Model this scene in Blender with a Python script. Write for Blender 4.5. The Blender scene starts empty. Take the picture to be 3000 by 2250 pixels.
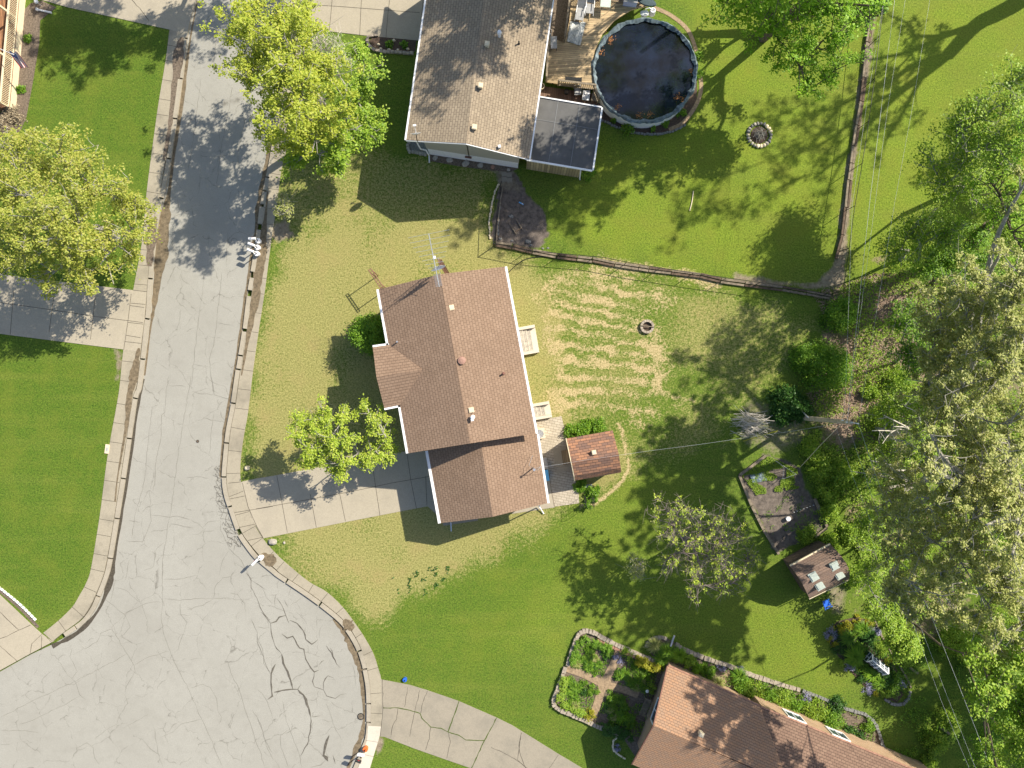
import bpy, math, random
import numpy as np
from mathutils import Vector, Matrix
random.seed(7); RNG = np.random.default_rng(7)
SC = bpy.context.scene
COL = SC.collection
# ---------------------------------------------------------------- camera, light, sky
F = 2083.0; H = 54.8; S = F / H            # focal length in photo pixels, flying height, pixels per metre on the ground
cam = bpy.data.cameras.new('camera'); camo = bpy.data.objects.new('camera', cam); COL.objects.link(camo)
cam.sensor_width = 36.0; cam.lens = F / 3000.0 * 36.0; cam.clip_end = 3000; cam.clip_start = 0.5
camo.location = (0, 0, H); SC.camera = camo
SUN_EL = math.radians(40.3); SUN_AZ = math.radians(55.1)
sd = Vector((math.sin(SUN_AZ) * math.cos(SUN_EL), math.cos(SUN_AZ) * math.cos(SUN_EL), math.sin(SUN_EL)))
sl = bpy.data.lights.new('sun', 'SUN'); sl.energy = 4.4; sl.angle = math.radians(0.55); sl.color = (1.0, 0.92, 0.78)
so = bpy.data.objects.new('sun', sl); COL.objects.link(so); so.location = sd * 100
so.rotation_euler = sd.to_track_quat('Z', 'Y').to_euler()
W = bpy.data.worlds.new('World'); SC.world = W; W.use_nodes = True
wn = W.node_tree.nodes; wl = W.node_tree.links
bg = wn['Background']; sky = wn.new('ShaderNodeTexSky'); sky.sky_type = 'NISHITA'; sky.sun_disc = False
sky.sun_elevation = SUN_EL; sky.sun_rotation = SUN_AZ; sky.dust_density = 1.5; sky.air_density = 1.0
wl.new(sky.outputs[0], bg.inputs[0]); bg.inputs[1].default_value = 0.095
SC.view_settings.view_transform = 'Standard'; SC.view_settings.look = 'None'
SC.view_settings.exposure = 0.85; SC.view_settings.gamma = 1
SC.render.engine = 'CYCLES'
SC.cycles.max_bounces = 6; SC.cycles.transparent_max_bounces = 6

# ---------------------------------------------------------------- helpers
def P(x, y, z=0.0):
    k = (H - z) / F
    return Vector(((x - 1500) * k, -(y - 1125) * k, z))
def G(x, y, z=0.0):                       # plan position in ground pixels
    return Vector(((x - 1500) / S, -(y - 1125) / S, z))
def Z(ox, oy, pts, k=0.3617):
    return [(ox + a * k, oy + b * k) for a, b in pts]
def xy(pts, z=0.0):
    return [P(a, b, z) for a, b in pts]
ORG = {}
def tag(o, label=None, cat=None, group=None, kind=None):
    if label: o['label'] = label
    if cat: o['category'] = cat
    if group: o['group'] = group
    if kind: o['kind'] = kind
    return o
def empty(name, loc, label, cat, group=None, rz=0):
    o = bpy.data.objects.new(name, None); COL.objects.link(o); o.location = loc; o.rotation_euler = (0, 0, rz)
    o.empty_display_size = 0.3
    ORG[o.name] = Vector(loc) if rz == 0 else Vector((0, 0, 0))
    return tag(o, label, cat, group)
def local(name, loc, label, cat, group=None, rz=0):       # parts are built in local coordinates
    o = empty(name, loc, label, cat, group, rz); ORG[o.name] = Vector((0, 0, 0)); return o
def copy_tree(o, parent=None):
    c = o.copy(); COL.objects.link(c); c.parent = parent
    for ch in [x for x in bpy.data.objects if x.parent == o]: copy_tree(ch, c)
    return c
def base_frame(d):
    d = d.normalized(); a = Vector((0, 0, 1)) if abs(d.z) < 0.9 else Vector((1, 0, 0))
    u = d.cross(a).normalized(); return u, d.cross(u).normalized()
class MB:
    def __init__(s): s.v = []; s.f = []; s.uv = {}; s.mi = []
    def add(s, vs, fs, uvs=None, mi=0):
        n = len(s.v); s.v += [tuple(v) for v in vs]
        for i, f in enumerate(fs):
            if uvs is not None: s.uv[len(s.f)] = uvs[i]
            s.f.append([n + k for k in f]); s.mi.append(mi)
        return s
    def prism(s, pts, z0, z1, mi=0):
        pts = [Vector((p[0], p[1], 0)) for p in pts]
        a = sum(p.x * q.y - q.x * p.y for p, q in zip(pts, pts[1:] + pts[:1]))
        if a < 0: pts = pts[::-1]
        n = len(pts)
        vs = [(p.x, p.y, z0) for p in pts] + [(p.x, p.y, z1) for p in pts]
        fs = [list(range(n))[::-1], [n + i for i in range(n)]] + [[i, (i + 1) % n, n + (i + 1) % n, n + i] for i in range(n)]
        return s.add(vs, fs, mi=mi)
    def box(s, c, size, rz=0, mi=0, tilt=None):
        M = Matrix.Rotation(rz, 3, 'Z')
        if tilt: M = M @ Matrix.Rotation(tilt[0], 3, 'X') @ Matrix.Rotation(tilt[1], 3, 'Y')
        c = Vector(c); x, y, z = [q / 2 for q in size]
        vs = [c + M @ Vector((a * x, b * y, d * z)) for d in (-1, 1) for a, b in ((-1, -1), (1, -1), (1, 1), (-1, 1))]
        return s.add(vs, [[3, 2, 1, 0], [4, 5, 6, 7], [0, 1, 5, 4], [1, 2, 6, 5], [2, 3, 7, 6], [3, 0, 4, 7]], mi=mi)
    def beam(s, p, q, w, h):
        p = Vector(p); q = Vector(q); d = (q - p).normalized()
        u = d.cross(Vector((0, 0, 1)));
        if u.length < 1e-4: u = Vector((1, 0, 0))
        u.normalize(); t = u.cross(d)
        vs = [b + u * a * w / 2 + t * c * h / 2 for b in (p, q) for a, c in ((-1, -1), (1, -1), (1, 1), (-1, 1))]
        return s.add(vs, [[0, 1, 2, 3], [7, 6, 5, 4], [0, 4, 5, 1], [1, 5, 6, 2], [2, 6, 7, 3], [3, 7, 4, 0]])
    def tube(s, pts, r, n=6, mi=0):
        pts = [Vector(p) for p in pts]; rs = r if isinstance(r, (list, tuple)) else [r] * len(pts)
        vs = []; m = len(pts)
        for i, p in enumerate(pts):
            d = pts[min(i + 1, m - 1)] - pts[max(i - 1, 0)]
            if d.length < 1e-6: d = Vector((0, 0, 1))
            u, w = base_frame(d)
            for k in range(n):
                a = 2 * math.pi * k / n; vs.append(p + (u * math.cos(a) + w * math.sin(a)) * rs[i])
        fs = [[i * n + k, i * n + (k + 1) % n, (i + 1) * n + (k + 1) % n, (i + 1) * n + k] for i in range(m - 1) for k in range(n)]
        fs += [list(range(n))[::-1], [(m - 1) * n + k for k in range(n)]]
        return s.add(vs, fs, mi=mi)
    def cyl(s, c, r, h, n=20, r2=None):
        c = Vector(c); return s.tube([c, c + Vector((0, 0, h))], [r, r if r2 is None else r2], n)
    def ring(s, c, r, t, n=24, axis='Z', m=6):
        c = Vector(c); vs = []; fs = []
        for i in range(n):
            a = 2 * math.pi * i / n
            e = Vector((math.cos(a), math.sin(a), 0)); up = Vector((0, 0, 1))
            if axis == 'X': e = Vector((0, math.cos(a), math.sin(a))); up = Vector((1, 0, 0))
            for k in range(m):
                b = 2 * math.pi * k / m; vs.append(c + e * (r + t * math.cos(b)) + up * t * math.sin(b))
        for i in range(n):
            for k in range(m): fs.append([i * m + k, ((i + 1) % n) * m + k, ((i + 1) % n) * m + (k + 1) % m, i * m + (k + 1) % m])
        return s.add(vs, fs)
    def rock(s, c, sx, sy, sz, rz=0, jit=0.18, n=8, m=5):
        c = Vector(c); vs = []; M = Matrix.Rotation(rz, 3, 'Z')
        for j in range(m + 1):
            th = math.pi * j / m
            for i in range(n):
                a = 2 * math.pi * i / n; k = 1 + random.uniform(-jit, jit)
                e = 0.75
                x = math.copysign(abs(math.cos(a)) ** e, math.cos(a)) * math.sin(th) * sx * k
                y = math.copysign(abs(math.sin(a)) ** e, math.sin(a)) * math.sin(th) * sy * k
                vs.append(c + M @ Vector((x, y, math.cos(th) * sz)))
        fs = [[j * n + i, (j + 1) * n + i, (j + 1) * n + (i + 1) % n, j * n + (i + 1) % n] for j in range(m) for i in range(n)]
        return s.add(vs, fs)
    def ribbon(s, pts, w, z):
        pts = [Vector((p[0], p[1], z)) for p in pts]; ws = w if isinstance(w, list) else [w] * len(pts); vs = []
        for i, p in enumerate(pts):
            d = pts[min(i + 1, len(pts) - 1)] - pts[max(i - 1, 0)]; n = Vector((-d.y, d.x, 0))
            if n.length < 1e-6: n = Vector((1, 0, 0))
            n.normalize(); vs += [p + n * ws[i] / 2, p - n * ws[i] / 2]
        return s.add(vs, [[2 * i, 2 * i + 1, 2 * i + 3, 2 * i + 2] for i in range(len(pts) - 1)])
    def build(s, name, mats, parent=None, loc=None, smooth=False):
        off = Vector((0, 0, 0))
        if parent is not None: off = ORG.get(parent.name, Vector((0, 0, 0)))
        elif loc is not None: off = Vector(loc)
        me = bpy.data.meshes.new(name)
        vs = s.v if off.length == 0 else [(a - off.x, b - off.y, c - off.z) for a, b, c in s.v]
        me.from_pydata(vs, [], s.f)
        if s.uv:
            l = me.uv_layers.new(name='UVMap')
            for i, p in enumerate(me.polygons):
                u = s.uv.get(i)
                if u:
                    for k, li in enumerate(p.loop_indices): l.data[li].uv = u[k]
        if not isinstance(mats, (list, tuple)): mats = [mats]
        for m in mats: me.materials.append(m)
        if len(mats) > 1: me.polygons.foreach_set('material_index', s.mi)
        if smooth: me.polygons.foreach_set('use_smooth', [True] * len(me.polygons))
        me.update()
        o = bpy.data.objects.new(name, me); COL.objects.link(o)
        if parent is not None: o.parent = parent; ORG[o.name] = off
        elif loc is not None: o.location = off; ORG[o.name] = off
        return o
def struct(name, mb, mat, smooth=False):
    return tag(mb.build(name, mat, smooth=smooth), kind='structure')
def sheet(name, pts, z0, z1, mat):
    return struct(name, MB().prism(pts, z0, z1), mat)
def npmesh(name, V, Fq, mat, parent=None, loc=None):
    off = Vector((0, 0, 0))
    if parent is not None: off = ORG.get(parent.name, off)
    elif loc is not None: off = Vector(loc)
    V = V - np.array(off)
    me = bpy.data.meshes.new(name); nv = len(V); nf = len(Fq); k = Fq.shape[1]
    me.vertices.add(nv); me.vertices.foreach_set('co', V.astype(np.float32).ravel())
    me.loops.add(nf * k); me.loops.foreach_set('vertex_index', Fq.astype(np.int32).ravel())
    me.polygons.add(nf); me.polygons.foreach_set('loop_start', np.arange(0, nf * k, k, dtype=np.int32))
    me.materials.append(mat); me.update(calc_edges=True)
    o = bpy.data.objects.new(name, me); COL.objects.link(o)
    if parent is not None: o.parent = parent; ORG[o.name] = off
    elif loc is not None: o.location = off; ORG[o.name] = off
    return o
def smooth_line(pts, n=6):                 # catmull-rom
    pts = [Vector((p[0], p[1], p[2] if len(p) > 2 else 0)) for p in pts]; out = []
    for i in range(len(pts) - 1):
        a = pts[max(i - 1, 0)]; b = pts[i]; c = pts[i + 1]; d = pts[min(i + 2, len(pts) - 1)]
        for k in range(n):
            t = k / n
            out.append(0.5 * ((2 * b) + (c - a) * t + (2 * a - 5 * b + 4 * c - d) * t * t + (3 * b - a - 3 * c + d) * t ** 3))
    out.append(pts[-1]); return out
def jitter_line(pts, step, amp):
    out = []
    for a, b in zip(pts, pts[1:]):
        a = Vector(a[:2]); b = Vector(b[:2]); L = (b - a).length; n = max(1, int(L / step)); nn = Vector((-(b - a).y, (b - a).x))
        if nn.length: nn.normalize()
        for i in range(n): out.append(a.lerp(b, i / n) + (nn * random.uniform(-amp, amp) if i else Vector((0, 0))))
    out.append(Vector(pts[-1][:2])); return out
def resample(pts, step):
    pts = [Vector(p) for p in pts]; out = [pts[0].copy()]; acc = 0
    for a, b in zip(pts, pts[1:]):
        L = (b - a).length; t = step - acc
        while t <= L: out.append(a.lerp(b, t / L)); t += step
        acc = (acc + L) % step
    return out

# ---------------------------------------------------------------- materials
def new_mat(name):
    m = bpy.data.materials.new(name); m.use_nodes = True
    nt = m.node_tree; return m, nt.nodes, nt.links, nt.nodes['Principled BSDF']
def mixc(N, L, fac, a, b, mode='MIX'):
    x = N.new('ShaderNodeMix'); x.data_type = 'RGBA'; x.blend_type = mode
    for s, v in ((0, fac), (6, a), (7, b)):
        if hasattr(v, 'links') or hasattr(v, 'is_linked'): L.new(v, x.inputs[s])
        elif s == 0: x.inputs[0].default_value = v
        else: x.inputs[s].default_value = (*v, 1)
    return x.outputs[2]
def noise(N, L, sc, det=4, rough=0.6, vec=None, dim='3D'):
    n = N.new('ShaderNodeTexNoise'); n.inputs['Scale'].default_value = sc; n.inputs['Detail'].default_value = det; n.inputs['Roughness'].default_value = rough
    if vec is None:
        g = N.new('ShaderNodeTexCoord'); vec = g.outputs['Object']
    L.new(vec, n.inputs['Vector']); return n.outputs['Fac']
def ramp(N, L, v, a, b, lo=0.0, hi=1.0):
    r = N.new('ShaderNodeMapRange'); r.inputs[1].default_value = a; r.inputs[2].default_value = b; r.inputs[3].default_value = lo; r.inputs[4].default_value = hi
    L.new(v, r.inputs[0]); return r.outputs[0]
def math_n(N, L, op, a, b):
    x = N.new('ShaderNodeMath'); x.operation = op
    for i, v in enumerate((a, b)):
        if hasattr(v, 'is_linked'): L.new(v, x.inputs[i])
        else: x.inputs[i].default_value = v
    return x.outputs[0]
def bump(N, L, bs, h, st=0.4, d=0.02):
    b = N.new('ShaderNodeBump'); b.inputs['Strength'].default_value = st; b.inputs['Distance'].default_value = d
    L.new(h, b.inputs['Height']); L.new(b.outputs[0], bs.inputs['Normal'])
def plain(name, c, rough=0.6, metal=0.0, var=0.15, sc=8, spec=0.3):
    m, N, L, B = new_mat(name)
    n = noise(N, L, sc, 4, 0.65)
    c2 = tuple(max(0, q * (1 - var)) for q in c); c3 = tuple(min(1, q * (1 + var)) for q in c)
    L.new(mixc(N, L, ramp(N, L, n, 0.3, 0.7), c2, c3), B.inputs['Base Color'])
    B.inputs['Roughness'].default_value = rough; B.inputs['Metallic'].default_value = metal
    B.inputs['Specular IOR Level'].default_value = spec
    return m
def concrete(name, c, stain=0.5, dark=(0.16, 0.14, 0.11)):
    m, N, L, B = new_mat(name)
    big = noise(N, L, 0.55, 5, 0.62); fine = noise(N, L, 14, 4, 0.7); mid = noise(N, L, 2.3, 5, 0.65)
    c1 = mixc(N, L, ramp(N, L, fine, 0.3, 0.7), tuple(q * 0.86 for q in c), tuple(min(1, q * 1.08) for q in c))
    c2 = mixc(N, L, ramp(N, L, big, 0.48, 0.68, 0, stain), c1, dark)
    c3 = mixc(N, L, ramp(N, L, mid, 0.52, 0.75, 0, stain * 0.55), c2, tuple(q * 0.8 for q in dark))
    L.new(c3, B.inputs['Base Color']); B.inputs['Roughness'].default_value = 0.9; B.inputs['Specular IOR Level'].default_value = 0.2
    bump(N, L, B, fine, 0.3, 0.01); return m
def shingle(name, ca, cb, cm, bw=0.33, rh=0.2, patch=None, mort=0.016):
    m, N, L, B = new_mat(name)
    uv = N.new('ShaderNodeUVMap'); uv.uv_map = 'UVMap'
    br = N.new('ShaderNodeTexBrick'); br.offset = 0.5; br.inputs['Scale'].default_value = 1.0
    for k, v in (('Mortar Size', mort), ('Mortar Smooth', 0.3), ('Bias', -0.1), ('Brick Width', bw), ('Row Height', rh)): br.inputs[k].default_value = v
    br.inputs['Color1'].default_value = (*ca, 1); br.inputs['Color2'].default_value = (*cb, 1); br.inputs['Mortar'].default_value = (*cm, 1)
    L.new(uv.outputs[0], br.inputs['Vector'])
    big = noise(N, L, 0.5, 4, 0.6); fine = noise(N, L, 30, 3, 0.7)
    c = mixc(N, L, ramp(N, L, big, 0.35, 0.7, 0, 0.3), br.outputs['Color'], tuple(q * 0.55 for q in ca))
    c = mixc(N, L, ramp(N, L, fine, 0.3, 0.7, 0, 0.35), c, tuple(min(1, q * 1.5) for q in cb))
    L.new(c, B.inputs['Base Color']); B.inputs['Roughness'].default_value = 0.9; B.inputs['Specular IOR Level'].default_value = 0.15
    # each course overlaps the one below: a saw-tooth height down the slope
    sp = N.new('ShaderNodeSeparateXYZ'); L.new(uv.outputs[0], sp.inputs[0])
    saw = math_n(N, L, 'FRACT', math_n(N, L, 'DIVIDE', sp.outputs[1], rh), 0.0)
    h = math_n(N, L, 'ADD', math_n(N, L, 'MULTIPLY', saw, -1.0), math_n(N, L, 'MULTIPLY', br.outputs['Fac'], -0.8))
    bump(N, L, B, h, 0.9, 0.02); return m
def leafmat(name, cols, tr=0.45):
    m, N, L, B = new_mat(name)
    g = N.new('ShaderNodeNewGeometry'); cr = N.new('ShaderNodeValToRGB'); L.new(g.outputs['Random Per Island'], cr.inputs[0])
    e = cr.color_ramp.elements; e[0].color = (*cols[0], 1); e[1].color = (*cols[-1], 1)
    for i, c in enumerate(cols[1:-1]): k = e.new((i + 1) / (len(cols) - 1)); k.color = (*c, 1)
    n = noise(N, L, 0.8, 3, 0.6)
    col = mixc(N, L, ramp(N, L, n, 0.4, 0.65, 0, 0.55), cr.outputs[0], cols[1])
    L.new(col, B.inputs['Base Color']); B.inputs['Roughness'].default_value = 0.5; B.inputs['Specular IOR Level'].default_value = 0.35
    t = N.new('ShaderNodeBsdfTranslucent'); L.new(col, t.inputs[0]); mx = N.new('ShaderNodeMixShader'); mx.inputs[0].default_value = tr
    L.new(B.outputs[0], mx.inputs[1]); L.new(t.outputs[0], mx.inputs[2]); L.new(mx.outputs[0], N['Material Output'].inputs[0])
    return m
def brickmat(name, ca, cb, cm, bw, rh, mort=0.012, use='UV', rot=0.0, st=0.5):
    m, N, L, B = new_mat(name)
    br = N.new('ShaderNodeTexBrick'); br.inputs['Scale'].default_value = 1.0
    for k, v in (('Mortar Size', mort), ('Mortar Smooth', 0.2), ('Brick Width', bw), ('Row Height', rh)): br.inputs[k].default_value = v
    br.inputs['Color1'].default_value = (*ca, 1); br.inputs['Color2'].default_value = (*cb, 1); br.inputs['Mortar'].default_value = (*cm, 1)
    if use == 'UV': v = N.new('ShaderNodeUVMap'); v.uv_map = 'UVMap'; v = v.outputs[0]
    else:
        g = N.new('ShaderNodeTexCoord'); mp = N.new('ShaderNodeMapping'); mp.inputs['Rotation'].default_value = (0, 0, rot); L.new(g.outputs['Object'], mp.inputs[0]); v = mp.outputs[0]
    L.new(v, br.inputs['Vector'])
    n = noise(N, L, 1.3, 5, 0.65); f = noise(N, L, 20, 3, 0.7)
    c = mixc(N, L, ramp(N, L, n, 0.4, 0.7, 0, 0.4), br.outputs['Color'], tuple(q * 0.6 for q in ca))
    c = mixc(N, L, ramp(N, L, f, 0.35, 0.7, 0, 0.3), c, cb)
    L.new(c, B.inputs['Base Color']); B.inputs['Roughness'].default_value = 0.9; B.inputs['Specular IOR Level'].default_value = 0.2
    bump(N, L, B, math_n(N, L, 'MULTIPLY', br.outputs['Fac'], -1.0), st, 0.01); return m
def planks(name, c, w, rot, dark=(0.03, 0.02, 0.015), var=0.3):
    m, N, L, B = new_mat(name)
    g = N.new('ShaderNodeTexCoord'); mp = N.new('ShaderNodeMapping'); mp.inputs['Rotation'].default_value = (0, 0, rot); L.new(g.outputs['Object'], mp.inputs[0])
    sp = N.new('ShaderNodeSeparateXYZ'); L.new(mp.outputs[0], sp.inputs[0])
    q = math_n(N, L, 'DIVIDE', sp.outputs[1], w); fr = math_n(N, L, 'FRACT', q, 0); fl = math_n(N, L, 'FLOOR', q, 0)
    wn_ = N.new('ShaderNodeTexWhiteNoise'); wn_.noise_dimensions = '1D'; L.new(fl, wn_.inputs['W'])
    n = noise(N, L, 3, 5, 0.7)
    c1 = mixc(N, L, wn_.outputs['Value'], tuple(k * (1 - var) for k in c), tuple(min(1, k * (1 + var)) for k in c))
    c1 = mixc(N, L, ramp(N, L, n, 0.4, 0.75, 0, 0.5), c1, tuple(k * 0.5 for k in c))
    gap = math_n(N, L, 'LESS_THAN', fr, 0.1)
    L.new(mixc(N, L, gap, c1, dark), B.inputs['Base Color']); B.inputs['Roughness'].default_value = 0.8
    bump(N, L, B, math_n(N, L, 'MULTIPLY', gap, -1.0), 0.6, 0.01); return m
M = {}
M['road'] = None
def asphalt():
    m, N, L, B = new_mat('asphalt')
    big = noise(N, L, 0.18, 5, 0.6); mid = noise(N, L, 1.4, 5, 0.65); fine = noise(N, L, 22, 4, 0.75)
    c = mixc(N, L, ramp(N, L, fine, 0.32, 0.68), (0.265, 0.257, 0.228), (0.385, 0.374, 0.33))
    c = mixc(N, L, ramp(N, L, big, 0.4, 0.7, 0, 0.45), c, (0.25, 0.24, 0.208))
    c = mixc(N, L, ramp(N, L, mid, 0.5, 0.8, 0, 0.4), c, (0.235, 0.225, 0.195))
    gc = N.new('ShaderNodeTexCoord'); wv = N.new('ShaderNodeTexNoise'); wv.inputs['Scale'].default_value = .7; wv.inputs['Detail'].default_value = 5; L.new(gc.outputs['Object'], wv.inputs['Vector'])
    vm = N.new('ShaderNodeVectorMath'); vm.operation = 'MULTIPLY_ADD'; L.new(wv.outputs['Color'], vm.inputs[0]); vm.inputs[1].default_value = (1.6, 1.6, 0); L.new(gc.outputs['Object'], vm.inputs[2])
    vo = N.new('ShaderNodeTexVoronoi'); vo.feature = 'DISTANCE_TO_EDGE'; vo.inputs['Scale'].default_value = .42; L.new(vm.outputs[0], vo.inputs['Vector'])
    c = mixc(N, L, math_n(N, L, 'MULTIPLY', ramp(N, L, vo.outputs['Distance'], 0.0, 0.011, .75, 0), ramp(N, L, mid, .4, .6)), c, (.13, .12, .1))
    L.new(c, B.inputs['Base Color']); B.inputs['Roughness'].default_value = 0.92; B.inputs['Specular IOR Level'].default_value = 0.2
    bump(N, L, B, fine, 0.35, 0.01); return m
M['road'] = asphalt()
M['crack'] = plain('crack_tar', (0.11, 0.1, 0.082), 0.95, var=0.4, sc=6)
M['finecrack'] = plain('hairline_crack', (0.13, 0.12, 0.1), 0.95, var=0.3, sc=4)
M['walk'] = concrete('walk_concrete', (0.355, 0.315, 0.24), 0.55, (0.2, 0.18, 0.14))
M['kerb'] = concrete('kerb_concrete', (0.37, 0.33, 0.26), 0.45, (0.2, 0.18, 0.14))
M['drive'] = concrete('drive_concrete', (0.39, 0.345, 0.265), 0.35, (0.28, 0.25, 0.2))
M['oldconc'] = concrete('old_concrete', (0.31, 0.275, 0.215), 0.5, (0.2, 0.185, 0.15))
M['whiteconc'] = concrete('pale_concrete', (0.58, 0.53, 0.44), 0.25, (0.35, 0.31, 0.25))
M['joint'] = plain('joint_dark', (0.07, 0.06, 0.045), 0.95, var=0.4)
M['weed'] = plain('joint_weed', (0.07, 0.10, 0.02), 0.95, var=0.4)
M['soil'] = plain('soil', (0.15, 0.118, 0.088), 0.98, var=0.55, sc=9)
M['gutterdirt'] = plain('gutter_dirt', (0.16, 0.125, 0.08), 0.98, var=0.45, sc=5)
M['mulch'] = plain('mulch', (0.085, 0.06, 0.045), 0.98, var=0.6, sc=16)
M['gravel'] = plain('gravel', (0.2, 0.2, 0.19), 0.98, var=0.6, sc=20)
M['path'] = plain('earth_path', (0.3, 0.22, 0.14), 0.98, var=0.35, sc=6)
M['white'] = plain('white_paint', (0.82, 0.82, 0.82), 0.45, var=0.05)
M['cream'] = plain('cream_paint', (0.70, 0.60, 0.42), 0.5, var=0.1)
M['grey'] = plain('grey_siding', (0.42, 0.40, 0.34), 0.6, var=0.06)
M['bluewall'] = plain('pale_foundation', (0.8, 0.8, 0.8), 0.7, var=0.08)
M['tan'] = plain('tan_siding', (0.45, 0.38, 0.27), 0.7, var=0.1)
M['black'] = plain('black_metal', (0.03, 0.03, 0.03), 0.4, 0.3, var=0.2)
M['rust'] = plain('rusty_metal', (0.25, 0.13, 0.1), 0.8, 0.3, var=0.5, sc=20)
M['metal'] = plain('galvanised_metal', (0.62, 0.63, 0.66), 0.35, 0.7, var=0.15)
M['wire'] = plain('wire_metal', (0.48, 0.49, 0.5), 0.4, 0.2, var=0.05)
M['stone'] = plain('field_stone', (0.36, 0.33, 0.28), 0.9, var=0.35, sc=5)
M['pavebrick'] = plain('edging_block', (0.34, 0.29, 0.23), 0.92, var=0.35, sc=4)
M['redbrick'] = plain('red_edging', (0.36, 0.2, 0.14), 0.92, var=0.35, sc=4)
M['timber'] = plain('weathered_timber', (0.22, 0.18, 0.13), 0.9, var=0.45, sc=4)
M['darktimber'] = plain('dark_timber', (0.12, 0.085, 0.06), 0.9, var=0.45, sc=4)
M['pole'] = plain('pole_wood', (0.45, 0.38, 0.27), 0.9, var=0.35, sc=3)
M['bark_twig'] = plain('bark_twig', (0.2, 0.165, 0.15), 0.95, var=0.35, sc=5)
M['bark'] = plain('bark', (0.13, 0.1, 0.075), 0.95, var=0.4, sc=5)
M['barkgrey'] = plain('bark_grey', (0.3, 0.28, 0.24), 0.95, var=0.35, sc=5)
M['dead'] = plain('dead_wood', (0.5, 0.46, 0.4), 0.9, var=0.3, sc=4)
M['blue'] = plain('blue_plastic', (0.03, 0.14, 0.62), 0.4, var=0.15)
M['skyblue'] = plain('light_blue_plastic', (0.12, 0.42, 0.75), 0.4, var=0.1)
M['orange'] = plain('orange_plastic', (0.75, 0.16, 0.04), 0.5, var=0.15)
M['glass'] = plain('window_glass', (0.04, 0.06, 0.08), 0.08, var=0.1, spec=0.8)
M['skylight'] = plain('skylight_dome', (0.42, 0.47, 0.42), 0.15, var=0.12, spec=0.7)
M['greytex'] = plain('grey_fabric', (0.36, 0.36, 0.36), 0.8, var=0.15)
M['darkcloth'] = plain('dark_cloth', (0.05, 0.08, 0.09), 0.7, var=0.3)
M['sheetcloth'] = plain('pale_tarp', (0.45, 0.46, 0.44), 0.7, var=0.3, sc=3)
M['teal'] = plain('pool_cover', (0.12, 0.16, 0.18), 0.5, var=0.6, sc=4)
M['rubberroof'] = plain('rubber_roof', (0.105, 0.103, 0.1), 0.55, var=0.25, sc=0.7)
M['flagred'] = plain('flag_red', (0.5, 0.05, 0.06), 0.7, var=0.1)  # the cloth's own red, shared by the mailbox flags
M['flagblue'] = plain('flag_blue', (0.03, 0.04, 0.2), 0.7, var=0.1)
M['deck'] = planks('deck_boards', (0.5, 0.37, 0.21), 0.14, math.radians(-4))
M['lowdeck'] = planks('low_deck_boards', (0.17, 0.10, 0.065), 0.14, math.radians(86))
M['ramp'] = planks('ramp_boards', (0.33, 0.25, 0.15), 0.14, math.radians(85))
M['porchfloor'] = planks('porch_boards', (0.32, 0.16, 0.08), 0.13, math.radians(85))
M['siding_v'] = planks('ribbed_siding', (0.42, 0.34, 0.2), 0.2, math.radians(80))
M['paver'] = brickmat('paver_bricks', (0.4, 0.35, 0.27), (0.5, 0.44, 0.35), (0.15, 0.125, 0.09), 0.4, 0.2, 0.014, 'OBJ', math.radians(11))
M['brick'] = brickmat('brick_wall', (0.38, 0.24, 0.14), (0.46, 0.30, 0.18), (0.36, 0.33, 0.28), 0.22, 0.075, 0.01)
M['roof1'] = shingle('brown_shingles', (0.215, 0.145, 0.1), (0.27, 0.187, 0.132), (0.135, 0.09, 0.065), 0.3, 0.21)
M['roof2'] = shingle('taupe_shingles', (0.25, 0.2, 0.143), (0.345, 0.28, 0.2), (0.13, 0.1, 0.08), 0.33, 0.2)
M['roof3'] = shingle('orange_shingles', (0.37, 0.21, 0.122), (0.29, 0.195, 0.135), (0.17, 0.115, 0.085), 0.3, 0.18)
M['roof3b'] = shingle('shaded_brown_shingles', (0.165, 0.105, 0.078), (0.22, 0.145, 0.105), (0.06, 0.042, 0.035), 0.33, 0.2)  # wing roof: tree shade painted into a darker shingle colour
M['shed1'] = shingle('mottled_shingles', (0.4, 0.2, 0.11), (0.13, 0.09, 0.08), (0.07, 0.045, 0.04), 0.42, 0.22)
M['shed2'] = shingle('faded_shingles', (0.24, 0.16, 0.12), (0.19, 0.14, 0.115), (0.1, 0.07, 0.06), 0.33, 0.18, mort=0.01)
M['lf_yellow'] = leafmat('leaf_yellow', [(0.22, 0.31, 0.03), (0.42, 0.49, 0.05), (0.56, 0.56, 0.09)])
M['lf_olive'] = leafmat('leaf_olive', [(0.21, 0.28, 0.035), (0.4, 0.44, 0.07), (0.52, 0.48, 0.12)])
M['lf_green'] = leafmat('leaf_green', [(0.08, 0.2, 0.02), (0.19, 0.36, 0.03), (0.33, 0.5, 0.05)])
M['lf_lime'] = leafmat('leaf_lime', [(0.14, 0.3, 0.02), (0.27, 0.48, 0.03), (0.4, 0.58, 0.05)])
M['lf_young'] = leafmat('leaf_young', [(0.2, 0.32, 0.03), (0.4, 0.52, 0.05), (0.58, 0.62, 0.1)])
M['lf_dark'] = leafmat('leaf_dark', [(0.02, 0.07, 0.012), (0.05, 0.14, 0.02), (0.1, 0.22, 0.03)], 0.3)
M['lf_pale'] = leafmat('leaf_pale', [(0.22, 0.29, 0.05), (0.46, 0.49, 0.15), (0.66, 0.63, 0.29)])
M['lf_airy'] = leafmat('leaf_airy', [(0.15, 0.27, 0.03), (0.3, 0.46, 0.045), (0.46, 0.56, 0.07)])
M['lf_gold'] = leafmat('leaf_gold', [(0.25, 0.28, 0.02), (0.42, 0.42, 0.03), (0.5, 0.45, 0.04)])
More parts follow.
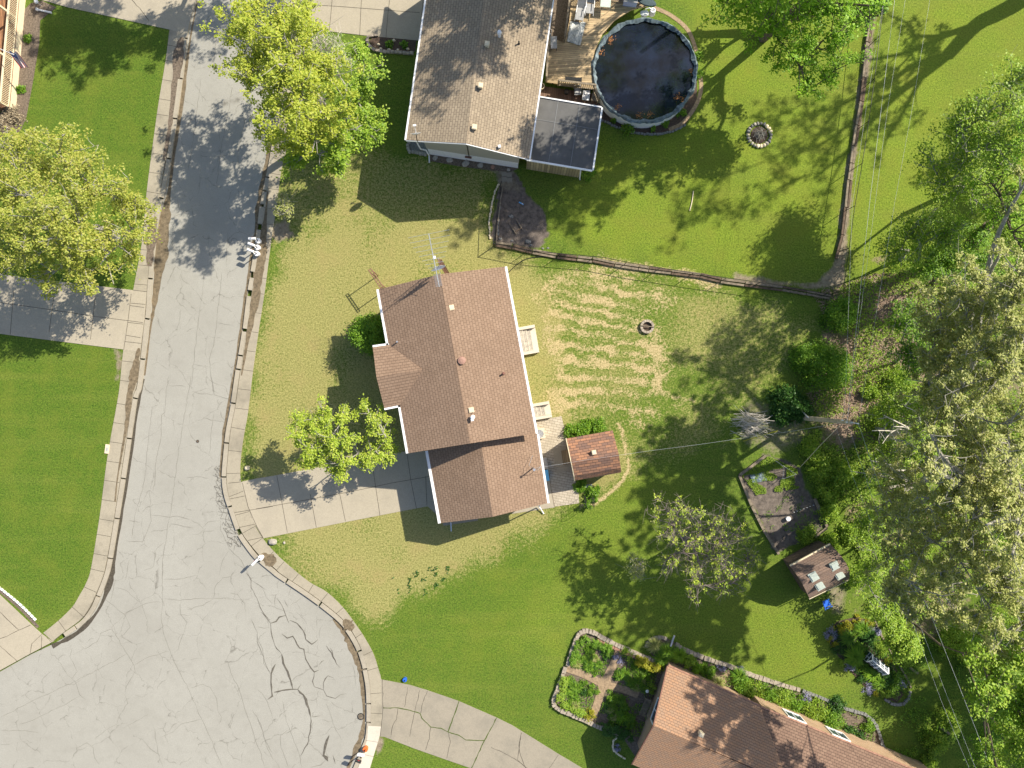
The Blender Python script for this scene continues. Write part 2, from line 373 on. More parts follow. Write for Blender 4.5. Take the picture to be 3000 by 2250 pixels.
M['lf_purple'] = leafmat('flower_purple', [(0.2, 0.22, 0.2), (0.34, 0.33, 0.5), (0.5, 0.48, 0.66)], 0.2)
M['lf_litter'] = leafmat('leaf_litter', [(0.14, 0.09, 0.06), (0.32, 0.22, 0.16), (0.45, 0.34, 0.26)], 0.05)
M['lf_dry'] = leafmat('dry_stems', [(0.25, 0.2, 0.13), (0.4, 0.33, 0.22)], 0.1)
# ---------------------------------------------------------------- ground
def vnoise(x, y, sc, seed):
    r = np.random.default_rng(seed).random((256, 256)); u = x * sc; v = y * sc
    i = np.floor(u).astype(int); j = np.floor(v).astype(int); fu = u - i; fv = v - j
    fu = fu * fu * (3 - 2 * fu); fv = fv * fv * (3 - 2 * fv)
    g = lambda a, b: r[a % 256, b % 256]
    return (g(i, j) * (1 - fu) + g(i + 1, j) * fu) * (1 - fv) + (g(i, j + 1) * (1 - fu) + g(i + 1, j + 1) * fu) * fv
def sdist(X, Y, poly):                     # positive inside, metres
    px = np.array([p[0] for p in poly]); py = np.array([p[1] for p in poly]); n = len(poly)
    d = np.full(X.shape, 1e9); ins = np.zeros(X.shape, bool)
    for i in range(n):
        ax, ay, bx, by = px[i], py[i], px[(i + 1) % n], py[(i + 1) % n]
        ex, ey = bx - ax, by - ay; t = np.clip(((X - ax) * ex + (Y - ay) * ey) / (ex * ex + ey * ey + 1e-9), 0, 1)
        d = np.minimum(d, np.hypot(X - ax - t * ex, Y - ay - t * ey))
        c = ((ay > Y) != (by > Y)); 
        with np.errstate(divide='ignore', invalid='ignore'): xi = (bx - ax) * (Y - ay) / (by - ay if by != ay else 1e-9) + ax
        ins ^= c & (X < xi)
    return np.where(ins, d, -d)
def mask(X, Y, pts, soft, wob=0.0, seed=1, sc=0.6):
    d = sdist(X, Y, [P(*p) for p in pts])
    if wob: d = d + (vnoise(X + 500, Y + 500, sc, seed) - 0.5) * 2 * wob + (vnoise(X + 500, Y + 500, sc * 3.1, seed + 1) - 0.5) * wob
    t = np.clip(d / soft * 0.5 + 0.5, 0, 1); return t * t * (3 - 2 * t)

ROAD_L = [(610, -260), (575, 0), (553, 85), (530, 270), (513, 390), (497, 490), (484, 560), (463, 658), (448, 803), (441, 911), (434, 966), (416, 1128), (401, 1176), (376, 1346), (349, 1519), (327, 1650), (316, 1693), (298, 1740), (278, 1786), (250, 1824), (217, 1849), (190, 1867), (155, 1887), (87, 1919), (0, 1968), (-220, 2080)]
ROAD_R = [(890, -260), (853, 0), (826, 200), (796, 427), (778, 520), (760, 610), (750, 700), (738, 780), (723, 865), (708, 984), (690, 1092), (676, 1190), (662, 1263), (655, 1330), (650, 1400), (656, 1450), (668, 1488), (681, 1527), (696, 1566), (720, 1603), (750, 1640), (796, 1679), (812, 1692), (887, 1742), (951, 1789), (1001, 1833), (1036, 1885), (1055, 1932), (1067, 1983), (1073, 2030), (1074, 2102), (1070, 2156), (1058, 2190), (1030, 2260), (985, 2350), (900, 2480)]
road_poly = ROAD_L[::-1] + ROAD_R + [(600, 2600), (-220, 2700)]
road_w = [P(*p, -0.10) for p in road_poly]
def ground():
    xs = np.concatenate([-np.geomspace(600, 46, 14)[:-1], np.arange(-46, 46.01, 0.23), np.geomspace(46, 600, 14)[1:]])
    ys = np.concatenate([-np.geomspace(600, 36, 14)[:-1], np.arange(-36, 36.01, 0.23), np.geomspace(36, 600, 14)[1:]])
    X, Y = np.meshgrid(xs, ys); nx, ny = len(xs), len(ys)
    nz = lambda sc, s: vnoise(X + 700, Y + 700, sc, s)
    dry = mask(X, Y, [(815, 690), (860, 560), (960, 600), (1040, 560), (1440, 560), (1450, 690), (1560, 760), (1640, 800), (1700, 1260), (1840, 1300), (1860, 1380), (1790, 1440), (1640, 1520), (1500, 1600), (1400, 1650), (1250, 1735), (1065, 1830), (980, 1740), (890, 1690), (790, 1600), (700, 1500), (700, 1300), (760, 900)], 2.2, .6, 3)
    dry *= 0.5 + 0.5 * nz(0.45, 5) ** .7
    dry *= 1 - 0.55 * mask(X, Y, [(820, 690), (850, 640), (1090, 655), (1120, 560), (1440, 555), (1440, 620), (1150, 650), (1000, 640), (900, 700)], 1.5, 0.8, 9)
    dry = np.maximum(dry, 0.55 * mask(X, Y, [(800, 470), (1120, 430), (1450, 500), (1450, 690), (1000, 700), (790, 700)], 1.5, 0.8, 9))
    back = mask(X, Y, [(1530, 800), (1700, 775), (2250, 880), (2420, 940), (2200, 1250), (1850, 1430), (1700, 1250), (1560, 1230)], 1.5, 0.8, 12)
    dry = np.maximum(dry, back * (0.25 + 0.35 * nz(0.35, 15)))
    st = mask(X, Y, [(1565, 830), (1640, 800), (1780, 775), (1960, 830), (1975, 1100), (1960, 1260), (1850, 1240), (1660, 1240), (1600, 1180), (1580, 1000)], 1.6, 1.0, 21)
    yy = (Y + 0.13 * X) + (nz(0.3, 31) - 0.5) * 0.8 + (nz(1.3, 32) - 0.5) * 0.5
    band = 0.5 + 0.5 * np.sin(yy * 2 * math.pi / 1.02)
    inside = mask(X, Y, [(1650, 830), (1850, 810), (1880, 1000), (1900, 1230), (1700, 1240), (1640, 1180)], 1.2, 0.6, 22)
    straw = st * np.clip(0.68 + (band - 0.6) * 1.15 * inside + (nz(1.6, 34) - 0.5) * 0.9, 0, 1) * (0.38 + 0.55 * nz(0.7, 33))
    straw = np.maximum(straw, 0.8 * mask(X, Y, [(1760, 750), (1860, 765), (2040, 790), (2140, 830), (2100, 850), (1900, 800), (1760, 790)], 0.6, 0.3, 23))
    strip_ = (0.8 * mask(X, Y, [(2390, 830), (2440, 780), (2465, 600), (2480, 480), (2510, 300), (2545, 0), (2575, 0), (2560, 130), (2530, 300), (2500, 500), (2490, 650), (2480, 800), (2470, 850), (2250, 840), (2150, 820), (2150, 800), (2300, 825)], 0.35, 0.15, 25, 1.2))
    ygr = mask(X, Y, [(1900, -300), (3300, -300), (3300, 700), (2550, 850), (2440, 800), (2200, 850), (1700, 740), (1620, 640), (1700, 520), (1700, 420), (1900, 400), (2050, 300), (2050, 100)], 2.0, 1.0, 41) * (0.6 + 0.4 * nz(0.5, 43))
    ygr = np.maximum(ygr, mask(X, Y, [(1500, 1650), (1900, 1400), (2300, 1650), (2420, 1850), (2500, 2000), (2300, 2000), (2000, 1880), (1700, 1840), (1400, 1980), (1300, 1900)], 2.0, 1.5, 44) * (0.2 + 0.45 * nz(0.3, 46)))
    dirt = mask(X, Y, [(1460, 520), (1500, 500), (1560, 590), (1600, 620), (1612, 690), (1580, 725), (1450, 712), (1440, 690), (1455, 600)], 0.25, 0.2, 51, 1.5)
    dirt = np.maximum(dirt, mask(X, Y, [(2165, 1390), (2250, 1330), (2340, 1370), (2420, 1545), (2290, 1615), (2262, 1610)], 0.25, 0.2, 53, 1.5) * 0.95)
    dirt = np.maximum(dirt, mask(X, Y, [(1900 - 330, 930), (1635, 940), (1640, 1050), (1580, 1060)], 0.4, 0.2, 54) * 0.3)
    litter = mask(X, Y, [(2440, 830), (2560, 800), (2800, 780), (3100, 700), (3200, 1900), (2700, 1900), (2560, 1800), (2480, 1500), (2440, 1350), (2330, 1200), (2380, 1000)], 1.2, 1.5, 61)
    litter *= 0.1 + 0.5 * nz(0.5, 63) + 0.45 * mask(X, Y, [(2380, 860), (2560, 800), (2740, 820), (2740, 1150), (2560, 1270), (2400, 1250), (2360, 1150), (2450, 1000)], 2, 1, 64)
    bare = mask(X, Y, [(2150, 1215), (2240, 1170), (2330, 1200), (2420, 1290), (2280, 1330), (2180, 1300)], 0.8, 0.6, 65) * 0.5
    bare = np.maximum(bare, strip_); bare = np.maximum(bare, 0.6 * mask(X, Y, [(2430, 1710), (2480, 1720), (2470, 1800), (2440, 1800)], 0.6, 0.4, 66))
    bare = np.maximum(bare, 0.9 * mask(X, Y, [(1105, 2165), (1122, 2158), (1118, 2200), (1096, 2232)], 0.25, 0.15, 67, 2))
    bare = np.maximum(bare, 0.8 * mask(X, Y, [(800, 655), (850, 650), (860, 690), (835, 705), (800, 700)], 0.4, 0.3, 68, 2))
    bare = np.maximum(bare, 0.7 * mask(X, Y, [(330, 1020), (362, 1028), (356, 1100), (335, 1140), (345, 1060)], 0.3, 0.2, 69, 2))
    bare = np.maximum(bare, 0.7 * mask(X, Y, [(1440, 480), (1500, 480), (1530, 560), (1470, 560)], 0.4, 0.2, 70, 2))
    # the brown bed line round the small shed
    def line(pts, w, seed):
        d = np.full(X.shape, 1e9); pts = [P(*p) for p in pts]
        for a, b in zip(pts, pts[1:]):
            ex, ey = b.x - a.x, b.y - a.y; t = np.clip(((X - a.x) * ex + (Y - a.y) * ey) / (ex * ex + ey * ey), 0, 1)
            d = np.minimum(d, np.hypot(X - a.x - t * ex, Y - a.y - t * ey))
        return np.clip(1 - d / w, 0, 1)
    straw = np.maximum(straw, 0.9 * line([(1810, 1240), (1822, 1262), (1836, 1330), (1843, 1375), (1818, 1415), (1780, 1450), (1745, 1475), (1700, 1482)], 0.28, 3))
    straw = np.maximum(straw, 0.6 * line([(1900, 1145), (1960, 1160), (2030, 1175)], 0.35, 3))
    dark = mask(X, Y, [(2660, 1830), (2850, 1750), (2900, 2000), (3000, 2300), (2700, 2300), (2660, 2050)], 1.5, 0.8, 71) * 0.8  # tree shade on the lower right lawn, painted as darker grass
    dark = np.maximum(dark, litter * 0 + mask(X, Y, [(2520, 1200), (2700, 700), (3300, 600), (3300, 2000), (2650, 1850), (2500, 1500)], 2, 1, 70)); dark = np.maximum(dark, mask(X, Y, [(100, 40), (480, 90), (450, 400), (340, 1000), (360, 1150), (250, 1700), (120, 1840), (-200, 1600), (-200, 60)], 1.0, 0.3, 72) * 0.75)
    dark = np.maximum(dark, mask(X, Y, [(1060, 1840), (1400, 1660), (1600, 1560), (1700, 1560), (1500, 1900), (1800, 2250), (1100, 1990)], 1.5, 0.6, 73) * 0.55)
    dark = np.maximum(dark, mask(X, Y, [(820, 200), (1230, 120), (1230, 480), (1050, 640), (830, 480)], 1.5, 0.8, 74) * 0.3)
    Zg = np.zeros(X.shape)
    rd = sdist(X, Y, road_w); Zg = np.where(rd > -0.45, -0.3, Zg)
    V = np.stack([X, Y, Zg], -1).reshape(-1, 3)
    i = np.arange(nx * ny).reshape(ny, nx)
    Fq = np.stack([i[:-1, :-1], i[:-1, 1:], i[1:, 1:], i[1:, :-1]], -1).reshape(-1, 4)
    m, N, L, B = new_mat('lawn_grass')
    A1 = N.new('ShaderNodeAttribute'); A1.attribute_name = 'cover'; A2 = N.new('ShaderNodeAttribute'); A2.attribute_name = 'cover2'
    s1 = N.new('ShaderNodeSeparateColor'); L.new(A1.outputs['Color'], s1.inputs[0]); s2 = N.new('ShaderNodeSeparateColor'); L.new(A2.outputs['Color'], s2.inputs[0])
    n1 = noise(N, L, 0.45, 5, 0.6); n2 = noise(N, L, 2.6, 5, 0.7); n3 = noise(N, L, 8.0, 5, 0.9); n4 = noise(N, L, 4.0, 4, 0.75)
    def patchy(fac, n, k=0.9):              # break a cover fraction up into tufts
        t = math_n(N, L, 'ADD', fac, math_n(N, L, 'MULTIPLY', math_n(N, L, 'SUBTRACT', n, 0.5), k))
        return ramp(N, L, t, 0.3, 0.7)
    g = mixc(N, L, ramp(N, L, n3, 0.4, 0.6), (0.034, 0.075, 0.009), (0.155, 0.235, 0.028))
    g = mixc(N, L, ramp(N, L, n2, 0.4, 0.75, 0, 0.5), g, (0.15, 0.17, 0.035))
    yg = mixc(N, L, ramp(N, L, n3, 0.4, 0.6), (0.082, 0.135, 0.012), (0.235, 0.305, 0.032))
    yg = mixc(N, L, ramp(N, L, n1, 0.4, 0.7, 0, 0.5), yg, (0.2, 0.2, 0.03))
    g = mixc(N, L, s1.outputs[2], g, yg)
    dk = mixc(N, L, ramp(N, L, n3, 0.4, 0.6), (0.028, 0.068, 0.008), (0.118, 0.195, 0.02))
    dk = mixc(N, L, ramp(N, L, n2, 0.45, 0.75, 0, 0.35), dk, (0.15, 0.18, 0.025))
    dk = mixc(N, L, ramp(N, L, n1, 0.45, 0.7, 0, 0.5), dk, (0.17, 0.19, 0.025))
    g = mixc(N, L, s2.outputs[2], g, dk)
    gc = N.new('ShaderNodeTexCoord'); gm = N.new('ShaderNodeMapping'); gm.inputs['Rotation'].default_value = (0, 0, math.radians(-27)); gm.inputs['Scale'].default_value = (.07, .9, 1); L.new(gc.outputs['Object'], gm.inputs[0])
    n5 = noise(N, L, 1.0, 4, .6, gm.outputs[0]); g = mixc(N, L, ramp(N, L, n5, .5, .68, 0, .3), g, mixc(N, L, ramp(N, L, n3, .38, .62), (.09, .12, .02), (.24, .27, .05)))
    dr = mixc(N, L, ramp(N, L, n3, 0.37, 0.63), (0.12, 0.125, 0.03), (0.4, 0.37, 0.14))
    dr = mixc(N, L, ramp(N, L, n1, 0.5, 0.75, 0, 0.5), dr, (0.33, 0.25, 0.11))
    g = mixc(N, L, patchy(s1.outputs[0], n4, 1.5), g, dr)
    sw = mixc(N, L, ramp(N, L, n3, 0.36, 0.6), (0.16, 0.14, 0.045), (0.58, 0.46, 0.25))
    g = mixc(N, L, patchy(s1.outputs[1], n4, 1.6), g, sw)
    di = mixc(N, L, ramp(N, L, n2, 0.3, 0.75), (0.07, 0.06, 0.052), (0.25, 0.205, 0.17))
    g = mixc(N, L, patchy(A1.outputs['Alpha'], n4, 0.5), g, di)
    li = mixc(N, L, ramp(N, L, n3, 0.3, 0.7), (0.09, 0.06, 0.045), (0.42, 0.31, 0.23))
    g = mixc(N, L, patchy(s2.outputs[0], n2, 1.4), g, li)
    ba = mixc(N, L, ramp(N, L, n2, 0.3, 0.7), (0.16, 0.125, 0.085), (0.33, 0.28, 0.2))
    g = mixc(N, L, patchy(s2.outputs[1], n4, 0.9), g, ba)
    L.new(g, B.inputs['Base Color']); B.inputs['Roughness'].default_value = 0.9; B.inputs['Specular IOR Level'].default_value = 0.15
    hh = math_n(N, L, 'ADD', n3, math_n(N, L, 'MULTIPLY', n4, 0.3)); bump(N, L, B, hh, 0.7, 0.045)
    o = npmesh('lawn', V, Fq, m)
    me = o.data
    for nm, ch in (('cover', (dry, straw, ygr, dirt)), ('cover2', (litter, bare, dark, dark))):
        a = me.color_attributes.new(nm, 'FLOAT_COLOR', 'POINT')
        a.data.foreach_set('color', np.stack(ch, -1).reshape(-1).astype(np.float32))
    tag(o, kind='structure')
ground()
struct('road', MB().prism(road_w, -0.35, -0.10), M['road'])
ZR = -0.096; ZC = 0.03
# kerbs: blocks with gaps
def kerb(line, w, off, gaps, name='kerb', z1=0.04, dropped=()):
    L = resample(smooth_line(xy(line), 5), 0.12); mb = MB(); i = 0
    while i < len(L) - 6:
        n = random.choice([9, 12, 16, 22, 26]) if gaps else 26
        seg = L[i:i + n]
        if len(seg) < 4: break
        j = random.uniform(-0.03, 0.03) if gaps else 0
        lft = []; rgt = []
        for k, p in enumerate(seg):
            d = (L[min(i + k + 1, len(L) - 1)] - L[max(i + k - 1, 0)]).normalized(); nn = Vector((-d.y, d.x, 0))
            lft.append(p + nn * (off + w / 2 + j)); rgt.append(p + nn * (off - w / 2 + j))
        mb.prism(lft + rgt[::-1], -0.3, z1 + random.uniform(-0.015, 0.015))
        i += n - 1 + (random.choice([1, 1, 1, 2, 4]) if gaps else 1)
        if not gaps: i += 0
    return struct(name, mb, M['kerb'])
kerb(ROAD_L[1:22], 0.33, -0.17, False); kerb(ROAD_R[4:17], 0.33, 0.17, True); kerb(ROAD_R[16:34], 0.33, 0.17, True)
kerb(ROAD_R[:5], 0.33, 0.17, False)
# gutter dirt lying along the kerbs on the road
def strip(name, pts, ws, z, mat, amp=0.0, n=5):
    L = smooth_line(xy(pts), n); W_ = []
    for i in range(len(L)):
        t = i / (len(L) - 1) * (len(ws) - 1); a = int(t); b = min(a + 1, len(ws) - 1); W_.append(max(0.02, (ws[a] * (1 - (t - a)) + ws[b] * (t - a)) * (1 + random.uniform(-amp, amp))))
    return struct(name, MB().ribbon(L, W_, z), mat)
strip('gutter_dirt', [(577, 0), (556, 110), (537, 250), (520, 370), (505, 470), (494, 560), (480, 640), (472, 720), (462, 800), (449, 900), (439, 960), (422, 1100)], [0.1, 0.12, 0.3, 0.3, 0.25, 0.3, 0.9, 1.1, 0.8, 0.3, 0.15, 0.1], ZR, M['gutterdirt'], 0.25)
strip('gutter_dirt', [(420, 1110), (404, 1180), (378, 1350), (352, 1520), (330, 1650), (318, 1710), (285, 1790), (225, 1855), (150, 1895)], [0.15, 0.2, 0.22, 0.25, 0.35, 0.4, 0.25, 0.3, 0.3], ZR, M['joint'], 0.4)
strip('gutter_dirt', [(790, 420), (772, 520), (756, 610), (746, 700), (733, 780), (718, 865), (702, 984), (684, 1095), (656, 1263), (645, 1400)], [0.3, 0.35, 0.4, 0.3, 0.3, 0.2, 0.2, 0.2, 0.25, 0.2], ZR, M['gutterdirt'], 0.4)
strip('gutter_dirt', [(975, 1815), (1005, 1850), (1027, 1890), (1046, 1935), (1058, 1980), (1064, 2040)], [0.1, 0.5, 0.6, 0.5, 0.4, 0.3], ZR, M['gutterdirt'], 0.4)
strip('gutter_dirt', [(1064, 2040), (1066, 2100), (1060, 2150), (1042, 2200), (1010, 2270)], [0.3, 0.15, 0.3, 0.4, 0.2], ZR, M['gutterdirt'], 0.4)
# sidewalks
WL_out = [(497, 87), (485, 181), (467, 289), (454, 380), (430, 564), (418, 700), (391, 850), (362, 1024), (349, 1147), (325, 1281), (311, 1368), (293, 1509), (268, 1661), (253, 1708), (231, 1748), (213, 1777), (174, 1816), (123, 1857)]
WL_in = [(546, 90), (536, 145), (514, 275), (497, 390), (481, 490), (468, 570), (448, 658), (434, 803), (425, 911), (419, 966), (400, 1128), (386, 1176), (361, 1346), (334, 1519), (311, 1650), (300, 1693), (283, 1735), (262, 1780), (240, 1812), (208, 1837), (182, 1856), (155, 1878)]
WR_in = [(865, 0), (838, 200), (808, 427), (790, 520), (772, 610), (764, 700), (751, 780), (737, 865), (721, 984), (704, 1092), (690, 1190), (676, 1263), (669, 1330), (664, 1400), (670, 1450), (682, 1488), (695, 1525), (710, 1562), (733, 1594), (762, 1628), (806, 1665), (822, 1680), (896, 1729), (960, 1776), (1012, 1822), (1048, 1878), (1068, 1928), (1080, 1980), (1086, 2030), (1087, 2102), (1082, 2158), (1070, 2195), (1042, 2265), (990, 2370)]
WR_out = [(905, -10), (875, 200), (848, 400), (824, 500), (812, 600), (799, 677), (787, 767), (778, 839), (767, 912), (756, 984), (741, 1092), (727, 1208), (714, 1281), (705, 1353), (706, 1411), (723, 1462), (741, 1527), (770, 1577), (808, 1621), (845, 1655), (905, 1704), (956, 1733), (1003, 1777), (1039, 1824), (1068, 1867), (1094, 1914), (1108, 1957), (1117, 1990), (1122, 2048), (1122, 2077), (1119, 2120), (1113, 2156), (1097, 2207), (1080, 2260), (1040, 2370)]
def band(name, a, b, z, mat, jname, step=1.55):
    A = resample(smooth_line(xy(a), 4), 0.3); n = len(A); Bq = smooth_line(xy(b), 4)
    Lb = [0]
    for p, q in zip(Bq, Bq[1:]): Lb.append(Lb[-1] + (q - p).length)
    Bs = []
    for i in range(n):
        p = A[i]; best = min(range(len(Bq) - 1), key=lambda k: (p - Bq[k].lerp(Bq[k + 1], max(0, min(1, (p - Bq[k]).dot(Bq[k + 1] - Bq[k]) / max(1e-6, (Bq[k + 1] - Bq[k]).length_squared))))).length)
        e = Bq[best + 1] - Bq[best]; t = max(0, min(1, (p - Bq[best]).dot(e) / max(1e-6, e.length_squared))); Bs.append(Bq[best] + e * t)
    mb = MB(); vs = [(p.x, p.y, z) for p in A] + [(p.x, p.y, z) for p in Bs] + [(p.x, p.y, -0.3) for p in A] + [(p.x, p.y, -0.3) for p in Bs]
    fs = []
    for i in range(n - 1): fs += [[i, i + 1, n + i + 1, n + i], [2 * n + i, 2 * n + i + 1, i + 1, i], [n + i, n + i + 1, 3 * n + i + 1, 3 * n + i]]
    mb.add(vs, fs); struct(name, mb, mat)
    jm = MB(); i = 4
    while i < n - 2:
        w = 0.03; jm.ribbon([A[i], Bs[i]], w, z + 0.004); i += random.choice([4, 5, 5, 5, 6])
    struct(jname, jm, M['joint'])
band('sidewalk', WL_out, WL_in, ZC, M['walk'], 'sidewalk_joints')
band('sidewalk', WR_in, WR_out, ZC, M['walk'], 'sidewalk_joints')
# earth showing between kerb and walk
strip('kerb_soil', [(535, 110), (525, 150), (515, 250), (503, 330), (497, 380), (487, 430), (480, 470)], [0.2, 0.75, 0.6, 0.35, 0.3, 0.25, 0.15], ZC + 0.008, M['soil'], 0.2)
strip('kerb_soil', [(452, 640), (444, 700), (438, 780)], [0.5, 0.8, 0.3], ZC + 0.008, M['soil'], 0.2)
strip('kerb_soil', [(408, 1020), (400, 1060), (392, 1110), (380, 1160), (372, 1240), (362, 1300), (345, 1400), (338, 1470)], [0.2, 0.45, 0.75, 0.5, 0.3, 0.2, 0.1, 0.15], ZC + 0.008, M['gutterdirt'], 0.25)
strip('kerb_soil', [(785, 560), (778, 640), (770, 700), (765, 740), (757, 800), (750, 870), (738, 930), (725, 1000), (708, 1100)], [0.1, 0.2, 0.6, 0.9, 0.7, 0.6, 0.5, 0.3, 0.1], ZC + 0.008, M['gutterdirt'], 0.2)
strip('kerb_soil', [(765, 1625), (790, 1640), (805, 1652)], [0.3, 1.0, 0.5], ZC + 0.008, M['gutterdirt'], 0.2)
strip('kerb_soil', [(1008, 1815), (1020, 1830), (1036, 1842)], [0.2, 0.9, 0.4], ZC + 0.009, M['gutterdirt'], 0.2)
# driveways
def drive(pts, mat, name='driveway', z=ZC + 0.004): return sheet(name, xy(pts), -0.2, z, mat)
def joints(lines, w=0.03, z=ZC + 0.012, mat='joint', name='driveway_joints', amp=0.0):
    mb = MB()
    for l in lines:
        q = [P(*p) for p in l]
        if amp: q = [Vector((v.x, v.y, 0)) for v in jitter_line(q, 0.25, amp)]
        mb.ribbon(q, [w * random.uniform(0.6, 1.5) for _ in q] if amp else w, z)
    struct(name, mb, M[mat])
drive([(123, 0), (200, 22), (497, 87), (545, 100), (560, 30), (590, -150), (100, -150)], M['drive'])
drive([(-120, 790), (391, 850), (430, 856), (424, 930), (415, 1000), (409, 1030), (363, 1024), (0, 978), (-120, 962)], M['drive'])
drive([(-150, 1630), (0, 1742), (90, 1827), (123, 1857), (155, 1880), (87, 1916), (0, 1964), (-150, 2035)], M['drive'])
drive([(703, 1412), (750, 1402), (800, 1394), (1032, 1350), (1255, 1310), (1330, 1500), (1282, 1509), (1253, 1483), (1184, 1496), (1014, 1529), (771, 1577), (741, 1527), (722, 1462)], M['drive'])
drive([(1116, 1990), (1200, 2006), (1253, 2022), (1343, 2053), (1455, 2102), (1500, 2124), (1637, 2209), (1706, 2250), (1950, 2400), (1700, 2500), (1500, 2320), (1379, 2250), (1307, 2225), (1213, 2192), (1126, 2158), (1113, 2157), (1120, 2100)], M['oldconc'])
drive([(867, 0), (868, -200), (1260, -200), (1250, 0), (1232, 120), (1224, 119), (1075, 105), (963, 92), (875, 72), (850, 70), (860, 20)], M['drive'])
joints([Z(0, 550, [(0, 930), (430, 990), (750, 1040), (1160, 1092)]), Z(0, 550, [(115, 830), (85, 1190)]), Z(0, 550, [(445, 830), (400, 1170)]), Z(0, 550, [(785, 780), (735, 1230)]), Z(0, 550, [(1065, 860), (1040, 1070), (1005, 1310)]), Z(0, 550, [(1055, 955), (1170, 970)]), Z(0, 550, [(1025, 1195), (1140, 1215)]), Z(0, 550, [(1080, 830), (1190, 842)])])
joints([Z(750, 1100, [(0, 1080), (450, 1000), (820, 930), (1100, 870), (1420, 815)]), Z(750, 1100, [(170, 810), (215, 1050), (255, 1270)]), Z(750, 1100, [(440, 960), (490, 1230)]), Z(750, 1100, [(680, 960), (725, 1180)]), Z(750, 1100, [(940, 700), (970, 900), (1005, 1135)]), Z(750, 1100, [(1225, 640), (1255, 850), (1300, 1075)]), Z(750, 1100, [(1375, 815), (1385, 1050)]), Z(750, 1100, [(0, 1210), (60, 1315)]),
        Z(0, 1100, [(1965, 870), (2010, 1060), (2080, 1220), (2130, 1310)]), Z(0, 1100, [(1850, 872), (1965, 860)]), Z(0, 1100, [(1860, 1000), (1985, 975)]), Z(0, 1100, [(1900, 1110), (2212, 1060)]), Z(0, 1100, [(1940, 1230), (2060, 1205)]), Z(0, 1100, [(2010, 1335), (2130, 1310)])])
joints([Z(0, 1650, [(0, 610), (60, 590), (155, 540), (250, 500)]), Z(0, 1650, [(0, 390), (80, 470), (155, 540)]), Z(0, 1650, [(0, 665), (140, 790)]), Z(0, 1650, [(345, 570), (260, 650), (245, 745)]), Z(0, 1650, [(340, 590), (340, 700)]), Z(0, 1650, [(380, 600), (430, 650)])], 0.03, amp=0.02)
joints([[(837, 10), (1000, 20), (1230, 38)], [(1062, -30), (1058, 20), (1054, 105)], [(975, -20), (970, 40), (965, 90)], [(896, -20), (893, 35), (892, 74)], [(1145, -20), (1138, 28), (1131, 110)], [(1240, 0), (1229, 118)]])
joints([Z(0, 0, [(1070, 0), (1150, 90), (1210, 170)])], 0.03, amp=0.03)
joints([Z(750, 1650, [(1030, 1170), (1150, 1170), (1250, 1190), (1330, 1215), (1345, 1255), (1415, 1325), (1500, 1335), (1555, 1365), (1640, 1390), (1700, 1430), (1850, 1435)]), Z(750, 1650, [(1645, 1115), (1605, 1230), (1555, 1365)]), Z(750, 1650, [(1950, 1250), (1850, 1435), (1745, 1659)])], 0.06, mat='weed', amp=0.02)
joints([Z(750, 1650, [(1330, 1020), (1290, 1180), (1245, 1400)]), Z(750, 1650, [(1390, 1030), (1350, 1130), (1335, 1210)]), Z(750, 1650, [(1230, 1000), (1205, 1160)]), Z(750, 1650, [(1150, 1175), (1140, 1260), (1110, 1310), (1095, 1390)]), Z(750, 1650, [(1415, 1330), (1405, 1420), (1375, 1510)]), Z(750, 1650, [(1560, 1370), (1575, 1440), (1545, 1580)]), Z(750, 1650, [(2150, 1370), (2130, 1480), (2145, 1560), (2185, 1659)]), Z(750, 1650, [(1905, 1490), (2000, 1530), (2120, 1600), (2200, 1659)]), Z(1500, 1650, [(75, 1370), (60, 1480), (45, 1590), (110, 1650)]), Z(1500, 1650, [(375, 1550), (300, 1659)]), Z(750, 1650, [(1025, 940), (1030, 1170), (1010, 1400)])], 0.025, amp=0.03)
sheet('sidewalk_patch', xy([(1079, 2126), (1117, 2128), (1112, 2157), (1097, 2207), (1075, 2280), (1040, 2280), (1064, 2205), (1076, 2165)]), 0.0, ZC + 0.007, M['whiteconc'])
joints([[(1072, 2168), (1108, 2174)], [(1058, 2208), (1096, 2216)]], 0.02, z=ZC + 0.012, name='sidewalk_joints')
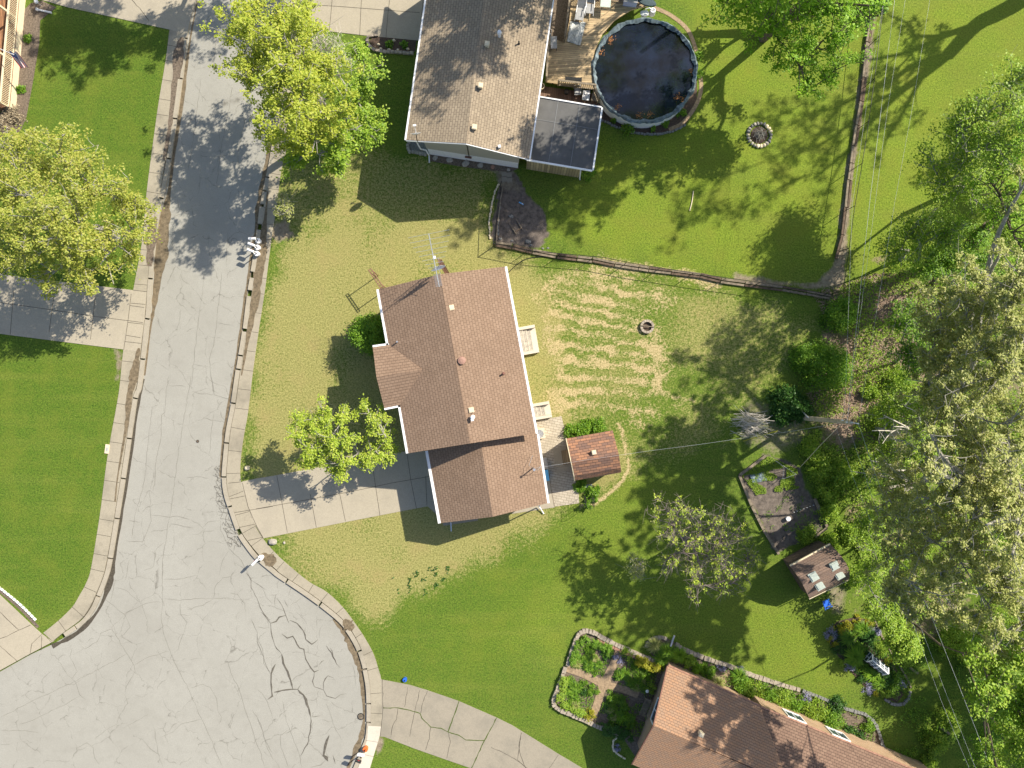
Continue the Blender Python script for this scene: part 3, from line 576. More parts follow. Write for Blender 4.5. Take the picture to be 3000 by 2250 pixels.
# cracks in the asphalt
def cracks(name, items, mat, z=ZR + 0.004):
    mb = MB()
    for w, l in items:
        w = w * .8; q = jitter_line([P(*p) for p in l], 0.28, 0.045 if w < .12 else 0.07)
        ww = [w * random.uniform(0.45, 1.35) for _ in q]; ww[0] = w * .2; ww[-1] = w * .15
        mb.ribbon(q, ww, z)
    struct(name, mb, M[mat])
A = lambda *p: Z(0, 1650, p); Bt = lambda *p: Z(750, 1650, p); Cc = lambda *p: Z(0, 1100, p); D_ = lambda *p: Z(0, 550, p); E_ = lambda *p: Z(0, 0, p)
thin = [A((1315, 0), (1310, 300), (1300, 450), (1330, 600), (1380, 740), (1440, 870), (1520, 1020), (1620, 1250), (1700, 1420), (1800, 1659)), A((0, 1250), (300, 1100), (590, 965), (800, 860), (1020, 740)),
 A((930, 200), (1010, 220), (1080, 280), (1145, 340)), A((1000, 415), (1140, 345), (1220, 320), (1300, 318)), A((830, 290), (880, 320), (1000, 415), (1030, 470), (1050, 520), (1000, 580), (950, 610)), A((1000, 430), (900, 520), (905, 550), (940, 600), (1010, 720), (1080, 830), (1090, 880), (1020, 1000), (1010, 1060)),
 A((900, 535), (810, 570), (780, 640), (680, 700), (640, 660)), A((1320, 290), (1450, 305), (1600, 290), (1725, 288), (1740, 190), (1800, 120), (1880, 105)), A((1725, 288), (1860, 280)), A((1725, 290), (1640, 345), (1510, 380)), A((1860, 245), (1920, 255), (1980, 330), (1990, 410)), A((1920, 250), (1970, 205)),
 A((1080, 830), (1170, 775), (1250, 750), (1370, 715)), A((460, 800), (490, 820), (540, 910), (600, 960), (640, 1070), (690, 1110)), A((1450, 340), (1460, 420), (1510, 485), (1470, 600), (1440, 700), (1405, 735)), A((150, 1310), (250, 1280), (350, 1230), (500, 1160), (640, 1080)), A((760, 1430), (880, 1340), (940, 1310), (960, 1240), (1030, 1140), (1000, 1060)), A((1000, 1340), (1100, 1280), (1200, 1230)),
 A((1300, 1415), (1400, 1370), (1460, 1310), (1630, 1270)), A((1245, 1340), (1260, 1450), (1290, 1600), (1320, 1659)), A((580, 1590), (620, 1500), (700, 1460), (750, 1500), (760, 1580), (800, 1640)), A((1840, 800), (1880, 920), (1930, 1020), (1970, 1150), (2010, 1270), (2060, 1430), (2100, 1520), (2140, 1659)), A((2040, 1190), (2110, 1310), (2150, 1450), (2200, 1540)), A((1540, 1015), (1640, 985), (1700, 1010), (1750, 1100), (1760, 1200), (1790, 1250), (1770, 1310)),
 A((890, 320), (905, 250), (930, 140), (900, 130)), A((570, 950), (620, 880), (560, 760), (580, 690)), A((0, 1360), (200, 1360), (330, 1380)), A((1600, 100), (1450, 130), (1320, 135)),
 Cc((1545, 0), (1530, 100), (1480, 380), (1430, 700), (1390, 1020), (1370, 1150), (1330, 1380), (1310, 1500), (1310, 1659)), Cc((1365, 0), (1340, 130), (1330, 300), (1305, 320), (1300, 500), (1260, 670), (1250, 850), (1235, 940)), Cc((1230, 250), (1215, 350), (1190, 600), (1170, 820), (1150, 930), (1090, 1120), (1060, 1320)), Cc((1700, 0), (1730, 150), (1740, 160), (1860, 190)), Cc((1550, 130), (1640, 150), (1730, 155)),
 Cc((1215, 1130), (1370, 1150), (1430, 1140), (1540, 1170)), Cc((1370, 1205), (1450, 1215), (1560, 1240)), Cc((1540, 1170), (1600, 1200), (1640, 1240), (1640, 1260), (1600, 1290), (1550, 1290)), Cc((1640, 1230), (1680, 1190), (1770, 1175)), Cc((1640, 1265), (1740, 1255)), Cc((1250, 1500), (1250, 1420), (1280, 1390), (1320, 1360)), Cc((1250, 1420), (1240, 1550), (1150, 1590)), Cc((1205, 930), (1215, 1130), (1220, 1180), (1190, 1260), (1150, 1350), (1010, 1340)),
 Cc((1730, 300), (1720, 360), (1690, 640)), Cc((1640, 345), (1830, 385)), Cc((1780, 1170), (1780, 1250), (1850, 1400), (1950, 1500), (2030, 1650)), Cc((1860, 1410), (1800, 1500), (1770, 1620)), Cc((1500, 830), (1620, 820), (1690, 835)), Cc((1040, 1500), (1010, 1659)),
 D_((1650, 690), (1630, 900), (1600, 1100), (1570, 1350), (1545, 1600)), D_((1795, 680), (1770, 900), (1750, 1100), (1730, 1250), (1690, 1400), (1730, 1659)), D_((1755, 1095), (1880, 1115)), D_((1565, 1430), (1650, 1445)), D_((1355, 1600), (1500, 1610)), D_((1430, 80), (1450, 180), (1430, 220)), D_((1460, 980), (1430, 1160)), D_((1840, 350), (1830, 640)),
 E_((1620, 640), (1580, 1000), (1550, 1180), (1520, 1380)), E_((1750, 280), (1730, 520)), E_((1880, 700), (1780, 1250), (1750, 1500)), E_((1990, 930), (1930, 1200), (1920, 1350)),
 Bt((210, 1120), (240, 1280), (270, 1350), (320, 1480), (355, 1580), (370, 1659)), Bt((270, 1350), (195, 1400), (200, 1500), (240, 1600), (260, 1659)), Bt((0, 1240), (40, 1340), (80, 1480), (140, 1600)), Bt((0, 590), (50, 700), (60, 820), (115, 900)), Bt((0, 1015), (60, 1080), (90, 1130), (130, 1260)), Bt((0, 520), (60, 530), (110, 520)),
 Bt((565, 1140), (600, 1230), (620, 1300), (660, 1380), (690, 1440)), Bt((520, 1270), (610, 1290)), Bt((540, 500), (510, 560), (510, 610)), Bt((455, 530), (480, 560)), Bt((780, 830), (800, 900), (805, 1000)), Bt((50, 210), (80, 280), (130, 330)), Bt((0, 170), (70, 215)), Bt((270, 350), (370, 280)), Bt((320, 400), (390, 460), (410, 500))]
cracks('road_hairline_cracks', [(0.022, l) for l in thin], 'finecrack')
wide = [(0.05, A((1990, 80), (2030, 140), (2030, 200), (2080, 290), (2120, 390), (2180, 470))), (0.035, A((2030, 460), (2080, 560), (2080, 640), (2130, 760), (2170, 870), (2190, 900))), (0.03, A((2030, 140), (2150, 215))),
 (0.07, Bt((40, 400), (90, 460), (115, 490), (120, 560), (150, 670), (205, 740))), (0.2, Bt((205, 740), (235, 850), (265, 920), (295, 1020))), (0.12, Bt((115, 490), (160, 475), (185, 440), (240, 425))), (0.05, Bt((165, 285), (210, 350), (240, 430), (265, 490))), (0.04, Bt((225, 300), (260, 360))),
 (0.1, Bt((270, 465), (330, 490), (380, 550), (400, 620), (450, 660), (500, 620))), (0.1, Bt((205, 575), (250, 610), (295, 595), (350, 690), (385, 700), (400, 780), (440, 850), (470, 885), (510, 868))), (0.06, Bt((470, 885), (455, 960), (470, 1005), (545, 1030), (570, 1080), (640, 1100), (680, 1070), (730, 1060))), (0.08, Bt((545, 1030), (545, 970), (580, 915), (630, 935))),
 (0.08, Bt((565, 670), (610, 730), (650, 820), (680, 850))), (0.16, Bt((155, 820), (120, 900), (118, 970), (130, 1080), (90, 1110))), (0.12, Bt((140, 1050), (240, 1030), (290, 1025), (335, 1025), (365, 980))), (0.2, Bt((335, 1025), (380, 1070), (410, 1150), (440, 1250))), (0.08, Bt((440, 1250), (440, 1350), (415, 1470), (355, 1570))), (0.05, Bt((440, 1250), (520, 1240))), (0.05, Bt((400, 1070), (450, 1050))), (0.3, Bt((590, 1400), (560, 1480), (545, 1560), (580, 1610))), (0.12, Bt((620, 1560), (640, 1630))), (0.05, Bt((505, 830), (530, 800), (550, 790))), (0.04, Bt((440, 1659), (520, 1640), (560, 1600))),
 (0.05, Bt((600, 690), (640, 790)))]
cracks('road_cracks', wide, 'crack', ZR + 0.008)
# crazed patch beside the kerb
def crazed():
    poly = [P(*p) for p in Z(0, 1100, [(1740, 740), (1790, 720), (1810, 900), (1850, 1060), (1920, 1230), (1990, 1370), (1930, 1410), (1850, 1380), (1790, 1180), (1740, 980)])]
    xs = [p.x for p in poly]; ys = [p.y for p in poly]; s = 0.24; mb = MB(); pts = {}
    def inside(x, y): return sdist(np.array([x]), np.array([y]), poly)[0] > 0
    nx = int((max(xs) - min(xs)) / s) + 1; ny = int((max(ys) - min(ys)) / s) + 1
    def pt(i, j):
        if (i, j) not in pts: pts[(i, j)] = Vector((min(xs) + (i + (j % 2) * .5) * s + random.uniform(-.09, .09), min(ys) + j * s + random.uniform(-.09, .09), 0))
        return pts[(i, j)]
    for j in range(ny):
        for i in range(nx):
            for di, dj in ((1, 0), (0, 1), (-1, 1)):
                if random.random() < 0.28: continue
                a, b = pt(i, j), pt(i + di, j + dj)
                if inside(*((a + b) / 2)[:2]): mb.ribbon([a, b], 0.02, ZR + 0.012)
    struct('road_crazed_patch', mb, M['finecrack'])
crazed()
# yard surfaces
PAT = [(1562, 1234), (1645, 1219), (1650, 1240), (1659, 1277), (1672, 1340), (1683, 1395), (1695, 1447), (1697, 1474), (1625, 1484), (1600, 1480), (1580, 1300)]
sheet('patio', xy(PAT), -0.1, 0.03, M['paver'])
sheet('patio_slab', xy([(1590, 1385), (1609, 1385), (1622, 1480), (1625, 1486), (1500, 1505), (1505, 1492), (1598, 1472)]), -0.1, 0.045, M['drive'])
sheet('shed_pad', xy([(1619, 1317), (1656, 1305), (1676, 1376), (1632, 1387)]), -0.1, 0.055, M['drive'])
sheet('side_slab', xy([(1255, 1480), (1282, 1500), (1300, 1540), (1400, 1525), (1400, 1510), (1310, 1500)]), -0.1, 0.02, M['oldconc'])
strip('timber_edge_line', [(1609, 1388), (1616, 1440), (1625, 1484)], [0.05, 0.05], 0.052, M['timber'])
# ---------------------------------------------------------------- houses
def quad_roof(planes, mat, name, parent, th=0.13):
    mb = MB()
    for pts in planes:
        pts = [Vector(p) for p in pts]; e = (pts[1] - pts[0]).normalized()
        nrm = Vector((0, 0, 0))
        for a, b in zip(pts, pts[1:] + pts[:1]): nrm += a.cross(b)
        nrm.normalize()
        if nrm.z < 0: pts = [pts[1], pts[0]] + pts[:1:-1]; nrm = -nrm; e = (pts[1] - pts[0]).normalized()
        s_ = nrm.cross(e); n = len(pts); dn = Vector((0, 0, -th))
        uv = [((p - pts[0]).dot(e) + 50, (p - pts[0]).dot(s_) + 0.003) for p in pts]
        mb.add(pts + [p + dn for p in pts], [list(range(n))] + [[n + i for i in range(n)][::-1]] + [[(i + 1) % n, i, n + i, n + (i + 1) % n] for i in range(n)],
               [uv, uv[::-1]] + [[(0.02, 0.02)] * 4] * n)
    return mb.build(name, mat, parent)
def inset(pts, ds):
    pts = [Vector((p[0], p[1], 0)) for p in pts]; n = len(pts); out = []
    a = sum(p.x * q.y - q.x * p.y for p, q in zip(pts, pts[1:] + pts[:1])); sg = 1 if a > 0 else -1
    if not isinstance(ds, (list, tuple)): ds = [ds] * n
    L_ = []
    for i in range(n):
        d = (pts[(i + 1) % n] - pts[i]).normalized(); nn = Vector((-d.y, d.x, 0)) * sg; L_.append((pts[i] + nn * ds[i], d))
    for i in range(n):
        p, d = L_[i - 1]; q, e = L_[i]; c = d.x * e.y - d.y * e.x
        t = ((q.x - p.x) * e.y - (q.y - p.y) * e.x) / c; out.append(p + d * t)
    return out
def gable(pts, z0, zt, zr, mat, name, parent, uvs=True):
    """pts WN, WS, ES, EN; the ridge runs from the middle of the north edge to the middle of the south edge"""
    wn_, ws_, es_, en_ = [Vector((p[0], p[1], 0)) for p in pts]; rs = (ws_ + es_) / 2; rn = (wn_ + en_) / 2
    V = [(*q[:2], z0) for q in (wn_, ws_, es_, en_)] + [(*q[:2], zt) for q in (wn_, ws_, es_, en_)] + [(*rn[:2], zr), (*rs[:2], zr)]
    a = (ws_ - wn_).length; b = (es_ - ws_).length
    mb = MB().add(V, [[0, 1, 5, 4], [1, 2, 6, 9, 5], [2, 3, 7, 6], [3, 0, 4, 8, 7], [4, 5, 9, 8], [6, 7, 8, 9]],
        [[(0, z0), (a, z0), (a, zt), (0, zt)], [(0, z0), (b, z0), (b, zt), (b / 2, zr), (0, zt)], [(0, z0), (a, z0), (a, zt), (0, zt)], [(0, z0), (b, z0), (b, zt), (b / 2, zr), (0, zt)], [(0, 0)] * 4, [(0, 0)] * 4])
    return mb.build(name, mat, parent)
def gutter(mbp, p, q, parent, w=0.16, name='gutter', mat='white'):
    p = Vector(p); q = Vector(q); d = (q - p).normalized(); o = mbp
    mb = MB().beam(p + Vector((0, 0, -0.04)) + o, q + Vector((0, 0, -0.04)) + o, w, 0.12); return mb.build(name, M[mat], parent)
def boxvent(parent, px, py, z, s=0.3, mat='cream', h=0.2, rz=0.2, name='roof_vent'):
    p = P(px, py, z); mb = MB(); mb.box(p + Vector((0, 0, -h / 2 - .1)), (s * 0.75, s * 0.75, h + .2), rz); mb.box(p + Vector((0, 0, 0.03)), (s, s, 0.07), rz)
    mb.box(p + Vector((0, 0, 0.075)), (s * .8, s * .8, 0.03), rz); return mb.build(name, M[mat], parent)
def pipevent(parent, px, py, z, r=0.05, h=0.35, mat='metal', name='vent_pipe'):
    p = P(px, py, z); mb = MB().cyl(p + Vector((0, 0, -h)), r, h, 12); mb.cyl(p + Vector((0, 0, -h * .75)), r * 1.9, 0.05, 12, r * 1.1); mb.ring(p, r, r * .25, 12)
    return mb.build(name, M[mat], parent)
def wallwin(parent, p, q, w, h, z, depth=0.05, mat='glass', frame='white', name='window', out=None):
    """window centred between p and q (xy on the wall), standing proud of it"""
    p = Vector((p[0], p[1], 0)); q = Vector((q[0], q[1], 0)); d = (q - p).normalized(); c = (p + q) / 2; o = out if out is not None else Vector((-d.y, d.x, 0)); a = math.atan2(d.y, d.x)
    f = MB()
    for s_ in (-1, 1): f.box((*(c + d * s_ * w / 2 + o * .03)[:2], z), (0.08, 0.1, h + .16), a)
    for s_ in (-1, 1): f.box((*(c + o * .03)[:2], z + s_ * (h / 2 + .04)), (w - .08, 0.1, 0.08), a)
    f.box((*(c + o * .025)[:2], z), (0.05, 0.08, h), a)
    fo = f.build(name, M[frame], parent)
    MB().box((*(c + o * .012)[:2], z), (w - .09, 0.03, h - .01), a).build('pane', M[mat], fo); return fo

# --- the brown-roofed house in the middle
h1 = empty('house', P(1345, 1060, 0), 'brown shingled house with white gutters beside the straw-coloured lawn, tall aerial at its north gable', 'house')
E1 = 4.5; R1 = 6.1
NW, SW, SE, NE = P(1108, 848, E1), P(1195, 1328, E1), P(1571, 1270, E1), P(1480, 781, E1)
Nr, Sr = P(1289, 803, R1), P(1377, 1299, R1)
pn = (SW - NW).cross(Nr - NW).normalized()
def on_plane(px, py, p0, n):
    a = P(px, py, 0); b = P(px, py, 10); t = (p0 - a).dot(n) / (b - a).dot(n); return a.lerp(b, t)
apex = on_plane(1238, 1082, NW, pn)
quad_roof([(SW, NW, Nr, Sr)], M['roof1'], 'roof', h1)
quad_roof([(NE, SE, Sr, Nr)], M['roof1'], 'roof', h1)
rw = P(1103, 1105, apex.z); b1 = P(1092, 1017, E1); b2 = P(1126, 1196, E1); j1 = P(1137, 1011, E1); j2 = P(1171, 1187, E1)
up = Vector((0, 0, 0.02)); ax = (apex - rw).normalized()
quad_roof([(j1 + ax * .1 + up, b1 + up, rw + up, apex + up), (b2 + up, j2 + ax * .1 + up, apex + up, rw + up)], M['roof1'], 'porch_roof', h1)
ext = (P(1252, 1321, 2.9) - P(1290, 1533, 2.9)).normalized() * 0.75
gw1, gw2, ge2, ge1 = P(1252, 1321, 2.9), P(1290, 1533, 2.9), P(1605, 1474, 3.1), P(1574, 1272, 3.1)
gr1, gr2 = P(1410, 1297, 4.6), P(1444, 1514, 4.6)
quad_roof([(gw2, gw1 + ext, gr1 + ext, gr2)], M['roof1'], 'garage_roof', h1)
quad_roof([(ge1 + ext, ge2, gr2, gr1 + ext)], M['roof1'], 'garage_roof', h1)
main_w = inset([NW, SW, SE, NE], [0.5, 0.35, 0.4, 0.35])
walls1 = gable(main_w, 0, 4.42, 5.85, M['tan'], 'wall', h1)
bp = inset([b1, b2, j2 + ax * 1.5, j1 + ax * 1.5], [0.4, 0.3, 0.1, 0.3])
MB().prism(bp, 0, 4.4).build('porch_wall', M['brick'], h1)
gp = inset([gw1 + ext * .3, gw2, ge2, ge1 + ext * .3], [0.4, 0.3, 0.35, 0.0])
gable(gp, 0, 2.85, 4.35, M['tan'], 'garage_wall', h1)
# garage door
gd = MB(); a = gp[0].lerp(gp[1], 0.12); b = gp[0].lerp(gp[1], 0.9); d = (b - a).normalized(); o_ = Vector((d.y, -d.x, 0)); 
if o_.x > 0: o_ = -o_
for k in range(4): gd.box((*((a + b) / 2 + o_ * .03)[:2], 0.3 + k * .53), ((b - a).length, .07, .51), math.atan2(d.y, d.x))
gd.build('garage_door', M['white'], h1)
for t, zz in ((0.12, 3.3), (0.28, 3.3), (0.8, 3.3), (0.93, 3.3), (0.12, 1.3), (0.85, 1.3)):
    c = main_w[0].lerp(main_w[1], t); dd = (main_w[1] - main_w[0]).normalized(); wallwin(h1, c - dd * .5, c + dd * .5, 1.2, 1.0, zz, out=Vector((-abs(dd.y), dd.x * (1 if dd.y < 0 else -1), 0)))
gutter(Vector((-.05, 0, 0)), NW, j1, h1); gutter(Vector((-.05, 0, 0)), j2, SW, h1); gutter(Vector((0, .05, 0)), b1, j1 + ax * .1, h1); gutter(Vector((0, -.05, 0)), b2, j2 + ax * .1, h1)
gutter(Vector((.05, 0, 0)), NE, SE, h1); gutter(Vector((-.06, 0, 0)), gw1, gw2, h1, 0.2); gutter(Vector((.05, 0, 0)), ge1, ge2, h1)
MB().tube([P(1320, 1531, 2.6), P(1321, 1532, 0.3), P(1322, 1556, 0.12)], 0.05, 8).build('downspout', M['metal'], h1)
MB().tube([P(1580, 1482, 2.6), P(1580, 1484, 0.3), P(1593, 1505, 0.1)], 0.05, 8).build('downspout', M['white'], h1)
boxvent(h1, 1323, 901, 5.95, 0.36, 'cream'); boxvent(h1, 1381, 1201, 6.0, 0.36, 'cream')
c = P(1353, 1056, 6.1); mb = MB(); mb.cyl(c + Vector((0, 0, -.35)), .17, .35, 16); mb.cyl(c, .28, .07, 20, .27); mb.cyl(c + Vector((0, 0, .07)), .27, .05, 20, .1); mb.build('roof_fan', M['roof2'] if False else plain('fan_brown', (0.34, 0.2, 0.15), .6), h1)
MB().box(P(1357, 1056, 5.78), (.6, .6, .03), .17, tilt=(0, .3)).build('fan_flashing', M['metal'], h1)
pipevent(h1, 1475, 1094, 5.4, .06, .4, 'rust'); pipevent(h1, 1163, 1001, 5.0, .05, .4, 'metal')
c = P(1385, 1222, 6.25); mb = MB(); mb.cyl(c + Vector((0, 0, -.5)), .08, .5, 12); mb.cyl(c, .16, .14, 14, .12); mb.box(c + Vector((-.05, -.12, .03)), (.18, .3, .1), .3); mb.build('flue_cap', M['white'], h1)
c = P(1565, 1376, 4.6); mb = MB(); mb.tube([c + Vector((0, 0, -1.3)), c], .045, 8); mb.cyl(c, .09, .1, 12); mb.tube([c + Vector((0, 0, -.1)), c + Vector((.3, -.1, -.5)), c + Vector((.5, .1, -1.4))], .015, 5); mb.tube([c + Vector((0, 0, -.1)), c + Vector((-.35, .2, -.6)), c + Vector((-.1, .9, -1.0))], .015, 5)
mb.build('service_mast', M['metal'], h1)
# back steps: cheek walls, treads and a landing slab
def steps(px, label, L_=1.75, W_=1.35):
    a, b, c, d = [P(*q, 0.35) for q in px]          # house-side north, outer north, outer south, house-side south
    t = local('back_steps', (0, 0, 0), label, 'steps'); t.location = (0, 0, 0)
    ORG[t.name] = Vector((0, 0, 0))
    u = (b - a).normalized(); v = (d - a).normalized(); w = (d - a).length; l = (b - a).length
    q = lambda s_, k: a + u * s_ + v * k
    for k0 in (0, w - .22): MB().prism([q(-.6, k0), q(l, k0), q(l, k0 + .22), q(-.6, k0 + .22)], -.1, .42).build('cheek_wall', M['whiteconc'], t)
    for k in range(4):
        s0 = -.25 + k * .3; MB().prism([q(s0, .225), q(s0 + .29, .225), q(s0 + .29, w - .225), q(s0, w - .225)], -.1, .38 - k * .09).build('step', M['stone'], t)  # darker tread material paints in the shade between the cheek walls
        MB().prism([q(s0 + .245, .23), q(s0 + .3, .23), q(s0 + .3, w - .23), q(s0 + .245, w - .23)], .3 - k * .09, .395 - k * .09).build('step_nosing', M['whiteconc'], t)
    MB().prism([q(.96, .225), q(l + .02, .225), q(l + .02, w - .225), q(.96, w - .225)], -.1, .06).build('landing', M['whiteconc'], t)
    # move the root to the base
    r = a.copy(); r.z = 0
    for ch in [x for x in bpy.data.objects if x.parent == t]: ch.location = -r
    t.location = r; return t
steps([(1516, 960), (1566, 951), (1580, 1030), (1530, 1041)], 'northern pale concrete back steps with cheek walls, beside the straw-covered lawn')
steps([(1556, 1184), (1608, 1175), (1616, 1223), (1566, 1231)], 'southern pale concrete back steps just above the brick-paved patio')

# --- taupe-roofed house beside the pool
h2 = empty('house', P(1400, 200, 0), 'taupe shingled house with a grey gable wall, standing beside the round pool', 'house')
SW2, SE2, R2 = P(1190, 410, 4.5), P(1550, 466, 4.5), P(1365, 420, 6.0)
NW2, NE2, RN2 = P(1277, -200, 4.5), P(1649, -200, 4.5), P(1443, -200, 6.0)
quad_roof([(SW2, NW2, RN2, R2)], M['roof2'], 'roof', h2); quad_roof([(NE2, SE2, R2, RN2)], M['roof2'], 'roof', h2)
w1, w2 = G(1256, 454), G(1519, 495); n1 = w1 + (NW2 - SW2) * 0.93; n2 = w2 + (NE2 - SE2) * .93
w1.z = w2.z = n1.z = n2.z = 0
gable([n1, w1, w2, n2], 1.5, 4.42, 5.75, M['grey'], 'wall', h2)
MB().prism(inset([n1, w1, w2, n2], 0.05), 0, 1.52).build('foundation_wall', M['bluewall'], h2)
c = w1.lerp(w2, .46); MB().box((c.x, c.y - .02, 3.3), (.05, .05, 4.2), 0).build('cable_conduit', M['black'], h2)
c = w1.lerp(w2, .45); MB().box((c.x, c.y - .05, 1.1), (.5, .12, .12), -.15).build('wall_hatch', M['rust'], h2)
gutter(Vector((-.06, 0, 0)), NW2, SW2, h2, .12); gutter(Vector((.06, 0, 0)), SE2, NE2, h2, .1)
gutter(Vector((0, -.03, 0)), SW2 + Vector((0, 0, -.05)), R2 + Vector((0, 0, -.05)), h2, .05, 'bargeboard'); gutter(Vector((0, -.03, 0)), R2 + Vector((0, 0, -.05)), SE2 + Vector((0, 0, -.05)), h2, .05, 'bargeboard')
MB().tube([P(1220, 414, 4.35), P(1232, 436, 2.9), P(1248, 440, 2.4), P(1255, 452, 1.6), P(1257, 456, .25), P(1258, 477, .1)], .055, 8).build('downspout', M['bluewall'], h2)
for px, py, z_ in ((1390, 372, 6.05), (1408, 250, 6.1), (1427, 128, 6.1)): boxvent(h2, px, py, z_, .34, 'cream', .2, -.12)
c = P(1463, 96, 6.2); mb = MB(); mb.cyl(c + Vector((0, 0, -.5)), .1, .5, 12); mb.cyl(c, .17, .2, 14, .12); mb.build('flue_cap', M['white'], h2); pipevent(h2, 1520, 122, 5.4, .05, .4, 'black'); boxvent(h2, 1463, 429, 5.4, .2, 'white', .1)
# satellite dish on the roof corner
def dish(name, c, fwd, r, label, poleh):
    c = Vector(c); fwd = Vector(fwd).normalized(); t = empty(name, c + Vector((0, 0, -poleh)), label, 'antenna'); u, v = base_frame(fwd); mb = MB(); vs = []; n = 20
    for j in range(5):
        rr = r * j / 4
        for i in range(n): a = 2 * math.pi * i / n; vs.append(c + (u * math.cos(a) + v * math.sin(a)) * rr - fwd * (0.18 * r * (1 - (j / 4) ** 2)))
    vs2 = [p - fwd * .02 for p in vs]; fs = [[j * n + i, j * n + (i + 1) % n, (j + 1) * n + (i + 1) % n, (j + 1) * n + i] for j in range(4) for i in range(n)]
    mb.add(vs + vs2, fs + [[k + len(vs) for k in f][::-1] for f in fs]); mb.build('reflector', M['white'], t, smooth=True)
    e = c + fwd * r * 1.3 + Vector((0, 0, .05)); MB().tube([c - Vector((0, 0, r * .9)), e], .02, 6).build('feed_arm', M['metal'], t); MB().box(e, (.1, .22, .08), math.atan2(fwd.y, fwd.x)).build('feed_horn', M['white'], t)
    MB().tube([c - fwd * .15 * r, c - fwd * .35 - Vector((0, 0, .2)), c - fwd * .35 - Vector((0, 0, poleh))], .03, 6).build('mast', M['black'], t); return t
dish('satellite_dish', P(1218, 390, 5.55), (-.1, .9, .35), .38, 'white satellite dish with an arm, on the corner of the taupe roof', .7)
# flat-roofed extension
fr = [P(1572, 284, 3.3), P(1762, 316, 3.3), P(1735, 499, 3.3), P(1543, 467, 3.3)]
MB().prism(fr, 3.16, 3.3).build('flat_roof', M['rubberroof'], h2)
MB().prism(inset([fr[0], fr[1], fr[2], fr[3]], [.3, .75, .3, 0]), 0, 3.16).build('extension_wall', M['siding_v'], h2)
gutter(Vector((0, .04, .05)), fr[0], fr[1], h2, .09, 'roof_trim'); gutter(Vector((.05, 0, .05)), fr[1], fr[2], h2, .12, 'roof_trim'); gutter(Vector((0, -.04, .05)), fr[2], fr[3], h2, .12, 'roof_trim')
mb = MB()
for k in range(1, 3): mb.beam(fr[0].lerp(fr[1], k / 3) + Vector((0, 0, .01)), fr[3].lerp(fr[2], k / 3) + Vector((0, 0, .01)), .04, .02)
mb.beam(fr[0].lerp(fr[3], .35) + Vector((0, 0, .013)), fr[1].lerp(fr[2], .35) + Vector((0, 0, .013)), .03, .02); mb.build('roof_seam', plain('seam', (.2, .205, .21), .6), h2)
MB().tube([P(1701, 500, 3.0), P(1698, 522, .3), P(1699, 526, .1)], .05, 8).build('downspout', M['bluewall'], h2)

# --- brick house at the bottom right
h3 = empty('house', P(2200, 2250, 0), 'orange shingled tan brick house at the bottom right, shrubs along its wall', 'house')
A1_, B1_ = P(1957, 1952, 3.0), P(2227, 2070, 3.0); A2_ = P(1853, 2240, 3.0); RW = P(1916, 2127, 4.8)
e3 = (B1_ - A1_).normalized(); LL = 24
RE = RW + e3 * 9.2; quad_roof([(B1_, A1_, RW, P(2309, 2292, 4.8))], M['roof3'], 'roof', h3)
S2_ = A2_ + e3 * 20; quad_roof([(A2_, S2_, RW + e3 * 20, RW)], M['roof3'], 'roof', h3)
D1 = P(2227, 2073, 2.98); D2 = D1 + (P(2594, 2223, 2.95) - D1).normalized() * 14.5; D2.z = 2.95
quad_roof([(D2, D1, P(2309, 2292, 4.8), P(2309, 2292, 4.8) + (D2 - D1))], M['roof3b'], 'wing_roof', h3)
wb = inset([A1_, A2_, S2_, A1_ + e3 * 20], [.8, .4, 0.4, .45])
gable([wb[0], wb[3], wb[2], wb[1]], 0, 2.9, 4.6, M['brick'], 'wall', h3)
wg = inset([D1 + e3 * .4, D1 + e3 * .4 + Vector((-1.2, -2.5, 0)), D2 + Vector((-1.2, -2.5, 0)), D2], [0, 0, 0, .02])
MBw = MB(); pts_ = wg; per = 0
for a, b in zip(pts_, pts_[1:] + pts_[:1]):
    l = (b - a).length; MBw.add([(*a[:2], 0), (*b[:2], 0), (*b[:2], 2.83), (*a[:2], 2.83)], [[0, 1, 2, 3]], [[(per, 0), (per + l, 0), (per + l, 2.83), (per, 2.83)]]); per += l
MBw.build('wing_wall', M['brick'], h3)
gutter(Vector((0.03, .06, 0)), A1_, B1_, h3, .1, 'gutter', 'redbrick'); gutter(Vector((0.03, .07, 0)), D1, D2, h3, .1, 'gutter', 'redbrick')
gutter(Vector((-.04, 0, -.03)), A1_, RW, h3, .06, 'bargeboard', 'rust'); gutter(Vector((-.04, 0, -.03)), RW, A2_, h3, .06, 'bargeboard', 'rust')
boxvent(h3, 2055, 2152, 4.95, .34, 'cream', .2, -.4)
wd = (wb[1] - wb[0]).normalized(); c = wb[0].lerp(wb[1], .5); out3 = Vector((wd.y, -wd.x, 0)); out3 = out3 if out3.x < 0 else -out3
wallwin(h3, c - wd * .8, c + wd * .8, 1.7, 1.1, 1.7, out=out3, frame='bluewall')
for t in (.55, .8):
    c = wg[3].lerp(wg[0], t); dd = (wg[0] - wg[3]).normalized(); oo = Vector((dd.y, -dd.x, 0)); oo = oo if oo.y > 0 else -oo; wallwin(h3, c - dd * .5, c + dd * .5, 1.4, 1.1, 1.7, out=oo)
MB().tube([P(1976, 1862, .6), P(1972, 1872, .55), P(1965, 1893, .5)], .07, 8).build('drain_pipe', M['metal'], h3)

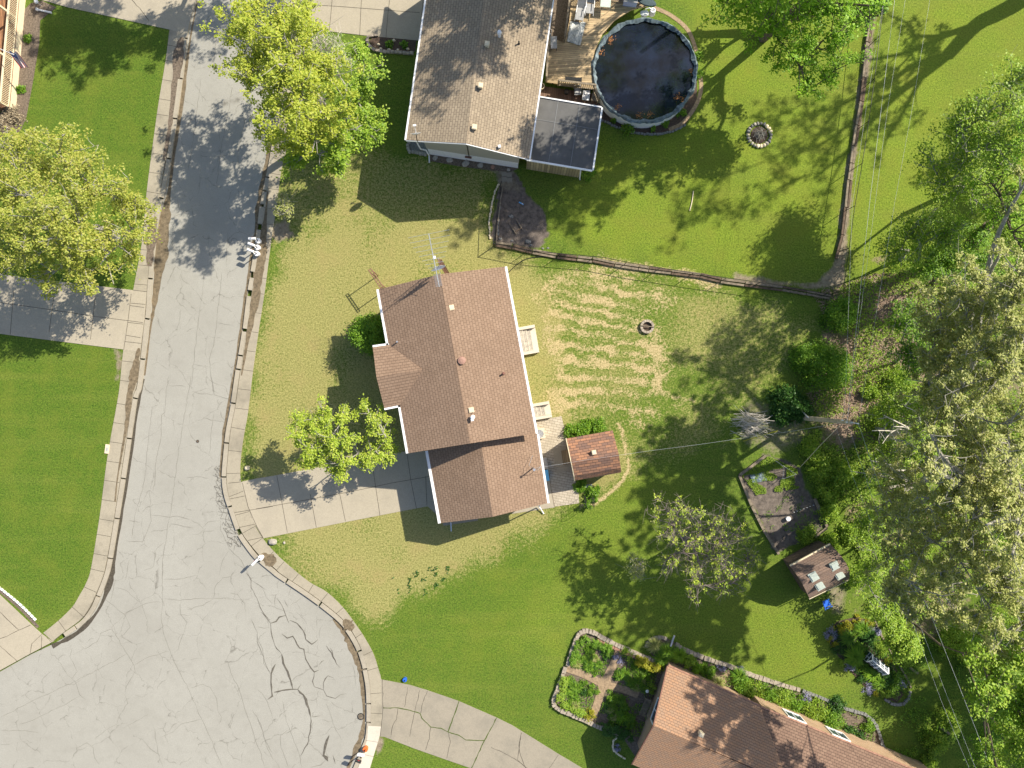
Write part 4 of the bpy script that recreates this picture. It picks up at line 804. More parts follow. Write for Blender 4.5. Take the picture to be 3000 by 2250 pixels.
# --- porch house at the top left
h0 = empty('house', P(-60, 120, 0), 'house with a brown-floored porch and cream railing at the left edge of the picture', 'house')
q0, q1 = G(70, 30), G(44, 322); dd = (q1 - q0).normalized(); q0 = q0 - dd * 4; inn = Vector((-1, -.08, 0))
MB().prism([q0, q1, q1 + inn * 3.2, q0 + inn * 3.2], 0, .6).build('porch_floor', M['porchfloor'], h0)
MB().beam(q0 + Vector((.05, 0, .3)), q1 + Vector((.05, 0, .3)), .06, .56).build('porch_skirt', M['cream'], h0)
MB().beam(q0 + Vector((0, 0, 1.6)), q1 + Vector((0, 0, 1.6)), .13, .07).build('porch_rail', M['cream'], h0)
MB().beam(q0 + Vector((0, 0, .72)), q1 + Vector((0, 0, .72)), .09, .07).build('porch_rail', M['cream'], h0)
mb = MB(); l = (q1 - q0).length; k = 0
while k * .13 < l: mb.beam(q0 + dd * (k * .13 + .05) + Vector((0, 0, .75)), q0 + dd * (k * .13 + .05) + Vector((0, 0, 1.57)), .04, .04); k += 1
mb.build('baluster_row', M['cream'], h0)
for f in (.42, .7, .995):
    p = q0 + dd * l * f; MB().box(p + Vector((-.1, 0, 1.75)), (.14, .14, 2.4)).build('porch_post', M['cream'], h0)
MB().prism([q0 + inn * 3.2, q1 + inn * 3.2, q1 + inn * 10, q0 + inn * 10], 0, 3.2).build('wall', M['tan'], h0)
ea, eb = q0 + inn * 1.0, q1 + inn * 1.0
quad_roof([(q0 + inn * .75 + Vector((0, 0, 3.1)), q1 + inn * 1.15 + Vector((0, 0, 3.1)), q1 + inn * 6.5 + Vector((0, 0, 4.9)), q0 + inn * 6.5 + Vector((0, 0, 4.9)))], M['roof2'], 'roof', h0)
gutter(Vector((.05, 0, 0)), q0 + inn * .75 + Vector((0, 0, 3.05)), q1 + inn * 1.15 + Vector((0, 0, 3.05)), h0, .12)
# flag on a slanting pole
fl = empty('flag', P(5, 148, 2.2), 'american flag on a slanting white pole over the porch railing', 'flag')
tip = P(40, 160, 2.9); MB().tube([P(-8, 140, 2.2), tip], .025, 8).build('flagpole', M['white'], fl)
fa, fb = P(27, 152, 2.85), P(62, 201, 1.75); wv = Vector((.75, .05, .25)); nst = 13; fm = [MB(), MB(), MB()]
fa2, fb2 = P(32, 152, 2.85), P(68, 199, 1.7)
def fpt(u, v):                                # u across the stripes, v along them
    p = fa.lerp(fa + Vector((.62, .02, .0)), u) ; q = fb.lerp(fb + Vector((.5, .12, -.1)), u); r = p.lerp(q, v); r.z += .1 * math.sin(u * 9 + v * 3); r.y += .06 * math.sin(u * 11); return r
for s_ in range(nst):
    for v in range(8):
        u0, u1 = s_ / nst, (s_ + 1) / nst; blue = s_ < 7 and v < 3
        (fm[2] if blue else fm[s_ % 2]).add([fpt(u0, v / 8), fpt(u1, v / 8), fpt(u1, (v + 1) / 8), fpt(u0, (v + 1) / 8)], [[0, 1, 2, 3]])
fm[0].build('red_stripes', M['flagred'], fl); fm[1].build('white_stripes', M['white'], fl); cn = fm[2].build('canton', M['flagblue'], fl)
for i in range(5):
    for j in range(4): p = fpt((i + .6) / 13 * 1.3, (j + .6) / 8 * .7) + Vector((0, 0, .015)); MB().cyl(p, .018, .006, 5).build('star', M['white'], cn)
sheet('mulch_bed', xy([(90, 10), (123, 2), (165, 22), (118, 60), (115, 130), (95, 250), (78, 340), (60, 385), (0, 410), (-60, 420), (-60, 330), (40, 330), (70, 30)]), -.05, .02, M['soil'])

# --- sheds
s1 = empty('garden_shed', P(1742, 1330, 0), 'small shed with mottled red-brown shingles and a wooden ramp, next to the brick patio', 'shed')
a, b = P(1660, 1285, 2.1), P(1795, 1261, 2.1); r1, r2 = P(1674, 1351, 3.15), P(1813, 1332, 3.15); c, d = P(1683, 1394, 2.55), P(1819, 1371, 2.55); e, f = P(1685, 1408, 1.95), P(1820, 1384, 1.95)
quad_roof([(b, a, r1, r2), (c, d, r2, r1)], M['shed1'], 'roof', s1, .07); quad_roof([(e, f, d, c)], M['shed1'], 'lower_roof', s1, .05)
sw_ = inset([a, e, f, b], [.12, .12, .12, .15]); gable([sw_[0], sw_[3], sw_[2], sw_[1]], 0, 1.95, 2.85, M['darktimber'], 'wall', s1)
MB().beam(a + Vector((-.04, 0, -.04)), r1 + Vector((-.04, 0, -.04)), .05, .12).build('bargeboard', M['cream'], s1); MB().beam(r1 + Vector((-.04, 0, -.04)), c + Vector((-.04, 0, -.04)), .05, .12).build('bargeboard', M['cream'], s1); MB().beam(c + Vector((-.04, 0, -.04)), e + Vector((-.04, 0, -.04)), .05, .12).build('bargeboard', M['cream'], s1)
dr_ = MB(); m_ = sw_[0].lerp(sw_[1], .5); dv = (sw_[1] - sw_[0]).normalized(); dr_.box((m_.x - .03, m_.y, 1.0), (1.1, .05, 1.8), math.atan2(dv.y, dv.x)); dr_.build('door', M['cream'], s1)
boxvent(s1, 1740, 1325, 3.15, .32, 'cream', .15, .2)
rp = [P(1644, 1321, .1), P(1668, 1316, .25), P(1673, 1357, .25), P(1650, 1362, .1)]
rt = empty('shed_ramp', P(1658, 1340, 0), 'weathered plank ramp leading to the small mottled-roof shed', 'ramp')
MB().add([rp[0], rp[1], rp[2], rp[3]] + [p + Vector((0, 0, -.05)) for p in rp], [[0, 3, 2, 1], [4, 5, 6, 7], [0, 1, 5, 4], [1, 2, 6, 5], [2, 3, 7, 6], [3, 0, 4, 7]]).build('ramp_deck', M['ramp'], rt)
for k in (.15, .85): MB().beam(rp[0].lerp(rp[3], k) + Vector((0, 0, -.06)), rp[1].lerp(rp[2], k) + Vector((0, 0, -.1)), .06, .08).build('bearer', M['timber'], rt)
s2 = empty('garden_shed', P(2400, 1680, 0), 'old gambrel-roofed shed with four plastic skylights, by the fenced garden plot', 'shed')
W_ = [P(2315, 1659, 1.9), P(2334, 1684, 2.65), P(2350, 1709, 3.05), P(2361, 1731, 2.6), P(2371, 1752, 1.8)]
Ee = [P(2433, 1595, 1.9), P(2458, 1620, 2.65), P(2478, 1648, 3.05), P(2490, 1674, 2.6), P(2489, 1695, 1.8)]
for i in range(4):
    pl = (Ee[i], W_[i], W_[i + 1], Ee[i + 1]) if i < 2 else (W_[i + 1], Ee[i + 1], Ee[i], W_[i])
    quad_roof([pl], M['shed2'], 'roof', s2, .05)
ws = [p.lerp(q, .05) for p, q in zip(W_, Ee)]; we = [p.lerp(q, .95) for p, q in zip(W_, Ee)]
mb = MB(); k = len(ws); base = [Vector((p.x, p.y, 0)) for p in (ws[0], ws[4], we[4], we[0])]
dn = Vector((0, 0, -.09))
mb.add([base[0], base[1]] + [p + dn for p in ws[::-1]] + [base[3], base[2]] + [p + dn for p in we[::-1]], [[0, 1, 2, 3, 4, 5, 6], [13, 12, 11, 10, 9, 8, 7], [0, 6, 13, 7], [1, 8, 9, 2]]); mb.build('wall', M['darktimber'], s2)
MB().beam(W_[0] + Vector((-.02, .04, -.02)), Ee[0] + Vector((-.02, .04, -.02)), .1, .12).build('fascia', M['cream'], s2)
MB().beam(W_[4] + Vector((.03, -.1, -.1)), Ee[4] + Vector((.03, -.1, -.1)), .05, .1).build('fascia', M['cream'], s2)
for (px, py, i) in ((2445, 1658, 2), (2459, 1684, 3), (2384, 1690, 2), (2401, 1716, 3)):
    i = 1 if (px, py) in ((2445, 1658),) else i
    pc = P(px, py, 3.02 if i <= 2 else 2.72); rz = math.atan2((Ee[0] - W_[0]).y, (Ee[0] - W_[0]).x); mb = MB(); mb.box(pc + Vector((0, 0, -.03)), (.62, .62, .12), rz, tilt=(-.35 if i >= 2 else .2, 0))
    mb.box(pc + Vector((0, 0, .05)), (.45, .45, .08), rz, tilt=(-.35 if i >= 2 else .2, 0)); mb.build('skylight', M['skylight'], s2)
# ---------------------------------------------------------------- pool, deck and what stands on them
PC = P(1889, 206, 1.3); PC0 = Vector((PC.x, PC.y, 0)); PR = 3.98
pool = empty('swimming_pool', PC0, 'round above-ground pool of dark water with a crumpled blue-grey rim cover', 'pool')
def circ(c, r, n=64, jit=0): return [Vector((c.x + (r + random.uniform(-jit, jit)) * math.cos(2 * math.pi * k / n), c.y + (r + random.uniform(-jit, jit)) * math.sin(2 * math.pi * k / n), 0)) for k in range(n)]
n = 72; mb = MB(); o_ = circ(PC0, PR - .08, n); vs = [(*p[:2], 0) for p in o_] + [(*p[:2], 1.28) for p in o_]
mb.add(vs, [[i, (i + 1) % n, n + (i + 1) % n, n + i] for i in range(n)]); mb.build('pool_wall', M['white'], pool, smooth=True)
mb = MB(); i_ = circ(PC0, PR - .17, n); vs = [(*p[:2], .0) for p in i_] + [(*p[:2], 1.28) for p in i_]
mb.add(vs, [[n + i, n + (i + 1) % n, (i + 1) % n, i] for i in range(n)]); mb.build('pool_liner', M['teal'], pool, smooth=True)
mb = MB(); ro = []; ri = []; rm = []
for k in range(144):
    a = 2 * math.pi * k / 144; r0 = PR + random.uniform(-.02, .06) + .05 * math.sin(a * 13); r1_ = PR - .3 + random.uniform(-.06, .05) + .05 * math.sin(a * 17)
    ro.append((PC0.x + r0 * math.cos(a), PC0.y + r0 * math.sin(a), 1.22 + random.uniform(-.02, .02))); ri.append((PC0.x + r1_ * math.cos(a), PC0.y + r1_ * math.sin(a), 1.2 + random.uniform(-.03, .03)))
    rr = PR - .1; rm.append((PC0.x + rr * math.cos(a), PC0.y + rr * math.sin(a), 1.36 + random.uniform(-.03, .03)))
k = 144; mb.add(ro + rm + ri, [[i, (i + 1) % k, k + (i + 1) % k, k + i] for i in range(k)] + [[k + i, k + (i + 1) % k, 2 * k + (i + 1) % k, 2 * k + i] for i in range(k)]); mb.build('rim_cover', M['teal'], pool)
m, N, L, B = new_mat('pool_water'); nn_ = noise(N, L, .55, 4, .6); n2_ = noise(N, L, 5, 4, .7)
c_ = mixc(N, L, ramp(N, L, nn_, .4, .65), (.006, .006, .007), (.012, .018, .035)); L.new(mixc(N, L, ramp(N, L, n2_, .62, .78, 0, .5), c_, (.05, .035, .02)), B.inputs['Base Color'])
B.inputs['Roughness'].default_value = .06; B.inputs['Specular IOR Level'].default_value = .6; bump(N, L, B, n2_, .12, .02)
wt = MB().prism(circ(PC0, PR - .2), .05, 1.1); wt.build('water', m, pool)
# leaves lying at the pool edge
def flat_leaves(name, pts, sp, n, size, mat, parent=None, z=0.01, label=None, cat=None, kind=None):
    c = np.array([[p[0], p[1]] for p in pts])[RNG.integers(0, len(pts), n)] + RNG.normal(0, sp, (n, 2)); a = RNG.uniform(0, 6.28, n); s = size * RNG.uniform(.5, 1.3, n)
    V = np.zeros((n, 4, 3)); 
    for i, (u, v) in enumerate(((1, 0), (0, .5), (-1, 0), (0, -.5))):
        V[:, i, 0] = c[:, 0] + s * (u * np.cos(a) - v * np.sin(a)); V[:, i, 1] = c[:, 1] + s * (u * np.sin(a) + v * np.cos(a)); V[:, i, 2] = z + RNG.uniform(0, .02, n)
    return npmesh(name, V.reshape(-1, 3), np.arange(4 * n).reshape(n, 4), mat, parent)
flat_leaves('floating_leaves', [P(1783, 108, 1.1), P(1790, 118, 1.1), P(1760, 150, 1.1), P(1986, 285, 1.1), P(2000, 290, 1.1), P(1875, 338, 1.1), P(1905, 335, 1.1), P(1810, 315, 1.1), P(2030, 210, 1.1)], .15, 420, .045, leafmat('floating_leaf', [(.2, .08, .02), (.5, .2, .05)], .05), pool, 1.105)
# planting bed round the pool with its block edging
def arcpts(c, r, a0, a1, n): return [Vector((c.x + r * math.cos(math.radians(a0 + (a1 - a0) * k / n)), c.y + r * math.sin(math.radians(a0 + (a1 - a0) * k / n)), 0)) for k in range(n + 1)]
bo = [P(1762, 352), P(1800, 368), P(1850, 388), P(1910, 393), P(1965, 385), P(2010, 362), P(2040, 320), P(2042, 260), P(2040, 200), P(2020, 120), P(1980, 80), P(1900, 90), P(1800, 200), P(1762, 300)]
struct('pool_bed', MB().prism(bo, -.05, .015), M['mulch'])
struct('pool_path', MB().ribbon(smooth_line([(p.x, p.y) for p in (P(1915, 22), P(1965, 45), P(2015, 88), P(2040, 150))], 5), .3, .022), M['path'])
struct('pool_path', MB().ribbon(smooth_line([(p.x, p.y) for p in (P(2050, 215), P(2054, 260), P(2038, 310), P(2000, 360), P(1960, 380))], 5), .3, .024), M['path'])
def edging(pts, w, h, ln, mat, label, cat='edging', name='block_edging', z=0, gap=.03, jit=.03):
    L_ = resample(smooth_line([(p[0], p[1]) for p in pts], 6), .05); mb = MB(); i = 0; st = max(2, int(ln / .05))
    while i + st < len(L_):
        a, b = L_[i], L_[i + st]; c = (a + b) / 2; d = b - a; mb.box((c.x + random.uniform(-jit, jit), c.y + random.uniform(-jit, jit), z + h / 2 + random.uniform(-.02, .02)), (d.length - gap, w * random.uniform(.85, 1.15), h), math.atan2(d.y, d.x) + random.uniform(-.08, .08)); i += st
    o = mb.build(name, M[mat], loc=(pts[0][0], pts[0][1], 0)); return tag(o, label, cat)
edging([P(*q) for q in ((1762, 353), (1800, 370), (1850, 389), (1910, 394), (1965, 387), (2010, 365))], .14, .16, .2, 'gravel', 'low grey scalloped block edging curving below the pool')
# decks
def deck(name, pts, z0, z1, mat, label):
    o = MB().prism(pts, z1 - .06, z1).build(name, mat, loc=(*pts[0][:2], 0)); return o
dk = empty('deck', P(1700, 150, 0), 'sunlit wooden pool deck between the taupe house and the pool', 'deck')
MB().prism([P(*q, 1.2) for q in ((1680, -60), (1905, -60), (1905, 15), (1850, 28), (1800, 60), (1765, 100), (1742, 150), (1737, 210), (1745, 262), (1600, 240), (1600, 160), (1606, 110), (1655, 125), (1668, 60))], 1.06, 1.2).build('deck_floor', M['deck'], dk)
for q in ((1608, 118), (1650, 128), (1604, 232), (1730, 255), (1672, 40), (1895, 10), (1800, 10)): MB().box(P(*q, .53), (.12, .12, 1.05)).build('deck_post', M['timber'], dk)
ld = empty('deck', P(1650, 280, 0), 'shaded dark brown lower deck next to the flat roof', 'deck')
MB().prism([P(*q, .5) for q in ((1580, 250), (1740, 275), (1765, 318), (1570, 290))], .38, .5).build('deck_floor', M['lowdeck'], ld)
struct('side_bed', MB().prism([G(*q) for q in ((1600, -60), (1690, -60), (1670, 60), (1655, 130), (1600, 110), (1560, 110))], -.05, .02), M['soil'])
def railing(label, a, b, z, h=.95, post=1.6, mat='timber'):
    t = empty('deck_railing', (a.x, a.y, z), label, 'railing'); a = Vector((a.x, a.y, z)); b = Vector((b.x, b.y, z)); d = (b - a).normalized(); l = (b - a).length
    MB().beam(a + Vector((0, 0, h)), b + Vector((0, 0, h)), .14, .04).build('top_rail', M[mat], t); MB().beam(a + Vector((0, 0, .12)), b + Vector((0, 0, .12)), .08, .04).build('bottom_rail', M[mat], t)
    n = max(1, round(l / post))
    for k in range(n + 1): MB().box(a + d * l * k / n + Vector((0, 0, h / 2)), (.1, .1, h - .05)).build('post', M[mat], t)
    mb = MB(); k = 0
    while k * .15 < l: mb.box(a + d * (k * .15 + .07) + Vector((0, 0, h / 2 + .05)), (.035, .035, h - .2)); k += 1
    mb.build('baluster_row', M[mat], t); return t
railing('slatted wooden deck railing behind the black metal bench', P(1635, 249, 1.3), P(1742, 262, 1.3), 1.2)
railing('short wooden deck railing at the corner nearest the flat roof', P(1740, 268, 1.3), P(1752, 300, 1.3), 1.2)
railing('wooden deck railing between the deck and the taupe house wall', P(1607, 120, 1.3), P(1600, 238, 1.3), 1.2)
railing('wooden deck railing along the strip of bare soil at the top', P(1671, -20, 1.3), P(1653, 122, 1.3), 1.2)
railing('wooden deck railing across the top edge of the photo behind the glass table', P(1690, -8, 1.3), P(1880, 6, 1.3), 1.2)
ZD = 1.2
def chaise(name, x, y, rz, label, l=1.5, w=.6, mat='greytex', up=.5):
    t = local(name, P(x, y, ZD), label, 'chair', 'reclining chairs on the pool deck', rz)
    MB().box((.2, 0, .32), (l * .6, w - .08, .04)).build('seat', M[mat], t); MB().add([(-.25, -w / 2 + .04, .32), (-.25, w / 2 - .04, .32), (-.8, w / 2 - .04, .32 + up), (-.8, -w / 2 + .04, .32 + up), (-.25, -w / 2 + .04, .28), (-.25, w / 2 - .04, .28), (-.8, w / 2 - .04, .28 + up), (-.8, -w / 2 + .04, .28 + up)], [[0, 1, 2, 3], [7, 6, 5, 4], [0, 4, 5, 1], [2, 6, 7, 3], [1, 5, 6, 2], [0, 3, 7, 4]]).build('backrest', M[mat], t)
    for s_ in (-1, 1):
        MB().tube([(-.85, s_ * w / 2, .32 + up), (-.25, s_ * w / 2, .34), (.75, s_ * w / 2, .33)], .025, 6).build('frame', M['metal'], t)
        MB().tube([(-.3, s_ * w / 2, .55), (.25, s_ * w / 2, .55)], .03, 6).build('armrest', M['white'], t)
        for q in (-.5, .55): MB().tube([(q, s_ * w / 2, .33), (q - .08, s_ * w / 2, 0)], .02, 6).build('leg', M['metal'], t)
    return t
chaise('chaise_longue', 1699, 40, math.radians(-100), 'grey reclining deck chair nearest the house, standing behind the tarpaulin')
chaise('chaise_longue', 1727, 24, math.radians(-95), 'grey folding deck chair beside the glass table', 1.2)
t = local('glass_table', P(1771, 20, ZD), 'square frosted glass deck table with thin legs', 'table', None, -.08)
MB().box((0, 0, .7), (.76, .78, .02)).build('tabletop', plain('frosted_glass', (.5, .58, .52), .25, var=.1), t)
for a in (-1, 1):
    for b in (-1, 1): MB().tube([(a * .33, b * .34, 0), (a * .33, b * .34, .69)], .015, 6).build('leg', M['metal'], t)
t = local('metal_bench', P(1678, 244, ZD), 'black wrought iron bench with a pierced back on the pool deck', 'bench', None, math.radians(-4))
MB().box((0, .08, .42), (1.2, .4, .03)).build('seat', M['black'], t); mb = MB()
for k in range(13): mb.box((-.58 + k * .0965, -.14, .66), (.02, .02, .42))
mb.box((0, -.14, .88), (1.22, .03, .03)); mb.box((0, -.14, .46), (1.22, .03, .03)); mb.build('backrest', M['black'], t)
for a in (-1, 1):
    MB().tube([(a * .6, -.14, .62), (a * .6, .25, .62)], .02, 6).build('armrest', M['black'], t)
    for b in (-.12, .25): MB().box((a * .58, b, .2), (.03, .03, .42)).build('leg', M['black'], t)
# tarpaulin with a limp crumpled surface
def cloth(name, pts, z, amp, mat, label, cat, nx=14, ny=18, sag=0):
    p = [P(*q, z) for q in pts]; vs = []; random.seed(5)
    for j in range(ny + 1):
        for i in range(nx + 1):
            u, v = i / nx, j / ny; q = p[0].lerp(p[1], u).lerp(p[3].lerp(p[2], u), v); e = 1 if 0 < i < nx and 0 < j < ny else .4
            vs.append(q + Vector((random.uniform(-.02, .02), random.uniform(-.02, .02), (.5 + .5 * math.sin(u * 11 + v * 3)) * amp * e + random.uniform(0, amp * .5) + .01)))
    fs = [[j * (nx + 1) + i, j * (nx + 1) + i + 1, (j + 1) * (nx + 1) + i + 1, (j + 1) * (nx + 1) + i] for j in range(ny) for i in range(nx)]
    o = MB().add(vs, fs).build(name, M[mat] if isinstance(mat, str) else mat, loc=p[0]); return tag(o, label, cat)
cloth('tarpaulin', [(1671, 64), (1716, 66), (1700, 134), (1661, 122)], ZD, .09, 'sheetcloth', 'crumpled pale grey tarpaulin spread over the deck boards', 'tarpaulin')
t = local('storage_box', P(1845, 8, ZD), 'large pale lavender storage box at the top edge of the deck', 'box', None, -.12)
MB().box((0, 0, .3), (1.0, .6, .6)).build('body', plain('lavender_plastic', (.5, .53, .68), .5, var=.08), t); MB().box((0, .02, .63), (1.04, .64, .06)).build('lid', M['greytex'], t); MB().box((0, .02, .67), (.7, .35, .03)).build('lid_panel', M['sheetcloth'], t)
t = local('garden_umbrella', P(1891, 16, ZD), 'dark green covered oval table beside the pool pump', 'table', None, -.3); t.name = 'covered_table'
mb = MB(); vs = []; n = 24
for (r, z_) in ((.02, .62), (.9, .6), (1.0, .5)):
    for k in range(n): a = 2 * math.pi * k / n; vs.append((r * .75 * math.cos(a), r * .32 * math.sin(a), z_))
mb.add(vs, [[j * n + i, j * n + (i + 1) % n, (j + 1) * n + (i + 1) % n, (j + 1) * n + i] for j in range(2) for i in range(n)]); mb.build('cover', M['darkcloth'], t); MB().cyl((0, 0, 0), .05, .6, 10).build('leg', M['black'], t)
t = local('pool_pump', P(1909, 40, .6), 'grey pool pump and filter drum at the top of the pool', 'pump', None, -.4)
MB().cyl((0, 0, 0), .26, .5, 18, .22).build('drum', M['greytex'], t); MB().ring((0, 0, .5), .16, .05, 18).build('collar', M['white'], t); MB().tube([(0, 0, .5), (-.3, 0, .62), (-.55, -.15, .5)], .04, 8).build('hose', M['white'], t)
t = local('pool_skimmer', P(1886, 42, 1.0), 'clear plastic wrapped skimmer basket on the pool rim', 'skimmer', None, 0)
MB().rock((0, 0, .15), .3, .2, .2, 0, .3, 10, 6).build('wrap', M['bluewall'], t); MB().box((0, -.15, .1), (.4, .15, .15)).build('box', M['greytex'], t)
def pot(x, y, z, r, label, mat='cream', plant=None, cat='plant pot', h=.35):
    t = local('plant_pot', P(x, y, z), label, cat); n = 18; vs = []
    for (rr, zz) in ((r * .75, 0), (r, h), (r * .86, h), (r * .8, h - .08)):
        for k in range(n): a = 2 * math.pi * k / n; vs.append((rr * math.cos(a), rr * math.sin(a), zz))
    MB().add(vs, [[j * n + i, j * n + (i + 1) % n, (j + 1) * n + (i + 1) % n, (j + 1) * n + i] for j in range(3) for i in range(n)]).build('pot', M[mat], t)
    MB().cyl((0, 0, h - .09), r * .82, .02, n).build('earth', M['soil'], t); return t
pot(1586, 257, .5, .24, 'pale round plant pot beside the gutter on the dark lower deck')
pot(1607, 98, .1, .24, 'pale round plant pot half under the eave of the taupe house', 'greytex')
pot(1659, 273, .5, .2, 'black round plant pot in the middle of the dark lower deck', 'black')
t = local('deck_chair', P(1691, 275, .5), 'dark grey armchair on the lower deck beside the flowering tray', 'chair', 'armchairs by the pool', .05)
MB().box((0, 0, .4), (.5, .5, .06)).build('seat', M['greytex'], t); MB().box((-.05, .26, .68), (.5, .05, .55)).build('backrest', M['greytex'], t)
for a in (-1, 1):
    MB().box((a * .28, 0, .6), (.05, .5, .04)).build('armrest', M['black'], t)
    for b in (-.22, .22): MB().box((a * .25, b, .2), (.04, .04, .4)).build('leg', M['black'], t)
t = local('deck_chair', P(1622, 132, ZD), 'dark mesh armchair in the corner between deck railing and house wall', 'chair', 'armchairs by the pool', 1.6)
MB().box((0, 0, .4), (.9, .45, .06)).build('seat', M['greytex'], t); MB().box((0, .26, .68), (.9, .05, .5)).build('backrest', M['greytex'], t)
for a in (-1, 1):
    for b in (-.2, .2): MB().box((a * .4, b, .2), (.04, .04, .4)).build('leg', M['black'], t)
t = local('flower_tray', P(1717, 279, .9), 'white tray of flowers with a leafy plant spilling over, on the lower deck', 'planter', None, -.1)
MB().box((0, 0, 0), (.55, .75, .06)).build('tray', M['bluewall'], t)
for q in ((-.2, -.3), (.2, -.3), (-.2, .3), (.2, .3)): MB().box((*q, -.2), (.04, .04, .4)).build('leg', M['timber'], t)
mb = MB()
for k in range(16): mb.rock((random.uniform(-.22, .1), random.uniform(-.3, .3), .08), .05, .05, .05)
mb.build('flowers', M['white'], t)
for q, lb in (((1746, 285), 'grey square stool by the pool rim at the end of the lower deck'),):
    t = local('stool', P(*q, .9), lb, 'stool', None, -.15); MB().box((0, 0, 0), (.65, .6, .05)).build('seat', M['timber'], t)
    for a in (-.28, .28):
        for b in (-.25, .25): MB().box((a, b, -.22), (.05, .05, .4)).build('leg', M['timber'], t)

# ---------------------------------------------------------------- mailboxes
t = local('drain_extension', P(132, 34, 0), 'pale blue downspout extension pipe lying in the mulch at the top left', 'pipe', None, math.radians(-12)); MB().tube([(-.55, 0, .1), (.55, 0, .06)], .07, 8).build('pipe', M['bluewall'], t); MB().box((-.55, 0, .12), (.12, .2, .16)).build('elbow', M['bluewall'], t)
t = local('path_lamp', P(121, 17, 0), 'small white globe lamp beside the pale blue downspout pipe', 'lamp'); MB().tube([(0, 0, 0), (0, 0, .5)], .03, 8).build('stem', M['metal'], t); MB().rock((0, 0, .6), .15, .15, .15, 0, .02, 14, 8).build('globe', M['white'], t, smooth=True)
def mailbox(x, y, rz, label, bucket='white', box='white', hgt=1.1, base=True, size=.5):
    t = local('mailbox', P(x, y, 0), label, 'mailbox', 'mailboxes along the kerb', rz)
    if base:
        MB().cyl((0, 0, 0), .17, .36, 20, .2).build('bucket', M[bucket], t); MB().cyl((0, 0, .36), .195, .012, 20).build('bucket_fill', M['white'] if bucket == 'white' else M['orange'], t)
    MB().box((0, 0, hgt / 2 + .05), (.06, .06, hgt)).build('post', M['black'] if base else M['timber'], t)
    n = 9; w = .09; vs = []; l = size
    prof = [(-w, 0), (w, 0), (w, .14)] + [(w * math.cos(math.pi * k / n), .14 + w * math.sin(math.pi * k / n)) for k in range(1, n)] + [(-w, .14)]
    k = len(prof); vs = [(-.1, a, hgt + b) for a, b in prof] + [(-.1 + l, a, hgt + b) for a, b in prof]
    MB().add(vs, [list(range(k))[::-1], [k + i for i in range(k)]] + [[i, (i + 1) % k, k + (i + 1) % k, k + i] for i in range(k)]).build('box', M[box], t)
    d = MB().box((-.1 + l + .008, 0, hgt + .11), (.012, .165, .2)).build('door', M[box], t)
    MB().tube([(-.1 + l + .02, 0, hgt + .17), (-.1 + l + .045, 0, hgt + .17)], .012, 6).build('knob', M['metal'], d)
    MB().box((.12, -.1, hgt + .17), (.14, .01, .05)).build('flag', M['flagred'], t); return t
mailbox(761, 708, math.radians(180), 'white mailbox on a white bucket base, farthest up the road of the row of three')
mailbox(759, 727, math.radians(160), 'white mailbox on a white bucket base, middle one of the row of three')
mailbox(757, 745, math.radians(158), 'white mailbox on a white bucket base, lowest in the picture of the row of three')
mailbox(768, 1631, math.radians(225), 'single white mailbox on a white base standing at the kerb bend', size=.55)
mailbox(1073, 2189, math.radians(172), 'white mailbox on an orange bucket near the manhole cover', 'orange', size=.5)
mailbox(1064, 2208, math.radians(158), 'black mailbox on a thin post at the bottom kerb', 'white', 'black', base=False, size=.45)
# small street things
def disc(name, x, y, r, z, mat, label, cat, ribs=0, h=.02):
    t = local(name, P(x, y, z), label, cat); MB().cyl((0, 0, 0), r, h, 28).build('lid', M[mat], t)
    MB().ring((0, 0, h * .6), r * .97, .018, 28).build('rim', M['black'], t)
    if ribs:
        mb = MB()
        for k in range(-ribs, ribs + 1):
            w = math.sqrt(max(0, (r * .8) ** 2 - (k * r * 1.5 / (2 * ribs + 1)) ** 2)); mb.box((0, k * r * 1.5 / (2 * ribs + 1), h + .006), (w * 2, r * .12, .012))
        mb.build('ribs', M['timber'], t)
    return t
disc('storm_drain', 1057, 2099, .26, -.096, 'black', 'round slotted iron drain cover in the road close to the kerb', 'drain', 3)
disc('valve_cover', 579, 1293, .1, -.096, 'darktimber', 'small dark valve cover in the middle of the narrow road', 'cover', 1, .012)
t = local('meter_box', P(315, 1315, 0), 'small cream utility box set in the edge of the left lawn', 'utility box', None, -.12); MB().box((0, 0, .04), (.3, .7, .1)).build('box', M['cream'], t); MB().box((.02, -.02, .1), (.14, .3, .03)).build('lid', M['greytex'], t)
def boulder(x, y, sx, sy, sz, label, mat='stone', cat='rock', group=None, rz=0, name='boulder'):
    c = P(x, y, 0); o = MB().rock((c.x, c.y, sz * .25), sx, sy, sz, rz, .16, 10, 6).build(name, M[mat], loc=c, smooth=False); return tag(o, label, cat, group)
boulder(725, 1371, .2, .18, .22, 'small white block of stone on the dry lawn above the driveway mouth', 'cream')
boulder(799, 1587, .34, .24, .25, 'flat pale boulder on the lawn corner below the driveway mouth')
boulder(833, 1590, .1, .1, .1, 'tiny grey stone just right of the pale boulder at the driveway corner')
for i, (x, y, s_, lb) in enumerate(((1275, 463, .22, 'leftmost boulder'), (1318, 469, .25, 'second boulder from the left'), (1365, 479, .3, 'largest boulder, third from the left'), (1407, 485, .24, 'fourth boulder from the left'), (1444, 489, .18, 'rightmost reddish boulder'))):
    boulder(x, y, s_, s_ * .8, s_ * .6, lb + ' at the foot of the grey gable wall', 'redbrick' if i == 4 else 'stone', 'rock', 'boulders under the grey gable wall', random.random())
struct('gravel_bed', MB().prism([G(*q) for q in ((1197, 410), (1256, 420), (1256, 452), (1197, 446))], -.05, .02), M['gravel'])
struct('wall_bed', MB().prism([G(*q) for q in ((1256, 452), (1522, 492), (1500, 502), (1440, 500), (1350, 488), (1260, 472))], -.05, .018), M['soil'])
